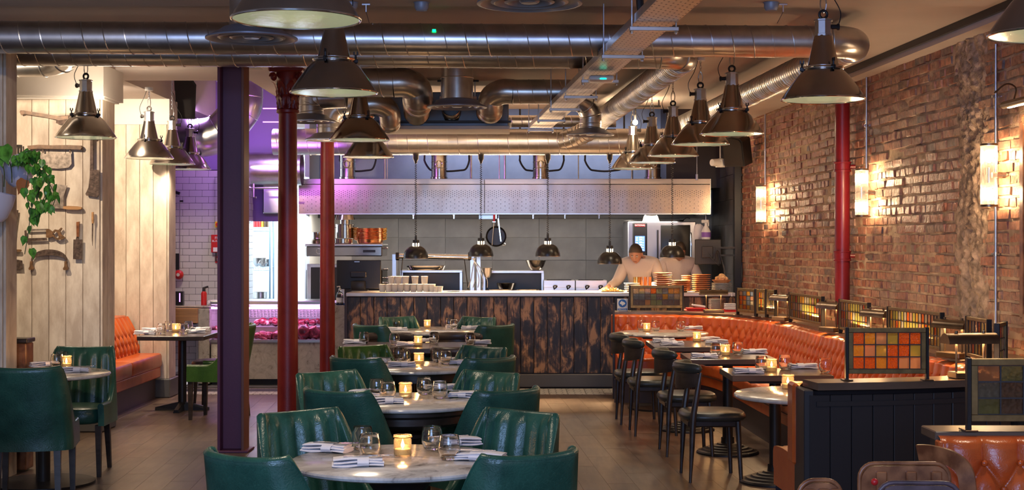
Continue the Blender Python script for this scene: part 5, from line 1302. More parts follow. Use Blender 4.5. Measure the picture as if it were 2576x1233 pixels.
# ================================================================ COUNTER
ORD = 'first second third fourth fifth sixth seventh eighth ninth tenth eleventh twelfth thirteenth fourteenth'.split()
def text(s, loc, size, m, parent=None, rz=0, name='lettering', ext=.0008):
    c = bpy.data.curves.new(name, 'FONT'); c.body = s; c.size = size; c.align_x = 'CENTER'; c.align_y = 'CENTER'; c.extrude = ext
    q = bpy.data.objects.new('tmp', c); COL.objects.link(q); dg = bpy.context.evaluated_depsgraph_get(); me = bpy.data.meshes.new_from_object(q.evaluated_get(dg)); COL.objects.unlink(q); bpy.data.objects.remove(q); me.materials.clear(); me.materials.append(m)
    o = bpy.data.objects.new(name, me); COL.objects.link(o); o.location = loc; o.rotation_euler = (pi/2, 0, rz)
    if parent: o.parent = parent
    return o
t = thing('pass_counter', 'kitchen pass clad in charred vertical boards with a steel worktop', 'counter'); x0, x1 = X(873, 16.1), 2.50
MB().box(((x0+x1)/2, 16.5, .54), (x1-x0, .72, 1.04)).build('carcass', MT['kick'], t, smooth=0)
n = 29; ww = (x1-x0)/n
for i in range(n): MB().box((0, 0, 0), (ww-.004, .022, .86), ch=.004).build('board', MT['char'], t, (x0+ww*(i+.5), 16.125, .595), smooth=0)
MB().box(((x0+x1)/2, 16.12, .08), (x1-x0, .03, .155), ch=.012).build('skirting', MT['skirt'], t)
MB().box(((x0+x1)/2, 16.50, 1.052), (x1-x0+.02, .84, .042), ch=.006).build('worktop', MT['worktop'], t)
MB().box((x0-.012, 16.5, .53), (.03, .8, 1.04)).build('end_panel', MT['kick'], t, smooth=0)
ZC = 1.0735

# marble pier + meat case
t = thing('marble_pier', 'narrow marble-clad end pier between the meat case and the charred counter', 'pier'); MB().box(((X(806, 16.3)+X(867, 16.3))/2, 16.55, .46), (X(867, 16.3)-X(806, 16.3), .5, .92), ch=.003).build('marble_panel', MT['marble2'], t, smooth=0)
t = thing('meat_display', 'glass-fronted meat display case glowing violet on a marble base', 'display case'); a0, a1 = X(530, 16.4), X(806, 16.4); w_ = a1-a0; mx_ = (a0+a1)/2
MB().box((mx_, 16.75, .285), (w_, .66, .43), ch=.003).build('marble_base', MT['marble2'], t, smooth=0); MB().box((mx_, 16.78, .035), (w_, .6, .07)).build('plinth', MT['black'], t, smooth=0)
MB().box((mx_, 16.42, .508), (w_+.01, .05, .03)).build('lower_rail', MT['steel'], t, smooth=0); MB().box((mx_, 16.75, .945), (w_+.02, .66, .045), ch=.006).build('lid', MT['steel'], t)
MB().box((mx_, 16.43, .885), (w_, .015, .022)).build('light_tube', MT['violet'], t, smooth=0)
MB().box((mx_, 16.425, .70), (w_, .006, .36)).build('front_glass', MT['case_glass'], t, smooth=0); MB().box((a0+.004, 16.72, .70), (.006, .56, .36)).build('side_glass', MT['case_glass'], t, smooth=0)
MB().box((mx_, 17.0, .70), (w_, .02, .42)).build('back_panel', MT['steel'], t, smooth=0); MB().box((mx_, 16.8, .505), (w_, .4, .01)).build('tray', MT['steel'], t, smooth=0); MB().box((mx_, 16.86, .645), (w_-.04, .24, .012)).build('shelf', MT['steel'], t, smooth=0)
g = MB()
for i in range(30): g.box((a0+.05+i*w_/30, 16.965, .80), (.008, .01, .10))
for i in range(6): g.box((mx_, 16.962, .755+i*.018), (w_-.06, .008, .005))
gg = g.build('vent_grille', MT['white_plastic'], t, smooth=0)
random.seed(4)
def meatchunk(x, y, z, s, lab, kind=0):
    m_ = MB(); ph = random.uniform(0, 9); s *= random.uniform(.8, 1.2); tw = Matrix.Rotation(random.uniform(-.6, .6), 3, 'Y') @ Matrix.Rotation(random.uniform(0, 3), 3, 'Z')
    def f(u, v):
        a_ = 2*pi*u; b_ = pi*v; p = Vector((cos(a_)*sin(b_), sin(a_)*sin(b_)*.8, -cos(b_)*(.75 if kind == 0 else 1.2))); k = 1+.28*noise.noise(p*1.7+Vector((ph, 0, 0)))+.1*noise.noise(p*4+Vector((ph, 0, 0)))
        p = Vector([abs(q)**.8*(1 if q > 0 else -1) for q in p]); return tw @ (p*k*s)
    m_.grid(f, 20, 12, cu=True); o = m_.build('meat_cut', MT['meat'], None, (x, y, z), smooth=70); return tag(o, lab, 'meat', 'cuts of meat in the display case')
for i in range(13):
    x = a0+.46+i*.065; meatchunk(x, 16.83, .70+.01*(i % 2), .045+.008*random.random(), 'cut of beef on the upper shelf of the meat case, %s from the left' % ORD[i])
for i in range(12): meatchunk(a0+.42+i*.075, 16.62, .56, .048+.008*random.random(), 'cut of beef on the lower tray of the meat case, %s from the left' % ORD[i])
for i, (x, l) in enumerate(((X(765, 16.6), 'hanging T-shaped steak with a fat edge, left of the second red column'), (X(790, 16.6), 'marbled steak standing by the second red column'), (X(545, 16.6), 'large marbled joint at the left end of the meat case'))): meatchunk(x, 16.58, .60, .07, l, 1)
# left kitchen counter
t = thing('butcher_block', 'wooden butcher block on a steel stand left of the meat case', 'counter'); MB().box((X(466, 16.4), 16.6, .80), (.30, .5, .17), ch=.006).build('block', MT['lightwood'], t)
MB().box((X(466, 16.4), 16.6, .68), (.31, .5, .05)).build('steel_shelf', MT['steel'], t, smooth=0); MB().box((X(466, 16.4), 16.6, .12), (.31, .5, .03)).build('lower_shelf', MT['steel'], t, smooth=0)
for s in (-1, 1): MB().box((X(466, 16.4)+s*.15, 16.36, .33), (.02, .02, .66)).build('leg', MT['galv'], t, smooth=0)
t = thing('marble_counter', 'streaked marble counter block beside the butcher block', 'counter'); MB().box((X(515, 16.5), 16.65, .45), (.15, .5, .86), ch=.003).build('marble_front', MT['marble2'], t, smooth=0); MB().box((X(490, 16.5), 16.7, .90), (.46, .5, .02), ch=.003).build('counter_top', MT['marble2'], t, smooth=0)
zk = .912
t = thing('blowtorch', 'red butane canister with black torch head on the left counter', 'blowtorch', (X(513, 16.6), 16.6, zk)); MB().lathe([(.0, 0), (.033, 0), (.033, .14), (.02, .16), (.0, .16)], n=20).build('canister', MT['redplastic'], t); MB().lathe([(.02, .16), (.018, .2), (.012, .21), (.0, .21)], n=12).cyl((0, 0, .20), (.05, 0, .215), .012, n=10).build('torch_head', MT['black'], t)
t = thing('card_stand', 'black box holder standing on the left counter', 'box', (X(450, 16.6), 16.6, zk)); MB().box((0, 0, .08), (.11, .08, .16), ch=.004).build('holder', MT['black'], t); MB().box((.02, -.042, .09), (.012, .002, .1)).build('strip', MT['violet_track'], t, smooth=0)
t = thing('cloth', 'crumpled striped cloth on the left counter', 'cloth', (X(540, 16.6), 16.6, zk+.03))
def crump(u, v):
    a_ = 2*pi*u; b_ = pi*v; p = Vector((cos(a_)*sin(b_), sin(a_)*sin(b_), -cos(b_)*.45)); return p*.075*(1+.5*noise.noise(p*3.1))
MB().grid(crump, 30, 16, cu=True).build('crumpled_cloth', MT['linen'], t)
# tiled wall fittings
t = thing('tap_pipe', 'thin steel wall pipe with a valve on the tiled wall', 'pipe', (X(453, 16.9), 16.885, 0)); MB().cyl((0, 0, Z(675, 16.9)), (0, 0, Z(490, 16.9)), .006, n=8).build('tube', MT['chrome'], t); MB().cyl((-.06, 0, Z(483, 16.9)), (.0, 0, Z(487, 16.9)), .018, n=10).cyl((0, 0, Z(506, 16.9)), (.04, 0, Z(506, 16.9)), .01, n=8).build('valve', MT['castiron'], t)
t = thing('wall_bell', 'round red fire bell on the tiled wall', 'bell', (X(452, 16.9), 16.86, Z(691, 16.9))); q_ = Matrix.Rotation(pi/2, 3, 'X'); MB().lathe([(.0, .04), (.03, .04), (.052, .02), (.056, 0), (.0, 0)], n=24, m=q_).build('gong', MT['redplastic'], t); MB().lathe([(.0, .046), (.02, .046), (.02, .03)], n=16, m=q_).build('centre', MT['white_plastic'], t)
t = thing('wall_notice', 'small black notice on the tiled wall beside the pipe', 'sign', (X(443, 16.9), 16.9, Z(658, 16.9))); MB().box((0, 0, 0), (.07, .008, .19)).build('board', MT['black'], t, smooth=0)
t = thing('fire_blanket', 'red fire blanket case on the tiled wall, half hidden by the aubergine column', 'fire blanket', (X(551, 16.9), 16.88, Z(613, 16.9))); MB().box((0, 0, 0), (.17, .05, .21), ch=.004).build('case', MT['redplastic'], t)
text('FIRE', (0, -.027, .065), .045, MT['whiteink'], t); text('BLANKET', (0, -.027, .03), .034, MT['whiteink'], t); MB().box((.0, -.0265, -.07), (.12, .002, .05)).build('label', MT['whiteink'], t, smooth=0); MB().box((-.03, -.01, -.15), (.014, .005, .12)).build('pull_tab', MT['black'], t, smooth=0)
t = thing('fire_sign', 'small red fire notice below the blanket case', 'sign', (X(552, 16.9), 16.9, Z(653, 16.9))); MB().box((0, 0, 0), (.10, .006, .08)).build('board', MT['redplastic'], t, smooth=0); text('100', (0, -.005, 0), .05, MT['whiteink'], t)
t = thing('stop_button', 'yellow emergency stop box with red button on the tiled wall', 'switch', (X(550, 16.9), 16.88, Z(565, 16.9))); MB().box((0, 0, 0), (.07, .05, .07), ch=.004).build('box', MT['yellow'], t); MB().cyl((0, -.02, 0), (0, -.045, 0), .022, n=16).build('button', MT['redplastic'], t)
tag(MB().cyl((X(551, 16.9), 16.87, Z(556, 16.9)), (X(551, 16.9), 16.87, 2.45), .008, n=8).build('conduit', MT['galv']), 'thin conduit running up the tiled wall from the stop button', 'conduit')
# violet track lights by the tiled wall
for i, (z, py) in enumerate(((0, 273), (1, 307))):
    tag(MB().box((X(684, 16.0), 16.0, Z(py, 16.0)), (.2, .02, .010)).build('light_track', MT['violet_track']), 'violet lit track above the larder, ' + ('upper' if i == 0 else 'lower'), 'light')
# larder rack
t = thing('wire_rack', 'blue-steel wire shelving rack in the bright larder', 'shelving', (X(655, 18.6), 18.7, 0)); dz_ = 18.6
for x in (-.28, .13): 
    for y in (-.14, .14): MB().cyl((x, y, 0), (x, y, Z(535, dz_)+.12), .013, n=8).build('post', MT['steelrack'], t)
for py in (573, 672, 752):
    z = Z(py, dz_); s = MB()
    for y in (-.14, .14): s.cyl((-.28, y, z), (.13, y, z), .006, n=6).cyl((-.28, y, z-.04), (.13, y, z-.04), .006, n=6)
    for i in range(14): s.cyl((-.28+i*.0315, -.14, z), (-.28+i*.0315, .14, z), .003, n=5).cyl((-.28+i*.0315, -.14, z), (-.265+i*.0315, -.14, z-.04), .003, n=5)
    s.build('wire_shelf', MT['steelrack'], t, smooth=0)
zr = Z(573, dz_)
for i, (m_, w_, l) in enumerate((('redplastic', .03, 'dark red'), ('redplastic', .03, 'red'), ('redplastic', .03, 'bright red'), ('yellow', .022, 'yellow'), ('bronze', .03, 'brown'), ('bronze', .03, 'dark brown'))):
    tag(MB().box((0, 0, 0), (w_, .22, .31), ch=.006).build('chopping_board', MT[m_], None, (X(640, dz_)+.0+i*.034, 18.7, zr+.16)), l+' chopping board standing on the top shelf of the wire rack', 'chopping board', 'chopping boards on the rack')
def pan(name, lab, loc, r, h, m='polished', rim=True):
    t = thing(name, lab, 'pan', loc); MB().lathe([(.0, 0), (r*.92, 0), (r, .01), (r, h), (r*1.05, h+.004), (r*.96, h), (r*.93, .012), (.0, .01)], n=32).build('body', MT[m], t); return t
zr = Z(672, dz_)
def bowl(lab, loc, r, h, m='polished', flip=False, grp=None, rings=False):
    t = thing('mixing_bowl', lab, 'bowl', loc, 0, grp); pr = [(.0, 0), (r*.42, 0), (r*.5, h*.06), (r*.78, h*.4), (r*.96, h*.85), (r*1.04, h), (r*1.0, h*.99), (r*.93, h*.84), (r*.75, h*.42), (r*.4, h*.05), (.0, h*.04)]
    if flip: pr = [(a_, h-b_) for a_, b_ in pr]
    MB().lathe(pr, n=40).build('bowl_body', MT[m], t); return t
bowl('steel bowl leaning on the middle shelf of the wire rack', (X(650, dz_), 18.65, zr), .10, .12, 'steel'); bowl('shallow steel bowl stacked on the middle shelf of the rack', (X(663, dz_), 18.6, zr), .07, .05, 'steel'); pan('steel_pot', 'steel beaker on the middle shelf of the rack', (X(673, dz_), 18.6, zr), .035, .10, 'steel')
pan('steel_pot', 'square-looking steel tin on the lowest shelf of the rack', (X(655, dz_), 18.6, Z(752, dz_)), .10, .09, 'steel')
t = thing('drop_panel', 'violet-lit steel panel hanging left of the thick red column', 'panel', (X(690, 17.6), 17.6, Z(500, 17.6))); MB().box((0, 0, 0), (.22, .35, .37), ch=.01).build('panel_box', MT['steel'], t)
t = thing('sprinkler_pipe', 'thin pipe with a drop and elbow by the larder ceiling', 'pipe'); MB().tube(catmull([(X(625, 17), 17, Z(462, 17)), (X(628, 17), 17, Z(472, 17)), (X(650, 17), 17, Z(473, 17)), (X(700, 17), 17, Z(473, 17))], 5), .012, 8).tube([(X(638, 17), 17, Z(462, 17)), (X(638, 17), 17, Z(496, 17)), (X(645, 17), 17, Z(497, 17))], .012, 8).build('pipe', MT['galv'], t)

# ================================================================ EXTRACTION HOOD
hx0, hx1 = X(640, 17.7), X(1787, 17.7); hz0, hz1 = Z(537, 17.7), Z(450, 17.7)
hs_ = X(1219, 17.7); ho = thing('extraction_hood', 'wide perforated stainless extraction hood over the kitchen', 'extraction hood', (hs_, 17.7, hz0))
for a_, b_ in ((X(752, 17.7), hs_), (hs_, hx1)):
    mw = b_-a_; MB().box((0, .0, (hz1-hz0)/2-.035), (mw-.004, .02, hz1-hz0-.07), ch=.002).build('front_panel', MT['hood'], ho, ((a_+b_)/2-hs_, 0, 0), smooth=0)
    MB().box((0, -.004, hz1-hz0-.033), (mw-.004, .03, .066), ch=.003).build('top_panel', MT['hood_steel'], ho, ((a_+b_)/2-hs_, 0, 0), smooth=0)
MB().box((0, .0, -.006), (hx1-X(752, 17.7), .05, .012)).build('lower_lip', MT['steel'], ho, ((X(752, 17.7)+hx1)/2-hs_, 0, 0), smooth=0)
MB().box((hx1-hs_, .85, (hz1-hz0)/2), (.012, 1.7, hz1-hz0)).build('side_panel', MT['steel'], ho, smooth=0); MB().box(((X(752, 17.7)-hs_), .85, (hz1-hz0)/2), (.012, 1.7, hz1-hz0)).build('side_panel', MT['steel'], ho, smooth=0)
MB().box(((X(752, 17.7)+hx1)/2-hs_, .85, hz1-hz0-.01), (hx1-X(752, 17.7), 1.66, .012)).build('top_plate', MT['galv'], ho, smooth=0)
MB().box(((X(752, 17.7)+hx1)/2-hs_, 1.4, .12), (hx1-X(752, 17.7)-.05, .02, .3)).build('filter_bank', MT['lead'], ho, smooth=0)
for i, px in enumerate((875, 1105, 1360, 1642)):
    d = 17.9; t = thing('duct_spigot', 'vertical steel duct with a ring handle standing on the hood, %s' % ('leftmost', 'second from the left', 'third from the left', 'rightmost behind the pendants')[i], 'duct', (X(px, d), d, hz1)); r = .098
    MB().lathe([(r*1.1, 0), (r*1.1, .03), (r, .035), (r, .45)], n=32).build('pipe', MT['polished'], t)
    for z in (.14, .22, .30, .38): MB().torus((0, 0, z), r, .004, 32, 6).build('joint_ring', MT['seam'], t)
    MB().torus((0, -r-.015, .19), .042, .006, 24, 8, Matrix.Rotation(pi/2, 3, 'X')).box((0, -r-.015, .19), (.008, .006, .075)).build('handle', MT['chrome'], t)
for i, (a_, b_) in enumerate(((855, 945), (1068, 1180), (1308, 1418), (1472, 1570))):
    d = 18.0; x0_, x1_ = X(a_, d), X(b_, d); zz = Z(425, d)
    tag(MB().tube(catmull([(x0_, d, 3.5), (x0_, d, Z(385, d)), (x0_, d, Z(405, d)), (x0_+.06, d, zz), (x0_+.12, d, zz-.02), ((x0_+x1_)/2, d, zz-.03), (x1_-.12, d, zz-.02), (x1_-.04, d, zz), (x1_, d, Z(405, d)), (x1_, d, Z(385, d)), (x1_, d, 3.5)], 5), .012, 8).build('cable_loop', MT['black']), 'black cable looping in a U above the hood, %s' % ('leftmost', 'second', 'third', 'rightmost')[i], 'cable', 'cable loops above the hood')
for i, px in enumerate((968, 974, 1185, 1256, 1270, 1455, 1590)):
    d = 18.2; tag(MB().cyl((X(px, d), d, hz1), (X(px, d), d, Z(386, d)), .008 if i % 2 else .014, n=8).build('rod', MT['galv']), 'thin vertical service pipe above the hood, %s from the left' % ORD[i], 'pipe', 'service pipes above the hood')
for px, l in ((1142, 'leftmost'), (1248, 'second'), (1341, 'third'), (1421, 'fourth'), (1507, 'fifth'), (1040, 'by the first heat lamp')):
    d = 17.68; t = thing('hood_clip', 'small chrome clip hanging below the hood edge, '+l, 'clip', (X(px, d), d, hz0-.012)); MB().box((0, 0, -.03), (.018, .012, .055), ch=.004).torus((0, 0, -.006), .012, .003, 12, 5, Matrix.Rotation(pi/2, 3, 'X')).build('clip_body', MT['chrome'], t)

# ================================================================ HEAT LAMPS
rx0, rx1, rd = X(1032, 16.5), X(1700, 16.5), 16.5; zr = Z(374, rd)
t = thing('lamp_rail', 'thin steel rail carrying the black heat lamps over the pass', 'rail', ((rx0+rx1)/2, rd, zr)); MB().box((0, 0, 0), (rx1-rx0, .04, .03), ch=.002).build('channel', MT['galv'], t, smooth=0)
for s in (-1, 0, 1): MB().cyl((s*(rx1-rx0)*.48, 0, 0), (s*(rx1-rx0)*.48, 0, 3.5-zr if rd > 16.2 else 3.15-zr), .004, n=6).build('rod', MT['galv'], t)
for i, (px, py) in enumerate(((1046, 650), (1210, 645), (1378, 645), (1534, 664), (1691, 648))):
    z = Z(py, rd); t = thing('heat_lamp', 'black domed heat lamp on a coiled cord over the pass, %s' % ('leftmost', 'second from left', 'middle', 'lowest, second from right', 'rightmost')[i], 'heat lamp', (X(px, rd), rd, z), 0, 'heat lamps over the pass')
    R = .143; pr = [(R, 0)]+[(R*cos(a_*pi/2*.93)**.9 if a_ else R, .135*sin(a_*pi/2)) for a_ in [k/10 for k in range(1, 11)]]
    pr = [(R, 0), (R, .01)]+[(R*cos(k/12*pi/2*.86), .01+.132*sin(k/12*pi/2)) for k in range(1, 13)]
    MB().lathe(pr+[(a_-.004, b_-.003) for a_, b_ in pr[::-1]], n=40).build('dome', MT['blackmetal'], t)
    MB().lathe([(R+.001, -.002), (R+.002, .004)], n=40).build('rim', MT['galv'], t)
    MB().lathe([(.036, .135), (.036, .205), (.0, .205)], n=20).build('vent_neck', MT['blackmetal'], t)
    for k in range(8): a_ = k*pi/4+.2; MB().box((.0362*cos(a_), .0362*sin(a_), .158), (.004, .012, .032), rz=a_).build('vent_slot', MT['slot'], t, smooth=0)
    MB().lathe([(.038, .18), (.038, .21), (.014, .212), (.012, .26), (.0, .26)], n=16).build('cap', MT['black'], t)
    MB().ball((0, 0, .045), .04, 14).build('bulb', MT['heat'], t)
    top = zr-z-.12; pth = []; N_ = int((top-.26)/.0016)
    for k in range(N_): a_ = k*2*pi/15; zz = .26+k*.0016; pth.append((.010*cos(a_), .010*sin(a_), zz))
    MB().tube(pth, .0036, 4).build('coiled_cord', MT['black'], t, smooth=50)
    MB().lathe([(.0, top-.05), (.012, top-.05), (.02, top-.02), (.033, top), (.036, top+.10), (.0, top+.10)], n=16).build('transformer', MT['black'], t); MB().box((0, 0, top+.14), (.1, .05, .02), ch=.004).build('mount', MT['black'], t, smooth=0)
    lamp('SPOT', 'heat_lamp_bulb', (X(px, rd), rd, z-.004), 130, (1, .58, .28), .03, rot=(0, 0, 0), spot=128, blend=.4)
# ================================================================ OVENS AND POTS
d = 17.4; t = thing('charcoal_oven', 'big black charcoal oven with framed door behind the second red column', 'oven', (X(866, d), 17.75, 0)); w_ = X(962, d)-X(770, d)
MB().box((0, 0, .9), (w_, .7, Z(645, d)+.25-.9+.0), ch=.01).build('body', MT['blackmetal'], t); zt_ = Z(620, d)
MB().box((0, -.02, (Z(645, d)+zt_)/2), (w_, .72, zt_-Z(645, d)), ch=.012).build('control_panel', MT['polished'], t)
MB().box((0, 0, .25), (w_-.1, .6, .5)).build('stand', MT['kick'], t, smooth=0)
MB().box((0, -.02, zt_+.015), (w_+.02, .74, .03), ch=.008).build('top_plate', MT['galv'], t)
dx_ = X(820, d)-X(866, d); MB().box((dx_, -.36, 1.14), (.46, .03, .48), ch=.006).build('door_frame', MT['galv'], t); MB().box((dx_, -.372, 1.14), (.36, .02, .40), ch=.004).build('door_window', MT['black'], t)
MB().torus((X(803, d)-X(866, d), -.385, Z(632, d)), .032, .005, 24, 6, Matrix.Rotation(pi/2, 3, 'X')).build('dial', MT['chrome'], t); MB().box((w_*.33, -.383, Z(632, d)), (.15, .004, .03)).build('display', MT['black'], t, smooth=0)
for z in (Z(625, d), Z(678, d), Z(700, d), Z(712, d)): MB().cyl((w_/2, -.3, z), (w_/2+.05, -.3, z), .009, n=8).ball((w_/2+.055, -.3, z), .014, 10).build('knob', MT['chrome'], t)
zo = zt_+.0315
def stockpot(lab, px, r, h, dd=17.6, m='polished', z=None):
    t = thing('stock_pot', lab, 'pot', (X(px, dd), dd, zo if z is None else z)); MB().lathe([(.0, 0), (r, 0), (r, h), (r*1.04, h+.004), (r*1.04, h+.01), (r*.97, h+.01), (r*.97, .01), (.0, .01)], n=36).build('body', MT[m], t)
    for s in (-1, 1): MB().tube(catmull([(s*r, -.03, h*.8), (s*(r+.035), -.03, h*.8), (s*(r+.035), .03, h*.8), (s*r, .03, h*.8)], 5), .005, 6).build('handle', MT['chrome'], t)
    return t
stockpot('tall shiny stock pot on top of the charcoal oven', 868, .115, .16, z=zo+.07)
t = thing('upturned_pan', 'steel conical lid and strainer on top of the stock pot', 'pan', (X(868, 17.6), 17.6, zo+.245)); MB().lathe([(.06, 0), (.06, .05), (.0, .05)], n=24).build('strainer', MT['polished'], t); MB().lathe([(.125, .05), (.10, .11), (.0, .112), (.0, .06), (.12, .05)], n=32).build('conical_lid', MT['polished'], t)
pan('frying_pan', 'low steel frying pan under the stock pot on the oven', (X(862, 17.5), 17.55, zo), .12, .06, 'polished')
pan('steel_pot', 'small steel pot left of the second red column, on the oven', (X(800, 17.6), 17.6, zo+.05), .07, .09, 'polished'); pan('steel_pot', 'wide low pan beneath the small pot on the oven', (X(800, 17.6), 17.6, zo), .08, .045, 'bronze')
dish = thing('copper_dish', 'oval copper dish with brass handles in the tall stack on the oven', 'dish', (X(930, 17.5), 17.55, zo+.002), 0, 'stack of copper dishes on the oven')
MB().lathe([(.0, 0), (.145, 0), (.155, .008), (.165, .055), (.168, .058), (.162, .055), (.15, .01), (.0, .006)], n=40).build('dish_body', MT['copper'], dish)
for s in (-1, 1): MB().tube(catmull([(s*.16, -.04, .045), (s*.195, -.03, .055), (s*.20, 0, .058), (s*.195, .03, .055), (s*.16, .04, .045)], 5), .0075, 6).build('handle', MT['gold'], dish)
dish['label'] = 'oval copper dish with brass handles at the bottom of the stack on the oven'
for k in range(1, 9): dup(dish, (X(930, 17.5)+random.uniform(-.004, .004), 17.55, zo+.002+k*.0165), random.uniform(-.05, .05), 'oval copper dish with brass handles, %s from the bottom of the stack on the oven' % ORD[k])
def pos(px, lab, dd=16.6):
    t = thing('till_screen', lab, 'till', (X(px, dd), dd, ZC)); return t
t = pos(902, 'black till screen turned away from the camera at the left end of the pass', 16.75); MB().box((0, .03, .19), (.52, .035, .34), ch=.008).build('screen_back', MT['black'], t); MB().box((0, -.02, .06), (.17, .10, .12), ch=.02).box((0, -.01, .19), (.19, .06, .07), ch=.01).build('stand', MT['black'], t); MB().box((0, 0, .006), (.22, .2, .012), ch=.004).build('foot', MT['black'], t)
MB().box((-.02, .01, .34), (.06, .003, .01)).build('badge', MT['galv'], t, smooth=0)
# sanitiser on marble pier
t = thing('sanitiser_bottle', 'clear pump bottle of hand sanitiser on the marble pier', 'bottle', (X(855, 16.45), 16.45, .921)); MB().lathe([(.0, 0), (.04, 0), (.042, .01), (.042, .11), (.03, .14), (.014, .155), (.014, .17), (.0, .17)], n=24).build('bottle_body', MT['jar_clear'] if 'jar_clear' in MT else MT['glass'], t)
MB().lathe([(.0, .165), (.016, .165), (.016, .185), (.005, .19), (.005, .215), (.0, .215)], n=14).cyl((.0, 0, .213), (-.035, 0, .208), .007, n=8).build('pump', MT['white_plastic'], t); MB().lathe([(.0425, .03), (.0425, .085)], n=24).build('label', MT['whiteink'], t)
tag(MB().box((X(858, 16.5), 16.52, .93), (.11, .08, .016), ch=.003).build('cloth', MT['blueink']), 'folded blue cloth behind the sanitiser bottle', 'cloth')
# cups on the pass
cup = MB().lathe([(.0, 0), (.031, 0), (.034, .004), (.040, .085), (.042, .088), (.0385, .086), (.031, .006), (.0, .005)], n=24).mesh('cup', MT['ceramic'], 50)
cups = [(px, 0) for px in (962, 978, 993, 1008, 1024, 1040, 1056, 1072, 1087)]+[(px, 1) for px in (985, 1002, 1020, 1044, 1068)]
for px, l in cups:
    dd = 16.42; o = ob('cup', cup, None, (X(px, dd)+.0, dd, ZC+l*.0895+(.089 if False else 0))); tag(o, 'pale cup in the %s row of the cup stack, %s from the left' % (('lower', 'upper')[l], ORD[(sorted(q for q, w in cups if w == l)).index(px)]), 'cup', 'cups stacked on the pass')
for px in (1097, 1107): tag(MB().lathe([(.0, 0), (.028, 0), (.034, .06), (.036, .062), (.03, .058), (.0, .004)], n=20).build('cup', MT['ceramic'], None, (X(px, 16.4), 16.4, ZC), smooth=50), 'short pale cup at the right end of the cup stack, %s' % ('left' if px == 1097 else 'right'), 'cup', 'cups stacked on the pass')
# grill frame
dd = 17.2; t = thing('grill_frame', 'steel charcoal grill frame with a thick horizontal roller tube', 'grill', (0, dd, 0))
for px in (992, 1188, 1204): MB().box((X(px, dd), 0, (Z(640, dd)+.9)/2+.0), (.045, .045, Z(640, dd)-.9)).build('post', MT['steel'], t, smooth=0)
MB().cyl((X(1003, dd), 0, Z(644, dd)), (X(1180, dd), 0, Z(647, dd)), .032, n=24).build('roller_tube', MT['chrome'], t)
for px in (1000, 1182): MB().cyl((X(px, dd)-.02, 0, Z(645, dd)), (X(px, dd)+.02, 0, Z(645, dd)), .05, n=16).build('bearing', MT['castiron'], t)
for a_, b_ in ((1013, 1006), (1168, 1178)): MB().cyl((X(a_, dd), 0, Z(650, dd)), (X(b_, dd), 0, 1.06), .006, n=6).build('strut', MT['castiron'], t)
MB().box((X(1100, dd), .15, .98), (1.1, .5, .1)).build('firebox', MT['blackmetal'], t, smooth=0)
for k in range(5): MB().tube(catmull([(X(1196, dd)-.01*k, -.03, Z(650, dd)), (X(1190+4*k, dd), -.06, 1.35), (X(1185+10*k, dd), -.06, 1.2), (X(1178+12*k, dd), -.05, 1.1)], 5), .005, 5).build('cable', MT['galv'], t)
dd = 17.6
def stand(lab, a_, b_, py):
    t = thing('steel_shelf', lab, 'shelf', (0, dd, 0)); z = Z(py, dd); MB().box((X((a_+b_)/2, dd), .12, z), (X(b_, dd)-X(a_, dd), .34, .03), ch=.003).build('shelf_top', MT['steel'], t, smooth=0)
    for px in (a_+3, b_-3): MB().box((X(px, dd), -.03, (z+.95)/2), (.03, .03, z-.95)).build('leg', MT['steel'], t, smooth=0)
    MB().box((X((a_+b_)/2, dd), .27, (z+.95)/2), (X(b_, dd)-X(a_, dd), .01, z-.95)).build('back_sheet', MT['blackmetal'], t, smooth=0); MB().box((X((a_+b_)/2, dd), .1, .98), (X(b_, dd)-X(a_, dd), .4, .06)).build('hob', MT['steel'], t, smooth=0); return z
z = stand('steel over-shelf behind the cups, carrying a roasting tray', 1008, 1163, 683)
t = thing('roasting_tray', 'shallow steel roasting tray on the over-shelf behind the cups', 'tray', (X(1072, dd), dd+.08, z+.016)); MB().sweep([(-.235, 0, 0), (.235, 0, 0)], [(0, 0), (0, .0)]) if False else None
def trayf(u, v):
    a_ = 2*pi*u; n = 5; cx_, sy_ = cos(a_), sin(a_); k = (abs(cx_)**n+abs(sy_)**n)**(-1/n); pr = [(0, .006), (.9, .004), (.95, .05), (1.04, .055), (1.04, .052), (.93, .0), (0, .0)]; i = min(int(v*6+.5), 6); r, zz = pr[i]; return (k*cx_*.235*r, k*sy_*.15*r, zz)
MB().grid(trayf, 48, 6, cu=True).build('tray_body', MT['chrome'], t)
z = stand('steel over-shelf in the middle of the kitchen, carrying a mixing bowl', 1215, 1368, 684)
bowl('steel mixing bowl on the middle over-shelf', (X(1348, dd), dd+.05, z+.016), .125, .125); bowl('large clear-looking bowl under the middle over-shelf', (X(1273, dd), dd, 1.012), .115, .13, 'polished')
t = thing('sieve', 'conical sieve hanging on the grill post', 'sieve', (X(1226, 17.1), 17.1, Z(700, 17.1))); MB().lathe([(.0, 0), (.03, .01), (.05, .06), (.055, .12), (.058, .125), (.05, .12), (.025, .012), (.0, .005)], n=24).build('cone', MT['galv'], t)
for px, l in ((1258, 'left'), (1328, 'right')): t = thing('pan_lid', 'low round pan on the hob in the middle, '+l, 'pan', (X(px, 17.0), 17.0, ZC-.02)); MB().lathe([(.0, .0), (.13, 0), (.135, .03), (.125, .03), (.1, .02), (.0, .03)], n=32).build('body', MT['chrome'], t)
tag(MB().box((X(1267, 17.0), 17.1, 1.0), (1.0, .45, .08)).build('hob_top', MT['steel']), 'steel hob top in the middle of the kitchen', 'hob')
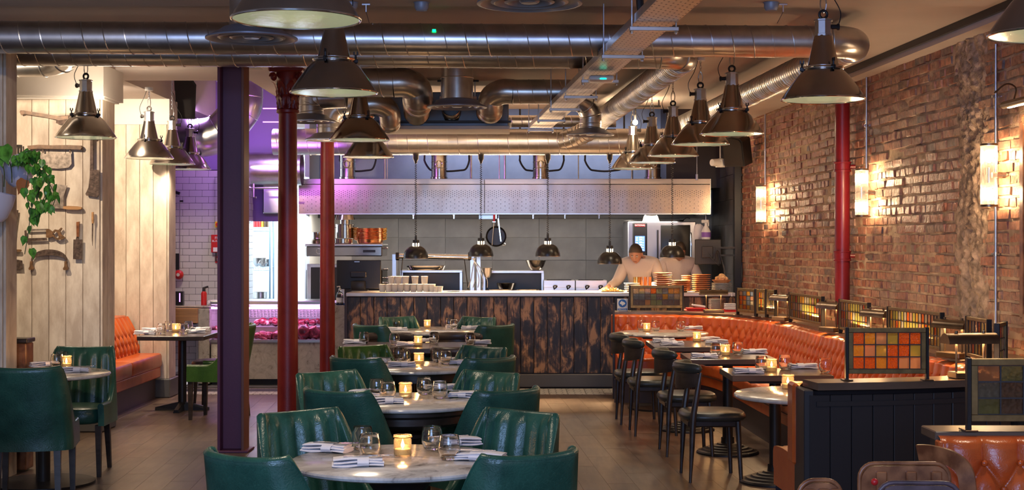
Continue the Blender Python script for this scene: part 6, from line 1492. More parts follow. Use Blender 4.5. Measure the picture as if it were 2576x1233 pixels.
for px, l in ((1406, 'left'), (1486, 'right')):
    dd = 17.3; t = thing('fryer', 'steel fryer back panel right of the middle shelf, '+l, 'fryer', (X(px, dd), dd, 0)); MB().box((0, 0, 1.05), (.375, .3, .27), ch=.003).build('back_box', MT['steel'], t, smooth=0); MB().box((0, -.14, 1.06), (.372, .03, .09), ch=.003).build('front_lip', MT['steel'], t, smooth=0); MB().box((0, .02, 1.19), (.3, .1, .012)).build('vent_slot', MT['black'], t, smooth=0)
    for q_ in (-.06, .10): MB().tube(catmull([(q_, -.17, 1.08), (q_-.01, -.2, 1.12), (q_+.03, -.2, 1.12), (q_+.01, -.17, 1.09)], 4), .008, 6).build('basket_handle', MT['black'], t)
# hanging pan and tools
dd = 17.72; t = thing('frying_pan', 'black frying pan hanging from the hood in the middle of the kitchen', 'pan', (X(1248, dd+.2), dd+.2, Z(595, dd+.2))); q_ = Matrix.Rotation(pi/2, 3, 'X'); MB().lathe([(.0, 0), (.11, 0), (.13, .03), (.127, .032), (.108, .006), (.0, .006)], n=36, m=q_).build('pan_body', MT['blackmetal'], t); MB().torus((.1, 0, -.1), .016, .004, 12, 5, q_).build('hook', MT['chrome'], t); MB().cyl((0, 0, .12), (0, .03, hz0-.04-Z(595, dd+.2)), .009, n=8).build('handle', MT['blackmetal'], t)
t = thing('sharpening_steel', 'sharpening steel with red handle hanging in front of the black pan', 'sharpening steel', (X(1243, dd), dd-.03, Z(540, dd))); MB().cyl((0, 0, 0), (0, 0, -.085), .013, n=10).build('handle', MT['redplastic'], t); MB().box((0, 0, -.09), (.04, .01, .008)).cyl((0, 0, -.09), (-.025, 0, -.38), .006, .004, 8).build('rod', MT['chrome'], t)
t = thing('tongs', 'steel tongs with black grip hanging in front of the black pan', 'tongs', (X(1251, dd), dd-.03, Z(538, dd))); MB().box((0, 0, -.03), (.02, .012, .07), ch=.004).build('grip', MT['black'], t); MB().box((.028, 0, -.2), (.016, .008, .29), m=Matrix.Rotation(-.12, 3, 'Y'), ch=.002).build('arm', MT['chrome'], t)
tag(MB().box((X(1230, 17.9), 17.95, hz0-.04), (.25, .05, .05)).build('hook_rail', MT['steel']), 'short steel bracket under the hood beside the hanging pan', 'bracket')
# combi oven
dd = 18.1; t = thing('combi_oven', 'tall steel combi oven with a lit touch screen and glass door', 'oven', (X(1666, dd), 18.55, 0)); w_ = X(1752, dd)-X(1580, dd); zt_ = Z(557, dd)
MB().box((0, 0, (zt_+.75)/2), (w_, .84, zt_-.75), ch=.012).build('body', MT['oven_steel'], t); MB().box((0, 0, .375), (w_-.06, .8, .75)).build('stand', MT['kick'], t, smooth=0)
cxp = X(1610, dd)-X(1666, dd); zc_ = (Z(560, dd)+Z(672, dd))/2; MB().box((cxp, -.425, zc_), (.185, .03, Z(560, dd)-Z(672, dd)), ch=.012).build('control_column', MT['black'], t)
MB().box((cxp, -.442, (Z(594, dd)+Z(632, dd))/2), (.122, .006, Z(594, dd)-Z(632, dd))).build('touch_screen', MT['bluescreen'], t, smooth=0)
for k, zz in enumerate((.072, .045, .012, -.02, -.05, -.08)):
    MB().box((cxp-.04, -.4455, (Z(594, dd)+Z(632, dd))/2+zz), (.022, .001, .012)).box((cxp+.02, -.4455, (Z(594, dd)+Z(632, dd))/2+zz), (.06, .001, .004)).box((cxp+.01, -.4455, (Z(594, dd)+Z(632, dd))/2+zz+.01), (.03, .001, .005)).build('screen_marks', MT['whiteglow'], t, smooth=0)
MB().box((cxp, -.442, Z(567, dd)), (.13, .004, .03)).build('maker_plate', MT['redink'], t, smooth=0); text('RATIONAL', (cxp, -.446, Z(567, dd)), .027, MT['whiteink'], t)
q_ = Matrix.Rotation(pi/2, 3, 'X'); MB().lathe([(.0, .02), (.028, .02), (.032, 0)], (cxp, -.44, Z(655, dd)), 24, q_).build('dial', MT['steel'], t)
MB().box((X(1700, dd)-X(1666, dd), -.425, (Z(566, dd)+Z(692, dd))/2), (.375, .02, Z(566, dd)-Z(692, dd)), ch=.02).build('door_window', MT['blackmetal'], t); MB().box((X(1655, dd)-X(1666, dd), -.43, 1.45), (.02, .03, .7)).build('door_seal', MT['lead'], t, smooth=0)
MB().tube(catmull([(X(1738, dd)-X(1666, dd), -.42, 1.75), (X(1738, dd)-X(1666, dd), -.47, 1.72), (X(1738, dd)-X(1666, dd), -.47, 1.3), (X(1738, dd)-X(1666, dd), -.42, 1.27)], 5), .01, 8).build('door_handle', MT['chrome'], t)
bowl('round steel bowl upside down on top of the combi oven', (X(1637, 18.3), 18.3, zt_+.0), .12, .11, 'polished', True); t = thing('plate_pile', 'white plates on top of the combi oven', 'plate', (X(1585, 18.3), 18.3, zt_)); MB().lathe([(.0, 0), (.05, 0), (.09, .012), (.0, .016)], n=28).build('plate_body', MT['ceramic'], t)
t = thing('ladle', 'small handled steel pan on the combi oven', 'pan', (X(1706, 18.3), 18.3, zt_)); MB().lathe([(.0, 0), (.06, .0), (.08, .02), (.0, .01)], n=24).tube(catmull([(.06, 0, .02), (.11, 0, .05), (.15, 0, .04)], 4), .007, 6).build('pan_body', MT['castiron'], t)
# monitor, spray bottle, things at right
dd = 17.0; t = thing('order_monitor', 'black order monitor on a wall arm right of the combi oven', 'monitor', (X(1781, dd), dd, Z(634, dd))); MB().box((0, 0, 0), (.315, .03, .30), ch=.008).build('screen_back', MT['black'], t); MB().box((-.01, -.03, 0), (.13, .04, .14), ch=.008).build('mount_plate', MT['black'], t)
for zz in (.05, -.04): MB().box((.21, -.02, zz), (.24, .02, .022)).build('arm', MT['black'], t, smooth=0)
MB().box((.33, -.02, 0), (.03, .05, .16)).build('wall_bracket', MT['black'], t, smooth=0)
for k in range(3): MB().tube(catmull([(0, -.05, -.02), (.06+.03*k, -.09, -.1-.03*k), (.1, -.06, .02), (.16, -.05, -.1), (.2+.02*k, -.1, -.42)], 6), .004, 5).build('cable', MT['black'], t)
dd = 17.3; t = thing('spray_bottle', 'white spray bottle with purple label hanging right of the combi oven', 'spray bottle', (X(1776, dd), dd, Z(603, dd))); MB().lathe([(.0, 0), (.05, 0), (.055, .02), (.055, .10), (.03, .15), (.018, .17), (.018, .2), (.0, .2)], n=20).build('bottle_body', MT['whiteink'], t); MB().lathe([(.0555, .03), (.0555, .09)], n=20).build('label', MT['violet_lab'], t); MB().box((-.01, 0, .22), (.09, .03, .04), ch=.008).box((.03, 0, .19), (.015, .02, .06), ch=.004).build('trigger_head', MT['white_plastic'], t); MB().cyl((0, 0, .22), (.0, 0, Z(535, dd)-Z(603, dd)), .003, n=5).build('hook_wire', MT['chrome'], t)
t = thing('plastic_bag', 'white plastic bag hanging behind the spray bottle', 'bag', (X(1762, dd), dd+.1, Z(585, dd))); MB().grid(lambda u, v: Vector((cos(2*pi*u)*sin(pi*v)*.075, sin(2*pi*u)*sin(pi*v)*.03, -cos(pi*v)*.10))*(1+.3*noise.noise(Vector((cos(2*pi*u), sin(2*pi*u), v*3)))), 24, 12, cu=True).build('bag_body', MT['linen'], t)
# plates on the pass at right
def platestack(lab, px, py_t, r, m, dd=16.35, name='plate', grp='stacked plates', cnt=8, z0=ZC):
    z1 = Z(py_t, dd); h = (z1-z0)/cnt; pm = MB().lathe([(.0, 0), (r*.6, 0), (r*.66, h*.3), (r, h*.72), (r*1.0, h*.92), (r*.6, h*.5), (.0, h*.45)], n=36).mesh(name, MT[m], 50)
    for k in range(cnt): tag(ob(name, pm, None, (X(px, dd)+random.uniform(-.004, .004), dd, z0+k*h)), lab.replace(' plate in', ' plate, %s from the bottom, in' % ORD[k]), 'plate', grp)
random.seed(6)
platestack('copper-coloured plate in the tall stack beside the canisters', 1667, 686, .105, 'pink', cnt=9); platestack('copper-coloured plate in the low stack between two tall ones', 1713, 705, .105, 'pink', 16.3, cnt=6); platestack('small copper-coloured plate in the stack behind the low one', 1727, 693, .06, 'pink', 16.62, cnt=9); platestack('copper-coloured plate in the tall stack nearest the monitor', 1764, 690, .105, 'pink', 16.4, cnt=9)
platestack('white plate in the stack under the bread dish', 1815, 712, .115, 'ceramic', 16.5, cnt=7); platestack('pale plate in the low stack beside the fried food', 1590, 712, .09, 'ceramic', 16.4, cnt=5)
for px, m_, l in ((1602, 'gold', 'gold'), (1618, 'copper', 'copper'), (1630, 'copper', 'reddish copper')): tag(MB().lathe([(.0, 0), (.042, 0), (.042, .165), (.039, .165), (.039, .005), (.0, .005)], n=28).build('canister', MT[m_], None, (X(px, 16.62), 16.62, ZC)), l+' metal canister behind the slanting plates', 'canister')
t = thing('bread_dish', 'reddish dish of bread on top of the white plates', 'dish', (X(1815, 16.5), 16.5, Z(712, 16.5)+.004)); MB().lathe([(.0, 0), (.08, 0), (.11, .03), (.105, .032), (.0, .01)], n=28).build('dish_body', MT['pink'], t)
for k, (x, y, z) in enumerate(((-.03, 0, .05), (.035, .01, .045), (0, -.03, .06), (.01, .03, .07))): tag(MB().grid(lambda u, v: Vector((cos(2*pi*u)*sin(pi*v), sin(2*pi*u)*sin(pi*v), -cos(pi*v)*.8))*.042*(1+.35*noise.noise(Vector((cos(2*pi*u)*2, sin(2*pi*u)*2, v*4+k)))), 20, 12, cu=True).build('bread_piece', MT['bread'], None, (X(1815, 16.5)+x, 16.5+y, Z(712, 16.5)+z)), 'chunk of torn bread on the dish above the white plates, %s' % ('left one', 'right one', 'front one', 'top one')[k], 'bread', 'bread chunks')
t = thing('food_heap', 'heap of golden fried food glowing under the lowest heat lamp', 'food', (X(1540, 16.35), 16.35, ZC)); random.seed(9); f_ = MB()
for k in range(70): a_ = random.uniform(0, 6.28); rr = random.random()**.6*.12; f_.cyl((rr*cos(a_), rr*.6*sin(a_), .004+.05*(1-rr/.12)*random.random()), (rr*cos(a_)+random.uniform(-.03, .03), rr*.6*sin(a_)+random.uniform(-.03, .03), .01+.06*(1-rr/.12)*random.random()), .008, n=6)
fo = f_.build('fried_pieces', MT['food'], t); fo['kind'] = 'stuff'; MB().lathe([(.0, 0), (.11, 0), (.14, .01), (.0, .004)], n=32).build('plate_body', MT['ceramic'], t)
tag(MB().lathe([(.0, 0), (.13, 0), (.0, .006)], n=24).build('tray', MT['chrome'], None, (X(1145, 16.5), 16.5, ZC)), 'low metal tray with clips right of the cups on the pass', 'tray')
# service shelf behind banquette
t = thing('service_table', 'small side table behind the corner of the banquette with a red top', 'table', (X(1790, 15.75), 15.72, 0)); MB().box((0, 0, .885), (.62, .32, .03), ch=.004).build('tabletop', MT['redplastic'], t)
for s in (-1, 1): MB().box((s*.27, 0, .435), (.04, .26, .87)).build('leg', MT['darkwood'], t, smooth=0)
platestack('pale plate in the stack on the red side table', 1800, 752, .075, 'ceramic', 15.72, cnt=14, z0=.902)
tag(MB().box((X(1752, 15.65), 15.65, .915), (.22, .2, .02), ch=.006).build('menu_stack', MT['redplastic']), 'pile of red menus on the side table', 'menus'); tag(MB().box((X(1758, 15.65), 15.65, .945), (.15, .12, .02), m=Matrix.Rotation(.15, 3, 'Y'), ch=.006).build('cloth', MT['linen']), 'crumpled white cloth on the pile of red menus', 'cloth')
for k in range(4): tag(MB().box((X(1836, 15.6)+.0, 15.6, .915+k*.017), (.12, .1, .014), ch=.005).build('folded_towel', MT['linen']), 'small folded white towel beside the corner screen, %s from the bottom of its pile' % ORD[k], 'towel', 'folded towels')
t = thing('soap_pump', 'clear pump bottle beside the corner screen', 'bottle', (X(1840, 15.85), 15.80, .902)); MB().lathe([(.0, 0), (.03, 0), (.03, .12), (.01, .14), (.0, .14)], n=16).build('bottle_body', MT['glass'], t); MB().lathe([(.0, .14), (.01, .14), (.006, .18), (.0, .18)], n=10).cyl((0, 0, .18), (.03, 0, .175), .005, n=6).build('pump', MT['white_plastic'], t)
MT['dummy'] = None
# sanitise sign
dd = 15.46; t = thing('dog_sign', 'white sign with a blue disc and animal head beside the kitchen screen', 'sign', (X(1566, dd), dd, .902)); w_, h_ = .115, .128
MB().box((0, 0, h_/2), (w_, .004, h_)).build('card', MT['whiteink'], t, smooth=0); MB().cyl((0, -.002, .078), (0, -.004, .078), .044, n=40).build('disc', MT['blueink'], t)
MB().prism([(-.026, -.006), (-.03, .006), (-.018, .016), (-.008, .028), (-.002, .018), (.012, .016), (.026, .006), (.03, -.006), (.018, -.010), (.022, -.018), (.008, -.016), (.002, -.028), (-.008, -.02), (-.012, -.012)], .002, c=(0, -.0052, .078)).build('animal_head', MT['whiteink'], t, smooth=0)
MB().box((0, -.0025, .014), (w_-.01, .002, .018)).build('strip', MT['blueink'], t, smooth=0); text('Now Sanitise', (0, -.0045, .014), .016, MT['whiteink'], t)
# speakers, camera, bare bulb
def speaker(lab, px, py, d, rx, rz, s=1):
    t = thing('wall_speaker', lab, 'speaker', P(px, py, d)); t.rotation_euler = (rx, 0, rz)
    pr = [(-.11, -.13), (.11, -.13), (.11, .12), (.08, .16), (.0, .175), (-.08, .16), (-.11, .12)]; MB().prism([(a_*s, b_*s) for a_, b_ in pr], .19*s).build('cabinet', MT['black'], t)
    MB().prism([(a_*s*.9, b_*s*.9) for a_, b_ in pr], .012, c=(0, -.1*s, 0)).build('front_grille', MT['castiron'], t); MB().box((.0, .13*s, .1), (.04, .12, .04)).build('bracket', MT['black'], t, smooth=0)
speaker('black speaker hanging on the brick wall corner behind the right pendants', 1855, 383, 16.6, .25, -.6, 1.15); speaker('black speaker hanging near the ceiling above the bench table', 448, 250, 15.6, .2, .4, 1.5)
dd = 16.7; t = thing('security_camera', 'white turret camera hanging by a thin tube near the right speaker', 'camera', (X(1808, dd), dd, Z(410, dd))); MB().lathe([(.0, 0), (.055, 0), (.06, .03), (.06, .09), (.0, .11)], n=24, c=(.02, 0, -.05)).build('housing', MT['white_plastic'], t); MB().cyl((0, -.02, 0), (-.09, -.08, -.0), .048, .04, n=20).build('lens_barrel', MT['white_plastic'], t); MB().cyl((.02, 0, .05), (.02, 0, 3.5-Z(410, dd)), .008, n=8).build('drop_tube', MT['white_plastic'], t)
dd = 15.2; t = thing('bare_bulb', 'bare lit bulb on a short bracket behind the furthest right pendant', 'bulb', (X(1598, dd), dd, Z(308, dd))); MB().ball((0, 0, 0), .028, 14).build('bulb_glass', MT['bulb'], t); MB().cyl((0, 0, .02), (0, 0, .08), .014, n=10).build('holder', MT['black'], t); MB().box((.12, 0, .17), (.3, .02, .02)).cyl((0, 0, .08), (0, 0, .2), .008, n=8).cyl((.25, 0, .17), (.25, 0, 3.15-Z(308, dd)), .008, n=8).build('bracket', MT['castiron'], t)
lamp('POINT', 'bare_bulb_light', (X(1598, dd), dd-.05, Z(308, dd)), 14, (1, .74, .45), .03)
t = thing('pull_cord', 'hanging cord with a small steel switch by the right end of the hood', 'cord', (X(1753, 17.3), 17.3, Z(440, 17.3))); MB().cyl((0, 0, 0), (0, 0, 3.5-Z(440, 17.3)), .004, n=6).build('cord', MT['galv'], t); MB().box((0, 0, -.03), (.03, .02, .075), ch=.003).build('switch_box', MT['chrome'], t)
t = tag(MB().box((X(1092, 9.2), dy(X(1092, 9.2))-.1045, Z(70, 9.1)), (.022, .004, .010)).build('duct_glint', MT['greenglint']), 'green light reflected on the front duct', 'light')  # glowing chip stands in for a green reflection on the duct

MT['lips'] = mat('lips', (.25, .10, .075), .5)
# ================================================================ PEOPLE
def skin_mesh(name, verts, edges, radii, m, sub=2, root=0):
    me = bpy.data.meshes.new(name); me.from_pydata([tuple(v) for v in verts], edges, []); o = bpy.data.objects.new(name, me); COL.objects.link(o)
    o.modifiers.new('s', 'SKIN'); sv = me.skin_vertices[0].data
    for i, r in enumerate(radii): rr = r if isinstance(r, tuple) else (r, r); sv[i].radius = rr; sv[i].use_root = (i == root)
    sb_ = o.modifiers.new('u', 'SUBSURF'); sb_.levels = sub; sb_.render_levels = sub
    dg = bpy.context.evaluated_depsgraph_get(); me2 = bpy.data.meshes.new_from_object(o.evaluated_get(dg)); COL.objects.unlink(o); bpy.data.objects.remove(o)
    me2.name = name; me2.materials.clear(); me2.materials.append(m); me2.polygons.foreach_set('use_smooth', [True]*len(me2.polygons)); return me2
def headmesh(m_, c, tilt, yaw):
    R = Matrix.Rotation(yaw, 3, 'Z') @ Matrix.Rotation(tilt, 3, 'X')
    def f(u, v):
        a_ = 2*pi*u; b_ = pi*v; x = cos(a_)*sin(b_); y = sin(a_)*sin(b_); z = -cos(b_)
        X_ = x*.075*(1-.22*max(0, -z)**1.3); Y_ = y*.095*(1-.10*max(0, -z)); Z_ = z*.118
        if y < 0:
            Y_ -= .022*math.exp(-((x/.16)**2+((z+.08)/.16)**2)); Y_ += .010*math.exp(-(((abs(x)-.36)/.14)**2+((z-.12)/.10)**2)); Y_ -= .006*math.exp(-((x/.3)**2+((z+.45)/.07)**2)); Y_ -= .012*math.exp(-((x/.3)**2+((z+.85)/.2)**2))
        return c+R @ Vector((X_, Y_, Z_))
    m_.grid(f, 48, 36, cu=True)
    for s in (-1, 1):
        def e(u, v, s=s):
            a_ = 2*pi*u; b_ = 2*pi*v; return c+R @ Vector((s*(.074+.008*cos(b_)), .008+cos(a_)*(.016+.006*sin(b_)), -.005+sin(a_)*(.028+.006*sin(b_))))
        m_.grid(e, 16, 8)
    return R
def chef(lab, ox, oy, yaw, head, tilt, handsL, handsR, hair):
    t = thing('person', lab, 'person', (ox, oy, 0), yaw)
    # joints (faces -y): pelvis, spine, chest, neck, shoulders, arms, legs
    V = [(0, 0, .93), (0, -.02, 1.1), (0, -.07, 1.28), (0, -.10, 1.40), (0, -.14, 1.46), (head[0]*.5, head[1]*.6, head[2]-.13),
         (.17, -.10, 1.38), (.27, -.16, 1.16), handsR, (-.17, -.10, 1.38), (-.27, -.16, 1.16), handsL,
         (.10, 0, .86), (.11, -.01, .48), (.11, .03, .08), (.12, -.10, .04), (-.10, 0, .86), (-.11, -.01, .48), (-.11, .03, .08), (-.12, -.10, .04)]
    E = [(0, 1), (1, 2), (2, 3), (3, 4), (4, 5), (3, 6), (6, 7), (7, 8), (3, 9), (9, 10), (10, 11), (0, 12), (12, 13), (13, 14), (14, 15), (0, 16), (16, 17), (17, 18), (18, 19)]
    R_ = [(.14, .10), (.12, .09), (.14, .10), (.10, .07), .050, .05, .065, .045, .024, .065, .045, .024, .085, .055, .038, .035, .085, .055, .038, .035]
    b = MB(); me = skin_mesh('body_tmp', V, E, R_, MT['skin']); b.add([v.co for v in me.vertices], [list(p.vertices) for p in me.polygons])
    Rm = headmesh(b, Vector(head), tilt, 0)
    for hp, el in ((handsL, V[10]), (handsR, V[7])):
        h = Vector(hp); dr = (h-Vector(el)).normalized(); side = dr.cross(Vector((0, 0, 1))).normalized(); up_ = side.cross(dr)
        vs = [h, h+dr*.045, h+dr*.085]; es = [(0, 1), (1, 2)]; rs = [.022, (.036, .016), (.036, .015)]
        mm = skin_mesh('hand_tmp', vs, es, rs, MT['skin'], 1); b.add([v.co for v in mm.vertices], [list(p.vertices) for p in mm.polygons])
        for k in range(4):
            l = (.068, .078, .074, .058)[k]; q = h+dr*.08+side*(-.027+.018*k); vs = [q, q+dr*l*.45-up_*.006, q+dr*l*.75-up_*.022, q+dr*l*.9-up_*.04]; b.tube(vs, lambda z: .0085-.002*z, 8)
        q = h+dr*.03-side*.03; b.tube([q, q-side*.025+dr*.02, q-side*.03+dr*.05-up_*.01], lambda z: .0105-.003*z, 8)
    b.build('body', MT['skin'], t, smooth=80)
    # jacket: torso and sleeves
    Vj = [V[0], V[1], V[2], V[3], V[6], V[7], tuple(Vector(V[7]).lerp(Vector(V[8]), .75)), V[9], V[10], tuple(Vector(V[10]).lerp(Vector(V[11]), .75)), V[4]]
    Rj = [(.175, .14), (.155, .13), (.18, .135), (.155, .125), .094, .066, .047, .094, .066, .047, .070]
    mj = skin_mesh('jacket', Vj, [(0, 1), (1, 2), (2, 3), (3, 4), (4, 5), (5, 6), (3, 7), (7, 8), (8, 9), (3, 10)], Rj, MT['jacket']); ob('jacket', mj, t)
    ma = skin_mesh('apron', [(0, -.03, .5), (0, -.04, .9), (0, -.05, 1.06)], [(0, 1), (1, 2)], [(.2, .13), (.185, .14), (.17, .14)], MT['apron'], 1); ob('apron', ma, t)
    mt_ = skin_mesh('trousers', [V[0], V[12], V[13], V[14], V[16], V[17], V[18]], [(0, 1), (1, 2), (2, 3), (0, 4), (4, 5), (5, 6)], [(.165, .13), .10, .075, .06, .10, .075, .06], MT['apron'], 1); ob('trousers', mt_, t)
    hm = MB(); c = Vector(head)
    def hf(u, v):
        a_ = 2*pi*u; zm = .08-.44*sin(a_); z = zm+(1-zm)*sin(v*pi/2); rr_ = sqrt(max(0, 1-z*z)); x = cos(a_)*rr_; y = sin(a_)*rr_; return c+Rm @ Vector((x*.083, y*.103+.004, z*.126+.004))
    hm.grid(hf, 40, 16, cu=True); hm.build('hair', MT['hair'], t, smooth=70)
    fe = MB()
    for s in (-1, 1): fe.ball(c+Rm @ Vector((s*.028, -.083, .012)), .010, 10)
    fe.build('eyes', MT['ceramic'], t); fp = MB()
    for s in (-1, 1): fp.ball(c+Rm @ Vector((s*.028, -.091, .012)), .0048, 8).box(c+Rm @ Vector((s*.028, -.092, .034)), (.028, .006, .005))
    fp.build('irises', MT['hair'], t); MB().box(c+Rm @ Vector((0, -.094, -.052)), (.042, .006, .008), ch=.003).build('lips', MT['lips'], t)
    return t
chef('person in a white jacket bent over the pass, reaching left towards the food', X(1612, 17.3), 17.25, -.25, (-.03, -.22, 1.505), .55, (-.36, -.42, 1.10), (.12, -.50, 1.09), True)
chef('person in a white jacket and dark apron standing behind the rightmost heat lamp', X(1698, 17.45), 17.45, .2, (-.01, -.19, 1.53), .5, (-.2, -.45, 1.10), (.2, -.45, 1.10), True)

# ================================================================ TOOLS ON THE PLANK WALL
D = 12.285
def TP(*pts, s=941/290, ox=0, oy=340): return [(px/s+ox, py/s+oy) for px, py in pts]
def tool(name, lab, cat, parts, off=.03):
    # parts: list of (name, [(px,py)...], thickness, material, standoff)
    allp = [q for p in parts for q in p[1]]; cx_ = sum(p[0] for p in allp)/len(allp); cy_ = sum(p[1] for p in allp)/len(allp); o = P(cx_, cy_, D-off); t = thing(name, lab, cat, o)
    for nm, pts, th, m_, *r in parts:
        out = [((px-cx_)/F*(D-off), -(py-cy_)/F*(D-off)) for px, py in pts]; bm = MB().prism(out, th); q = bm.build(nm, MT[m_], t, smooth=30)
    q0 = parts[0][1]; ax = sum(p[0] for p in q0)/len(q0); az = sum(p[1] for p in q0)/len(q0)
    if name not in ('mezzaluna', 'meat_saw'): MB().cyl(((ax-cx_)/F*(D-off), off-.002, -(az-cy_)/F*(D-off)), ((ax-cx_)/F*(D-off), 0, -(az-cy_)/F*(D-off)), .003, n=6).build('nail', MT['castiron'], t)
    return t
def blob(c0, c1, w0, w1, n=6):
    x0, y0 = c0; x1, y1 = c1; l = hypot(x1-x0, y1-y0); ux, uy = (x1-x0)/l, (y1-y0)/l; nx, ny = -uy, ux; o = []
    for k in range(n+1): a_ = -pi/2+pi*k/n; o.append((x1+(ux*cos(a_)+nx*sin(a_))*w1, y1+(uy*cos(a_)+ny*sin(a_))*w1))
    for k in range(n+1): a_ = pi/2+pi*k/n; o.append((x0+(ux*cos(a_)+nx*sin(a_))*w0, y0+(uy*cos(a_)+ny*sin(a_))*w0))
    return o
tool('cleaver', 'long-handled rusty cleaver at the top of the plank wall, its hooked handle pointing left', 'cleaver', [('handle', [(50, 282), (52, 278), (60, 278), (110, 286), (150, 293), (172, 292), (172, 300), (150, 303), (108, 294), (62, 287), (54, 290)], .016, 'handlewood'), ('blade', [(143, 292), (178, 290), (210, 290), (210, 318), (165, 317), (141, 310)], .008, 'rust')])
tool('mincing_knife', 'wide notched mincing blade hanging from a long turned wooden handle', 'knife', [('handle', TP(*[(230, 88), (320, 80), (430, 84), (560, 82), (665, 86), (672, 102), (662, 120), (560, 116), (430, 114), (320, 112), (232, 116)]), .04, 'handlewood'), ('blade', TP(*[(330, 140), (370, 155), (410, 140), (450, 158), (495, 140), (540, 152), (580, 135), (585, 235), (560, 265), (480, 275), (400, 270), (345, 240), (328, 190)]), .007, 'galvtool'), ('hanger', TP((345, 118), (357, 118), (357, 145), (345, 145)), .008, 'rust'), ('hanger', TP((566, 118), (578, 118), (578, 145), (566, 145)), .008, 'rust')])
tool('cleaver', 'tall rusty cleaver hanging blade down at the right of the plank wall', 'cleaver', [('handle', TP((738, 20), (778, 22), (776, 36), (762, 38), (762, 290), (735, 290)), .012, 'rust'), ('blade', TP((735, 280), (808, 285), (806, 490), (795, 506), (705, 494), (698, 480), (722, 430), (732, 350)), .007, 'rust')])
tool('broad_axe', 'pale spotted broad axe head with a wooden handle pointing right', 'axe', [('blade', TP((385, 405), (440, 398), (550, 412), (520, 500), (520, 600), (430, 598), (395, 520)), .01, 'galvtool'), ('handle', TP(*[(520, 582), (560, 578), (640, 582), (668, 590), (668, 604), (640, 610), (560, 608), (520, 602)]), .035, 'lightwood')])
tool('sharpening_steel', 'slender steel spike with a pale wooden handle at the right of the plank wall', 'spike', [('handle', TP((750, 630), (764, 628), (766, 700), (762, 722), (752, 722), (750, 700)), .022, 'lightwood'), ('spike', TP((751, 720), (762, 720), (757, 850), (755, 904), (751, 850)), .008, 'rust')])
tool('cleaver', 'small square cleaver hanging with a red wooden handle', 'cleaver', [('handle', TP((626, 710), (650, 706), (646, 830), (628, 830)), .025, 'wornwood'), ('tang', TP((626, 825), (642, 825), (645, 852), (658, 860), (618, 860)), .01, 'rust'), ('blade', TP((600, 852), (672, 852), (670, 1016), (597, 1013)), .006, 'rust')])
tool('meat_saw', 'old meat saw with a curled wooden grip behind the trailing vine', 'saw', [('spine', TP((215, 768), (390, 764), (395, 778), (230, 784)), .01, 'galvtool'), ('blade', TP((205, 842), (380, 838), (386, 860), (215, 868)), .004, 'rust'), ('front_bar', TP((200, 780), (216, 775), (220, 850), (205, 850)), .008, 'rust'), ('neck', TP((378, 768), (400, 766), (432, 790), (434, 830), (400, 840), (378, 835)), .02, 'handlewood'),
 ('grip', TP(*[(430, 790), (450, 770), (480, 775), (500, 755), (508, 762), (492, 785), (500, 810), (535, 838), (512, 852), (470, 856), (440, 835), (432, 820), (440, 812), (452, 835), (475, 842), (482, 832), (470, 795), (452, 785), (440, 800)]), .022, 'handlewood')])
def mezz():
    o = []; 
    for k in range(21): a_ = pi*(1-k/20); o.append((402+cos(a_)*150, 1045-sin(a_)**.75*112+(-0)))
    for k in range(21): a_ = pi*k/20; o.append((402+cos(a_)*134, 1030-sin(a_)**.75*48))
    return TP(*o)
tool('mezzaluna', 'curved two-handled chopping knife at the bottom of the plank wall', 'knife', [('blade', mezz(), .007, 'rust'), ('handle', TP((250, 1030), (266, 1030), (270, 1070), (280, 1085), (272, 1100), (240, 1100), (236, 1088), (246, 1072)), .03, 'handlewood'), ('handle', TP((530, 1030), (546, 1030), (550, 1070), (560, 1088), (552, 1102), (522, 1102), (517, 1090), (528, 1072)), .03, 'handlewood')])
tool('knife', 'dark upright blade half hidden by the near plank pillar', 'knife', [('blade', TP((100, 612), (150, 612), (148, 640), (132, 760), (120, 895), (100, 895)), .006, 'rust')])
tool('cleaver', 'small dark blade with wooden handle peeking out beside the near pillar', 'cleaver', [('handle', TP((95, 932), (170, 934), (176, 944), (168, 952), (95, 952)), .022, 'handlewood'), ('blade', TP((95, 1008), (182, 1024), (187, 1096), (95, 1096)), .006, 'rust')])
tool('masher', 'steel pronged fork head peeking out beside the near pillar', 'fork', [('bar', TP((120, 78), (182, 80), (184, 94), (120, 92)), .012, 'chrome'), ('prong', TP((126, 90), (136, 90), (136, 165), (126, 165)), .01, 'chrome'), ('prong', TP((150, 90), (160, 90), (160, 168), (150, 168)), .01, 'chrome'), ('prong', TP((173, 90), (183, 90), (183, 175), (173, 175)), .01, 'chrome')])
t = thing('side_cabinet', 'brown side cabinet in the alcove behind the plank pillar', 'cabinet', (-3.60, 10.24, 0)); MB().box((0, 0, .46), (.3, .16, .90), ch=.006).build('body', MT['bronze_wood'] if 'bronze_wood' in MT else MT['wornwood'], t, smooth=0); MB().box((0, 0, .93), (.32, .18, .03), ch=.005).build('worktop', MT['darkwood'], t, smooth=0); MB().box((0, -.082, .75), (.26, .01, .2)).build('drawer', MT['wornwood'], t, smooth=0)

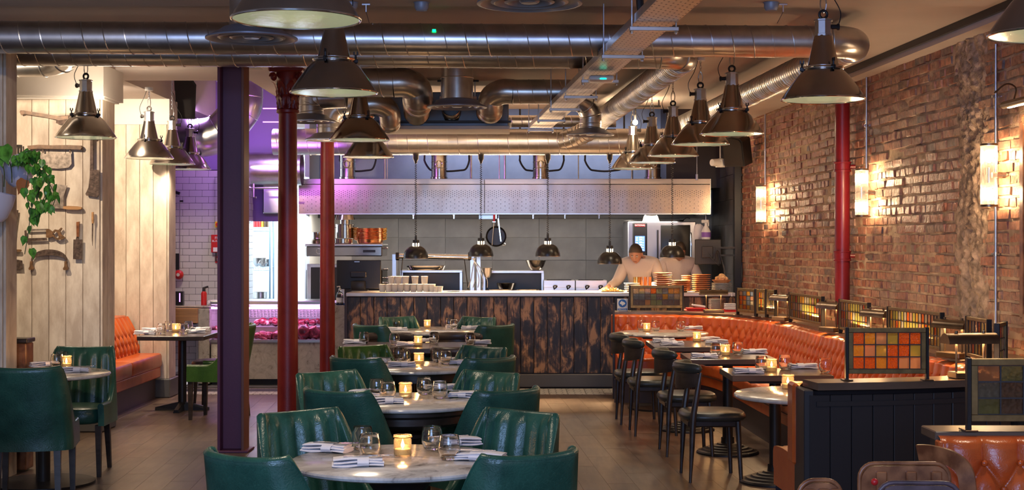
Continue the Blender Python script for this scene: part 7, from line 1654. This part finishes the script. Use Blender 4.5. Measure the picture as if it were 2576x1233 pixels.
# ================================================================ WALL POTS AND TRAILING PLANT
def wallpot(lab, px, py, r, h, d=9.55, tilt=.25):
    t = thing('wall_planter', lab, 'plant pot', P(px, py, d)); t.rotation_euler = (0, tilt, 0)
    MB().lathe([(.0, -h), (r*.55, -h), (r*.78, -h*.82), (r*.94, -h*.4), (r, 0), (r*.96, 0), (r*.9, -h*.3), (.0, -h*.3)], n=36).build('pot', MT['pot'], t); MB().lathe([(.0, -h*.12), (r*.93, -h*.12)], n=24).build('soil', MT['soil'], t)
    MB().box((-.01, r*.9, -h*.3), (.05, .1, .05)).build('wall_hook', MT['galv'], t, smooth=0); return t
wallpot('upper lavender-white wall pot holding the trailing vine', 32, 398, .105, .19, tilt=-.35); wallpot('lower lavender-white wall pot cut off by the left edge', -4, 484, .115, .19, tilt=.2)
vn = thing('trailing_pothos', 'trailing green pothos spilling out of the upper wall pot', 'plant', P(40, 395, 9.45))
def leafm(): 
    m_ = MB(); o = []
    prof = [(0, 0), (.06, .26), (.24, .42), (.45, .39), (.68, .25), (.92, .08), (1.12, 0)]
    for sgn in (-1, 1):
        vs = []; n = len(prof)
        for i, (l, w_) in enumerate(prof):
            l0 = l-(.10 if i == 1 else 0)
            vs += [(0, 0 if True else 0, -l), (sgn*w_*.5, -.05*sin(l*3), -l0+.0), (sgn*w_, -.13*w_/.5+.02, -l0)]
        fs = []
        for i in range(n-1): fs += [(i*3, i*3+1, i*3+4, i*3+3), (i*3+1, i*3+2, i*3+5, i*3+4)]
        m_.add(vs, fs)
    return m_
lm = leafm().mesh('leaf', MT['leaf'], 60); lmd = leafm().mesh('leaf', MT['deadleaf'], 60)
random.seed(14); d0 = 9.4; base = P(40, 395, 9.45)
strands = [[(45, 400), (75, 392), (95, 420), (100, 470), (90, 520), (88, 548)], [(45, 400), (85, 385), (120, 430), (125, 470), (105, 510), (105, 530)], [(45, 405), (70, 430), (65, 480), (75, 530), (72, 580), (62, 640)], [(45, 400), (80, 400), (110, 440), (138, 490), (132, 520)], [(45, 400), (60, 385), (80, 380), (100, 400), (112, 450), (80, 490)]]
for si, st_ in enumerate(strands):
    pth = catmull([P(px, py, d0-.03*si)-base for px, py in st_], 8); MB().tube(pth, .003, 5).build('vine', MT['stem'], vn)
    step = 3 if si != 2 else 5
    for k in range(2, len(pth), step if si != 2 else 4):
        for rep in range(2 if si != 2 else 1):
            p = pth[k]; s_ = random.uniform(.036, .058); o = ob('leaf', lm if not (si == 0 and k == 8) else lmd, vn, p+Vector((random.uniform(-.035, .035), random.uniform(-.05, .03), random.uniform(-.02, .02))))
            o.scale = (s_*1.15, s_, s_*1.2); o.rotation_euler = (random.uniform(-.5, .3), random.uniform(-.6, .6), random.uniform(-1.0, 1.0))
o = ob('leaf', lmd, vn, P(62, 452, 9.35)-base); o.scale = (.1, .08, .1); o.rotation_euler = (.2, .4, .3); o['label'] = 'withered brown leaf'
t = thing('trailing_pothos', 'broad-leaved pothos stems at the left edge above the lower pot', 'plant', P(10, 470, 9.4)); b0 = P(10, 470, 9.4)
for a_, b_, s_ in (((30, 460), (8, 375), .13), ((10, 470), (-6, 385), .12)):
    pth = catmull([P(*a_, 9.4)-b0, P((a_[0]+b_[0])/2+8, (a_[1]+b_[1])/2, 9.38)-b0, P(*b_, 9.36)-b0], 8); MB().tube(pth, .004, 6).build('stem', MT['stem'], t); o = ob('leaf', lm, t, pth[-1]+Vector((0, 0, .02))); o.scale = (s_, s_, s_); o.rotation_euler = (-.3, -.3, .2)

# ================================================================ WOODEN CHAIRS, BOTTOM RIGHT
def wood_chair(lab, x, y, rz, m, w=.32, ztop=.865, arms=False):
    t = thing('slatted_chair', lab, 'chair', (x, y, 0), rz); h = .2; z0 = ztop-.20
    pts = []; R = .05
    for cx_, cz_, a0_ in ((w/2-R, ztop-R, 0), (-w/2+R, ztop-R, pi/2)):
        for k in range(6): a_ = a0_+k/5*pi/2; pts.append((cx_+R*cos(a_), cz_+R*sin(a_)))
    pts += [(-w/2+.0, z0), (w/2, z0)]
    MB().prism([( .97*a_, b_-.008) for a_, b_ in pts], .018).build('back_panel', MT[m], t)
    rim = [Vector((a_, 0, b_)) for a_, b_ in pts[:12]]; rim = [Vector((w/2, 0, z0))]+rim+[Vector((-w/2, 0, z0))]
    MB().tube(rim, .0075, 10).build('back_rim', MT[m], t, smooth=60)
    for x_ in (-w*.27, w*.06, w*.34): MB().box((x_, -.014, (ztop+z0)/2-.01), (.035, .022, ztop-z0-.03), ch=.004).build('slat', MT[m], t)
    for s in (-1, 1): MB().cyl((s*w*.46, 0, z0+.02), (s*w*.5, .02, 0), .016, .013, 10).build('rear_leg', MT[m], t); MB().cyl((s*w*.46, .38, .45), (s*w*.5, .4, 0), .016, .013, 10).build('front_leg', MT[m], t)
    MB().box((0, .2, .45), (w+.06, .42, .03), ch=.01).build('seat', MT[m], t)
    if arms: MB().sweep(catmull([(w*.28, .12, ztop+.02), (w*.38, .06, ztop+.025), (w*.52, -.03, ztop+.015), (w*.60, -.08, ztop-.03), (w*.62, -.09, ztop-.16)], 6), [(-.028, -.006), (.028, -.006), (.028, .006), (-.028, .006)], up=Vector((.55, .83, .1))).build('arm', MT['wornwood'], t, smooth=60)
    return t
MT['greywood'] = mat('grey_brown_wood', (.075, .045, .05), .38, var=.4, vs=14)
wood_chair('worn reddish wooden chair with a curled arm, in front of the black partition', X(2275, 4.9), 4.9, .03, 'wornwood', .31, .862, True)
wood_chair('grey-brown wooden chair at the bottom edge, in front of the reddish one', X(2300, 4.55), 4.5, -.05, 'greywood', .255, .862)
wood_chair('reddish wooden chair just showing its rounded top at the bottom edge, left of the others', X(2062, 4.55), 4.55, .1, 'wornwood', .14, .862)
tag(MB().ball((X(2200, 4.65), 4.65, .84), .012, 16).build('red_ball', MT['redplastic']), 'small glossy red knob between the wooden chairs', 'knob')
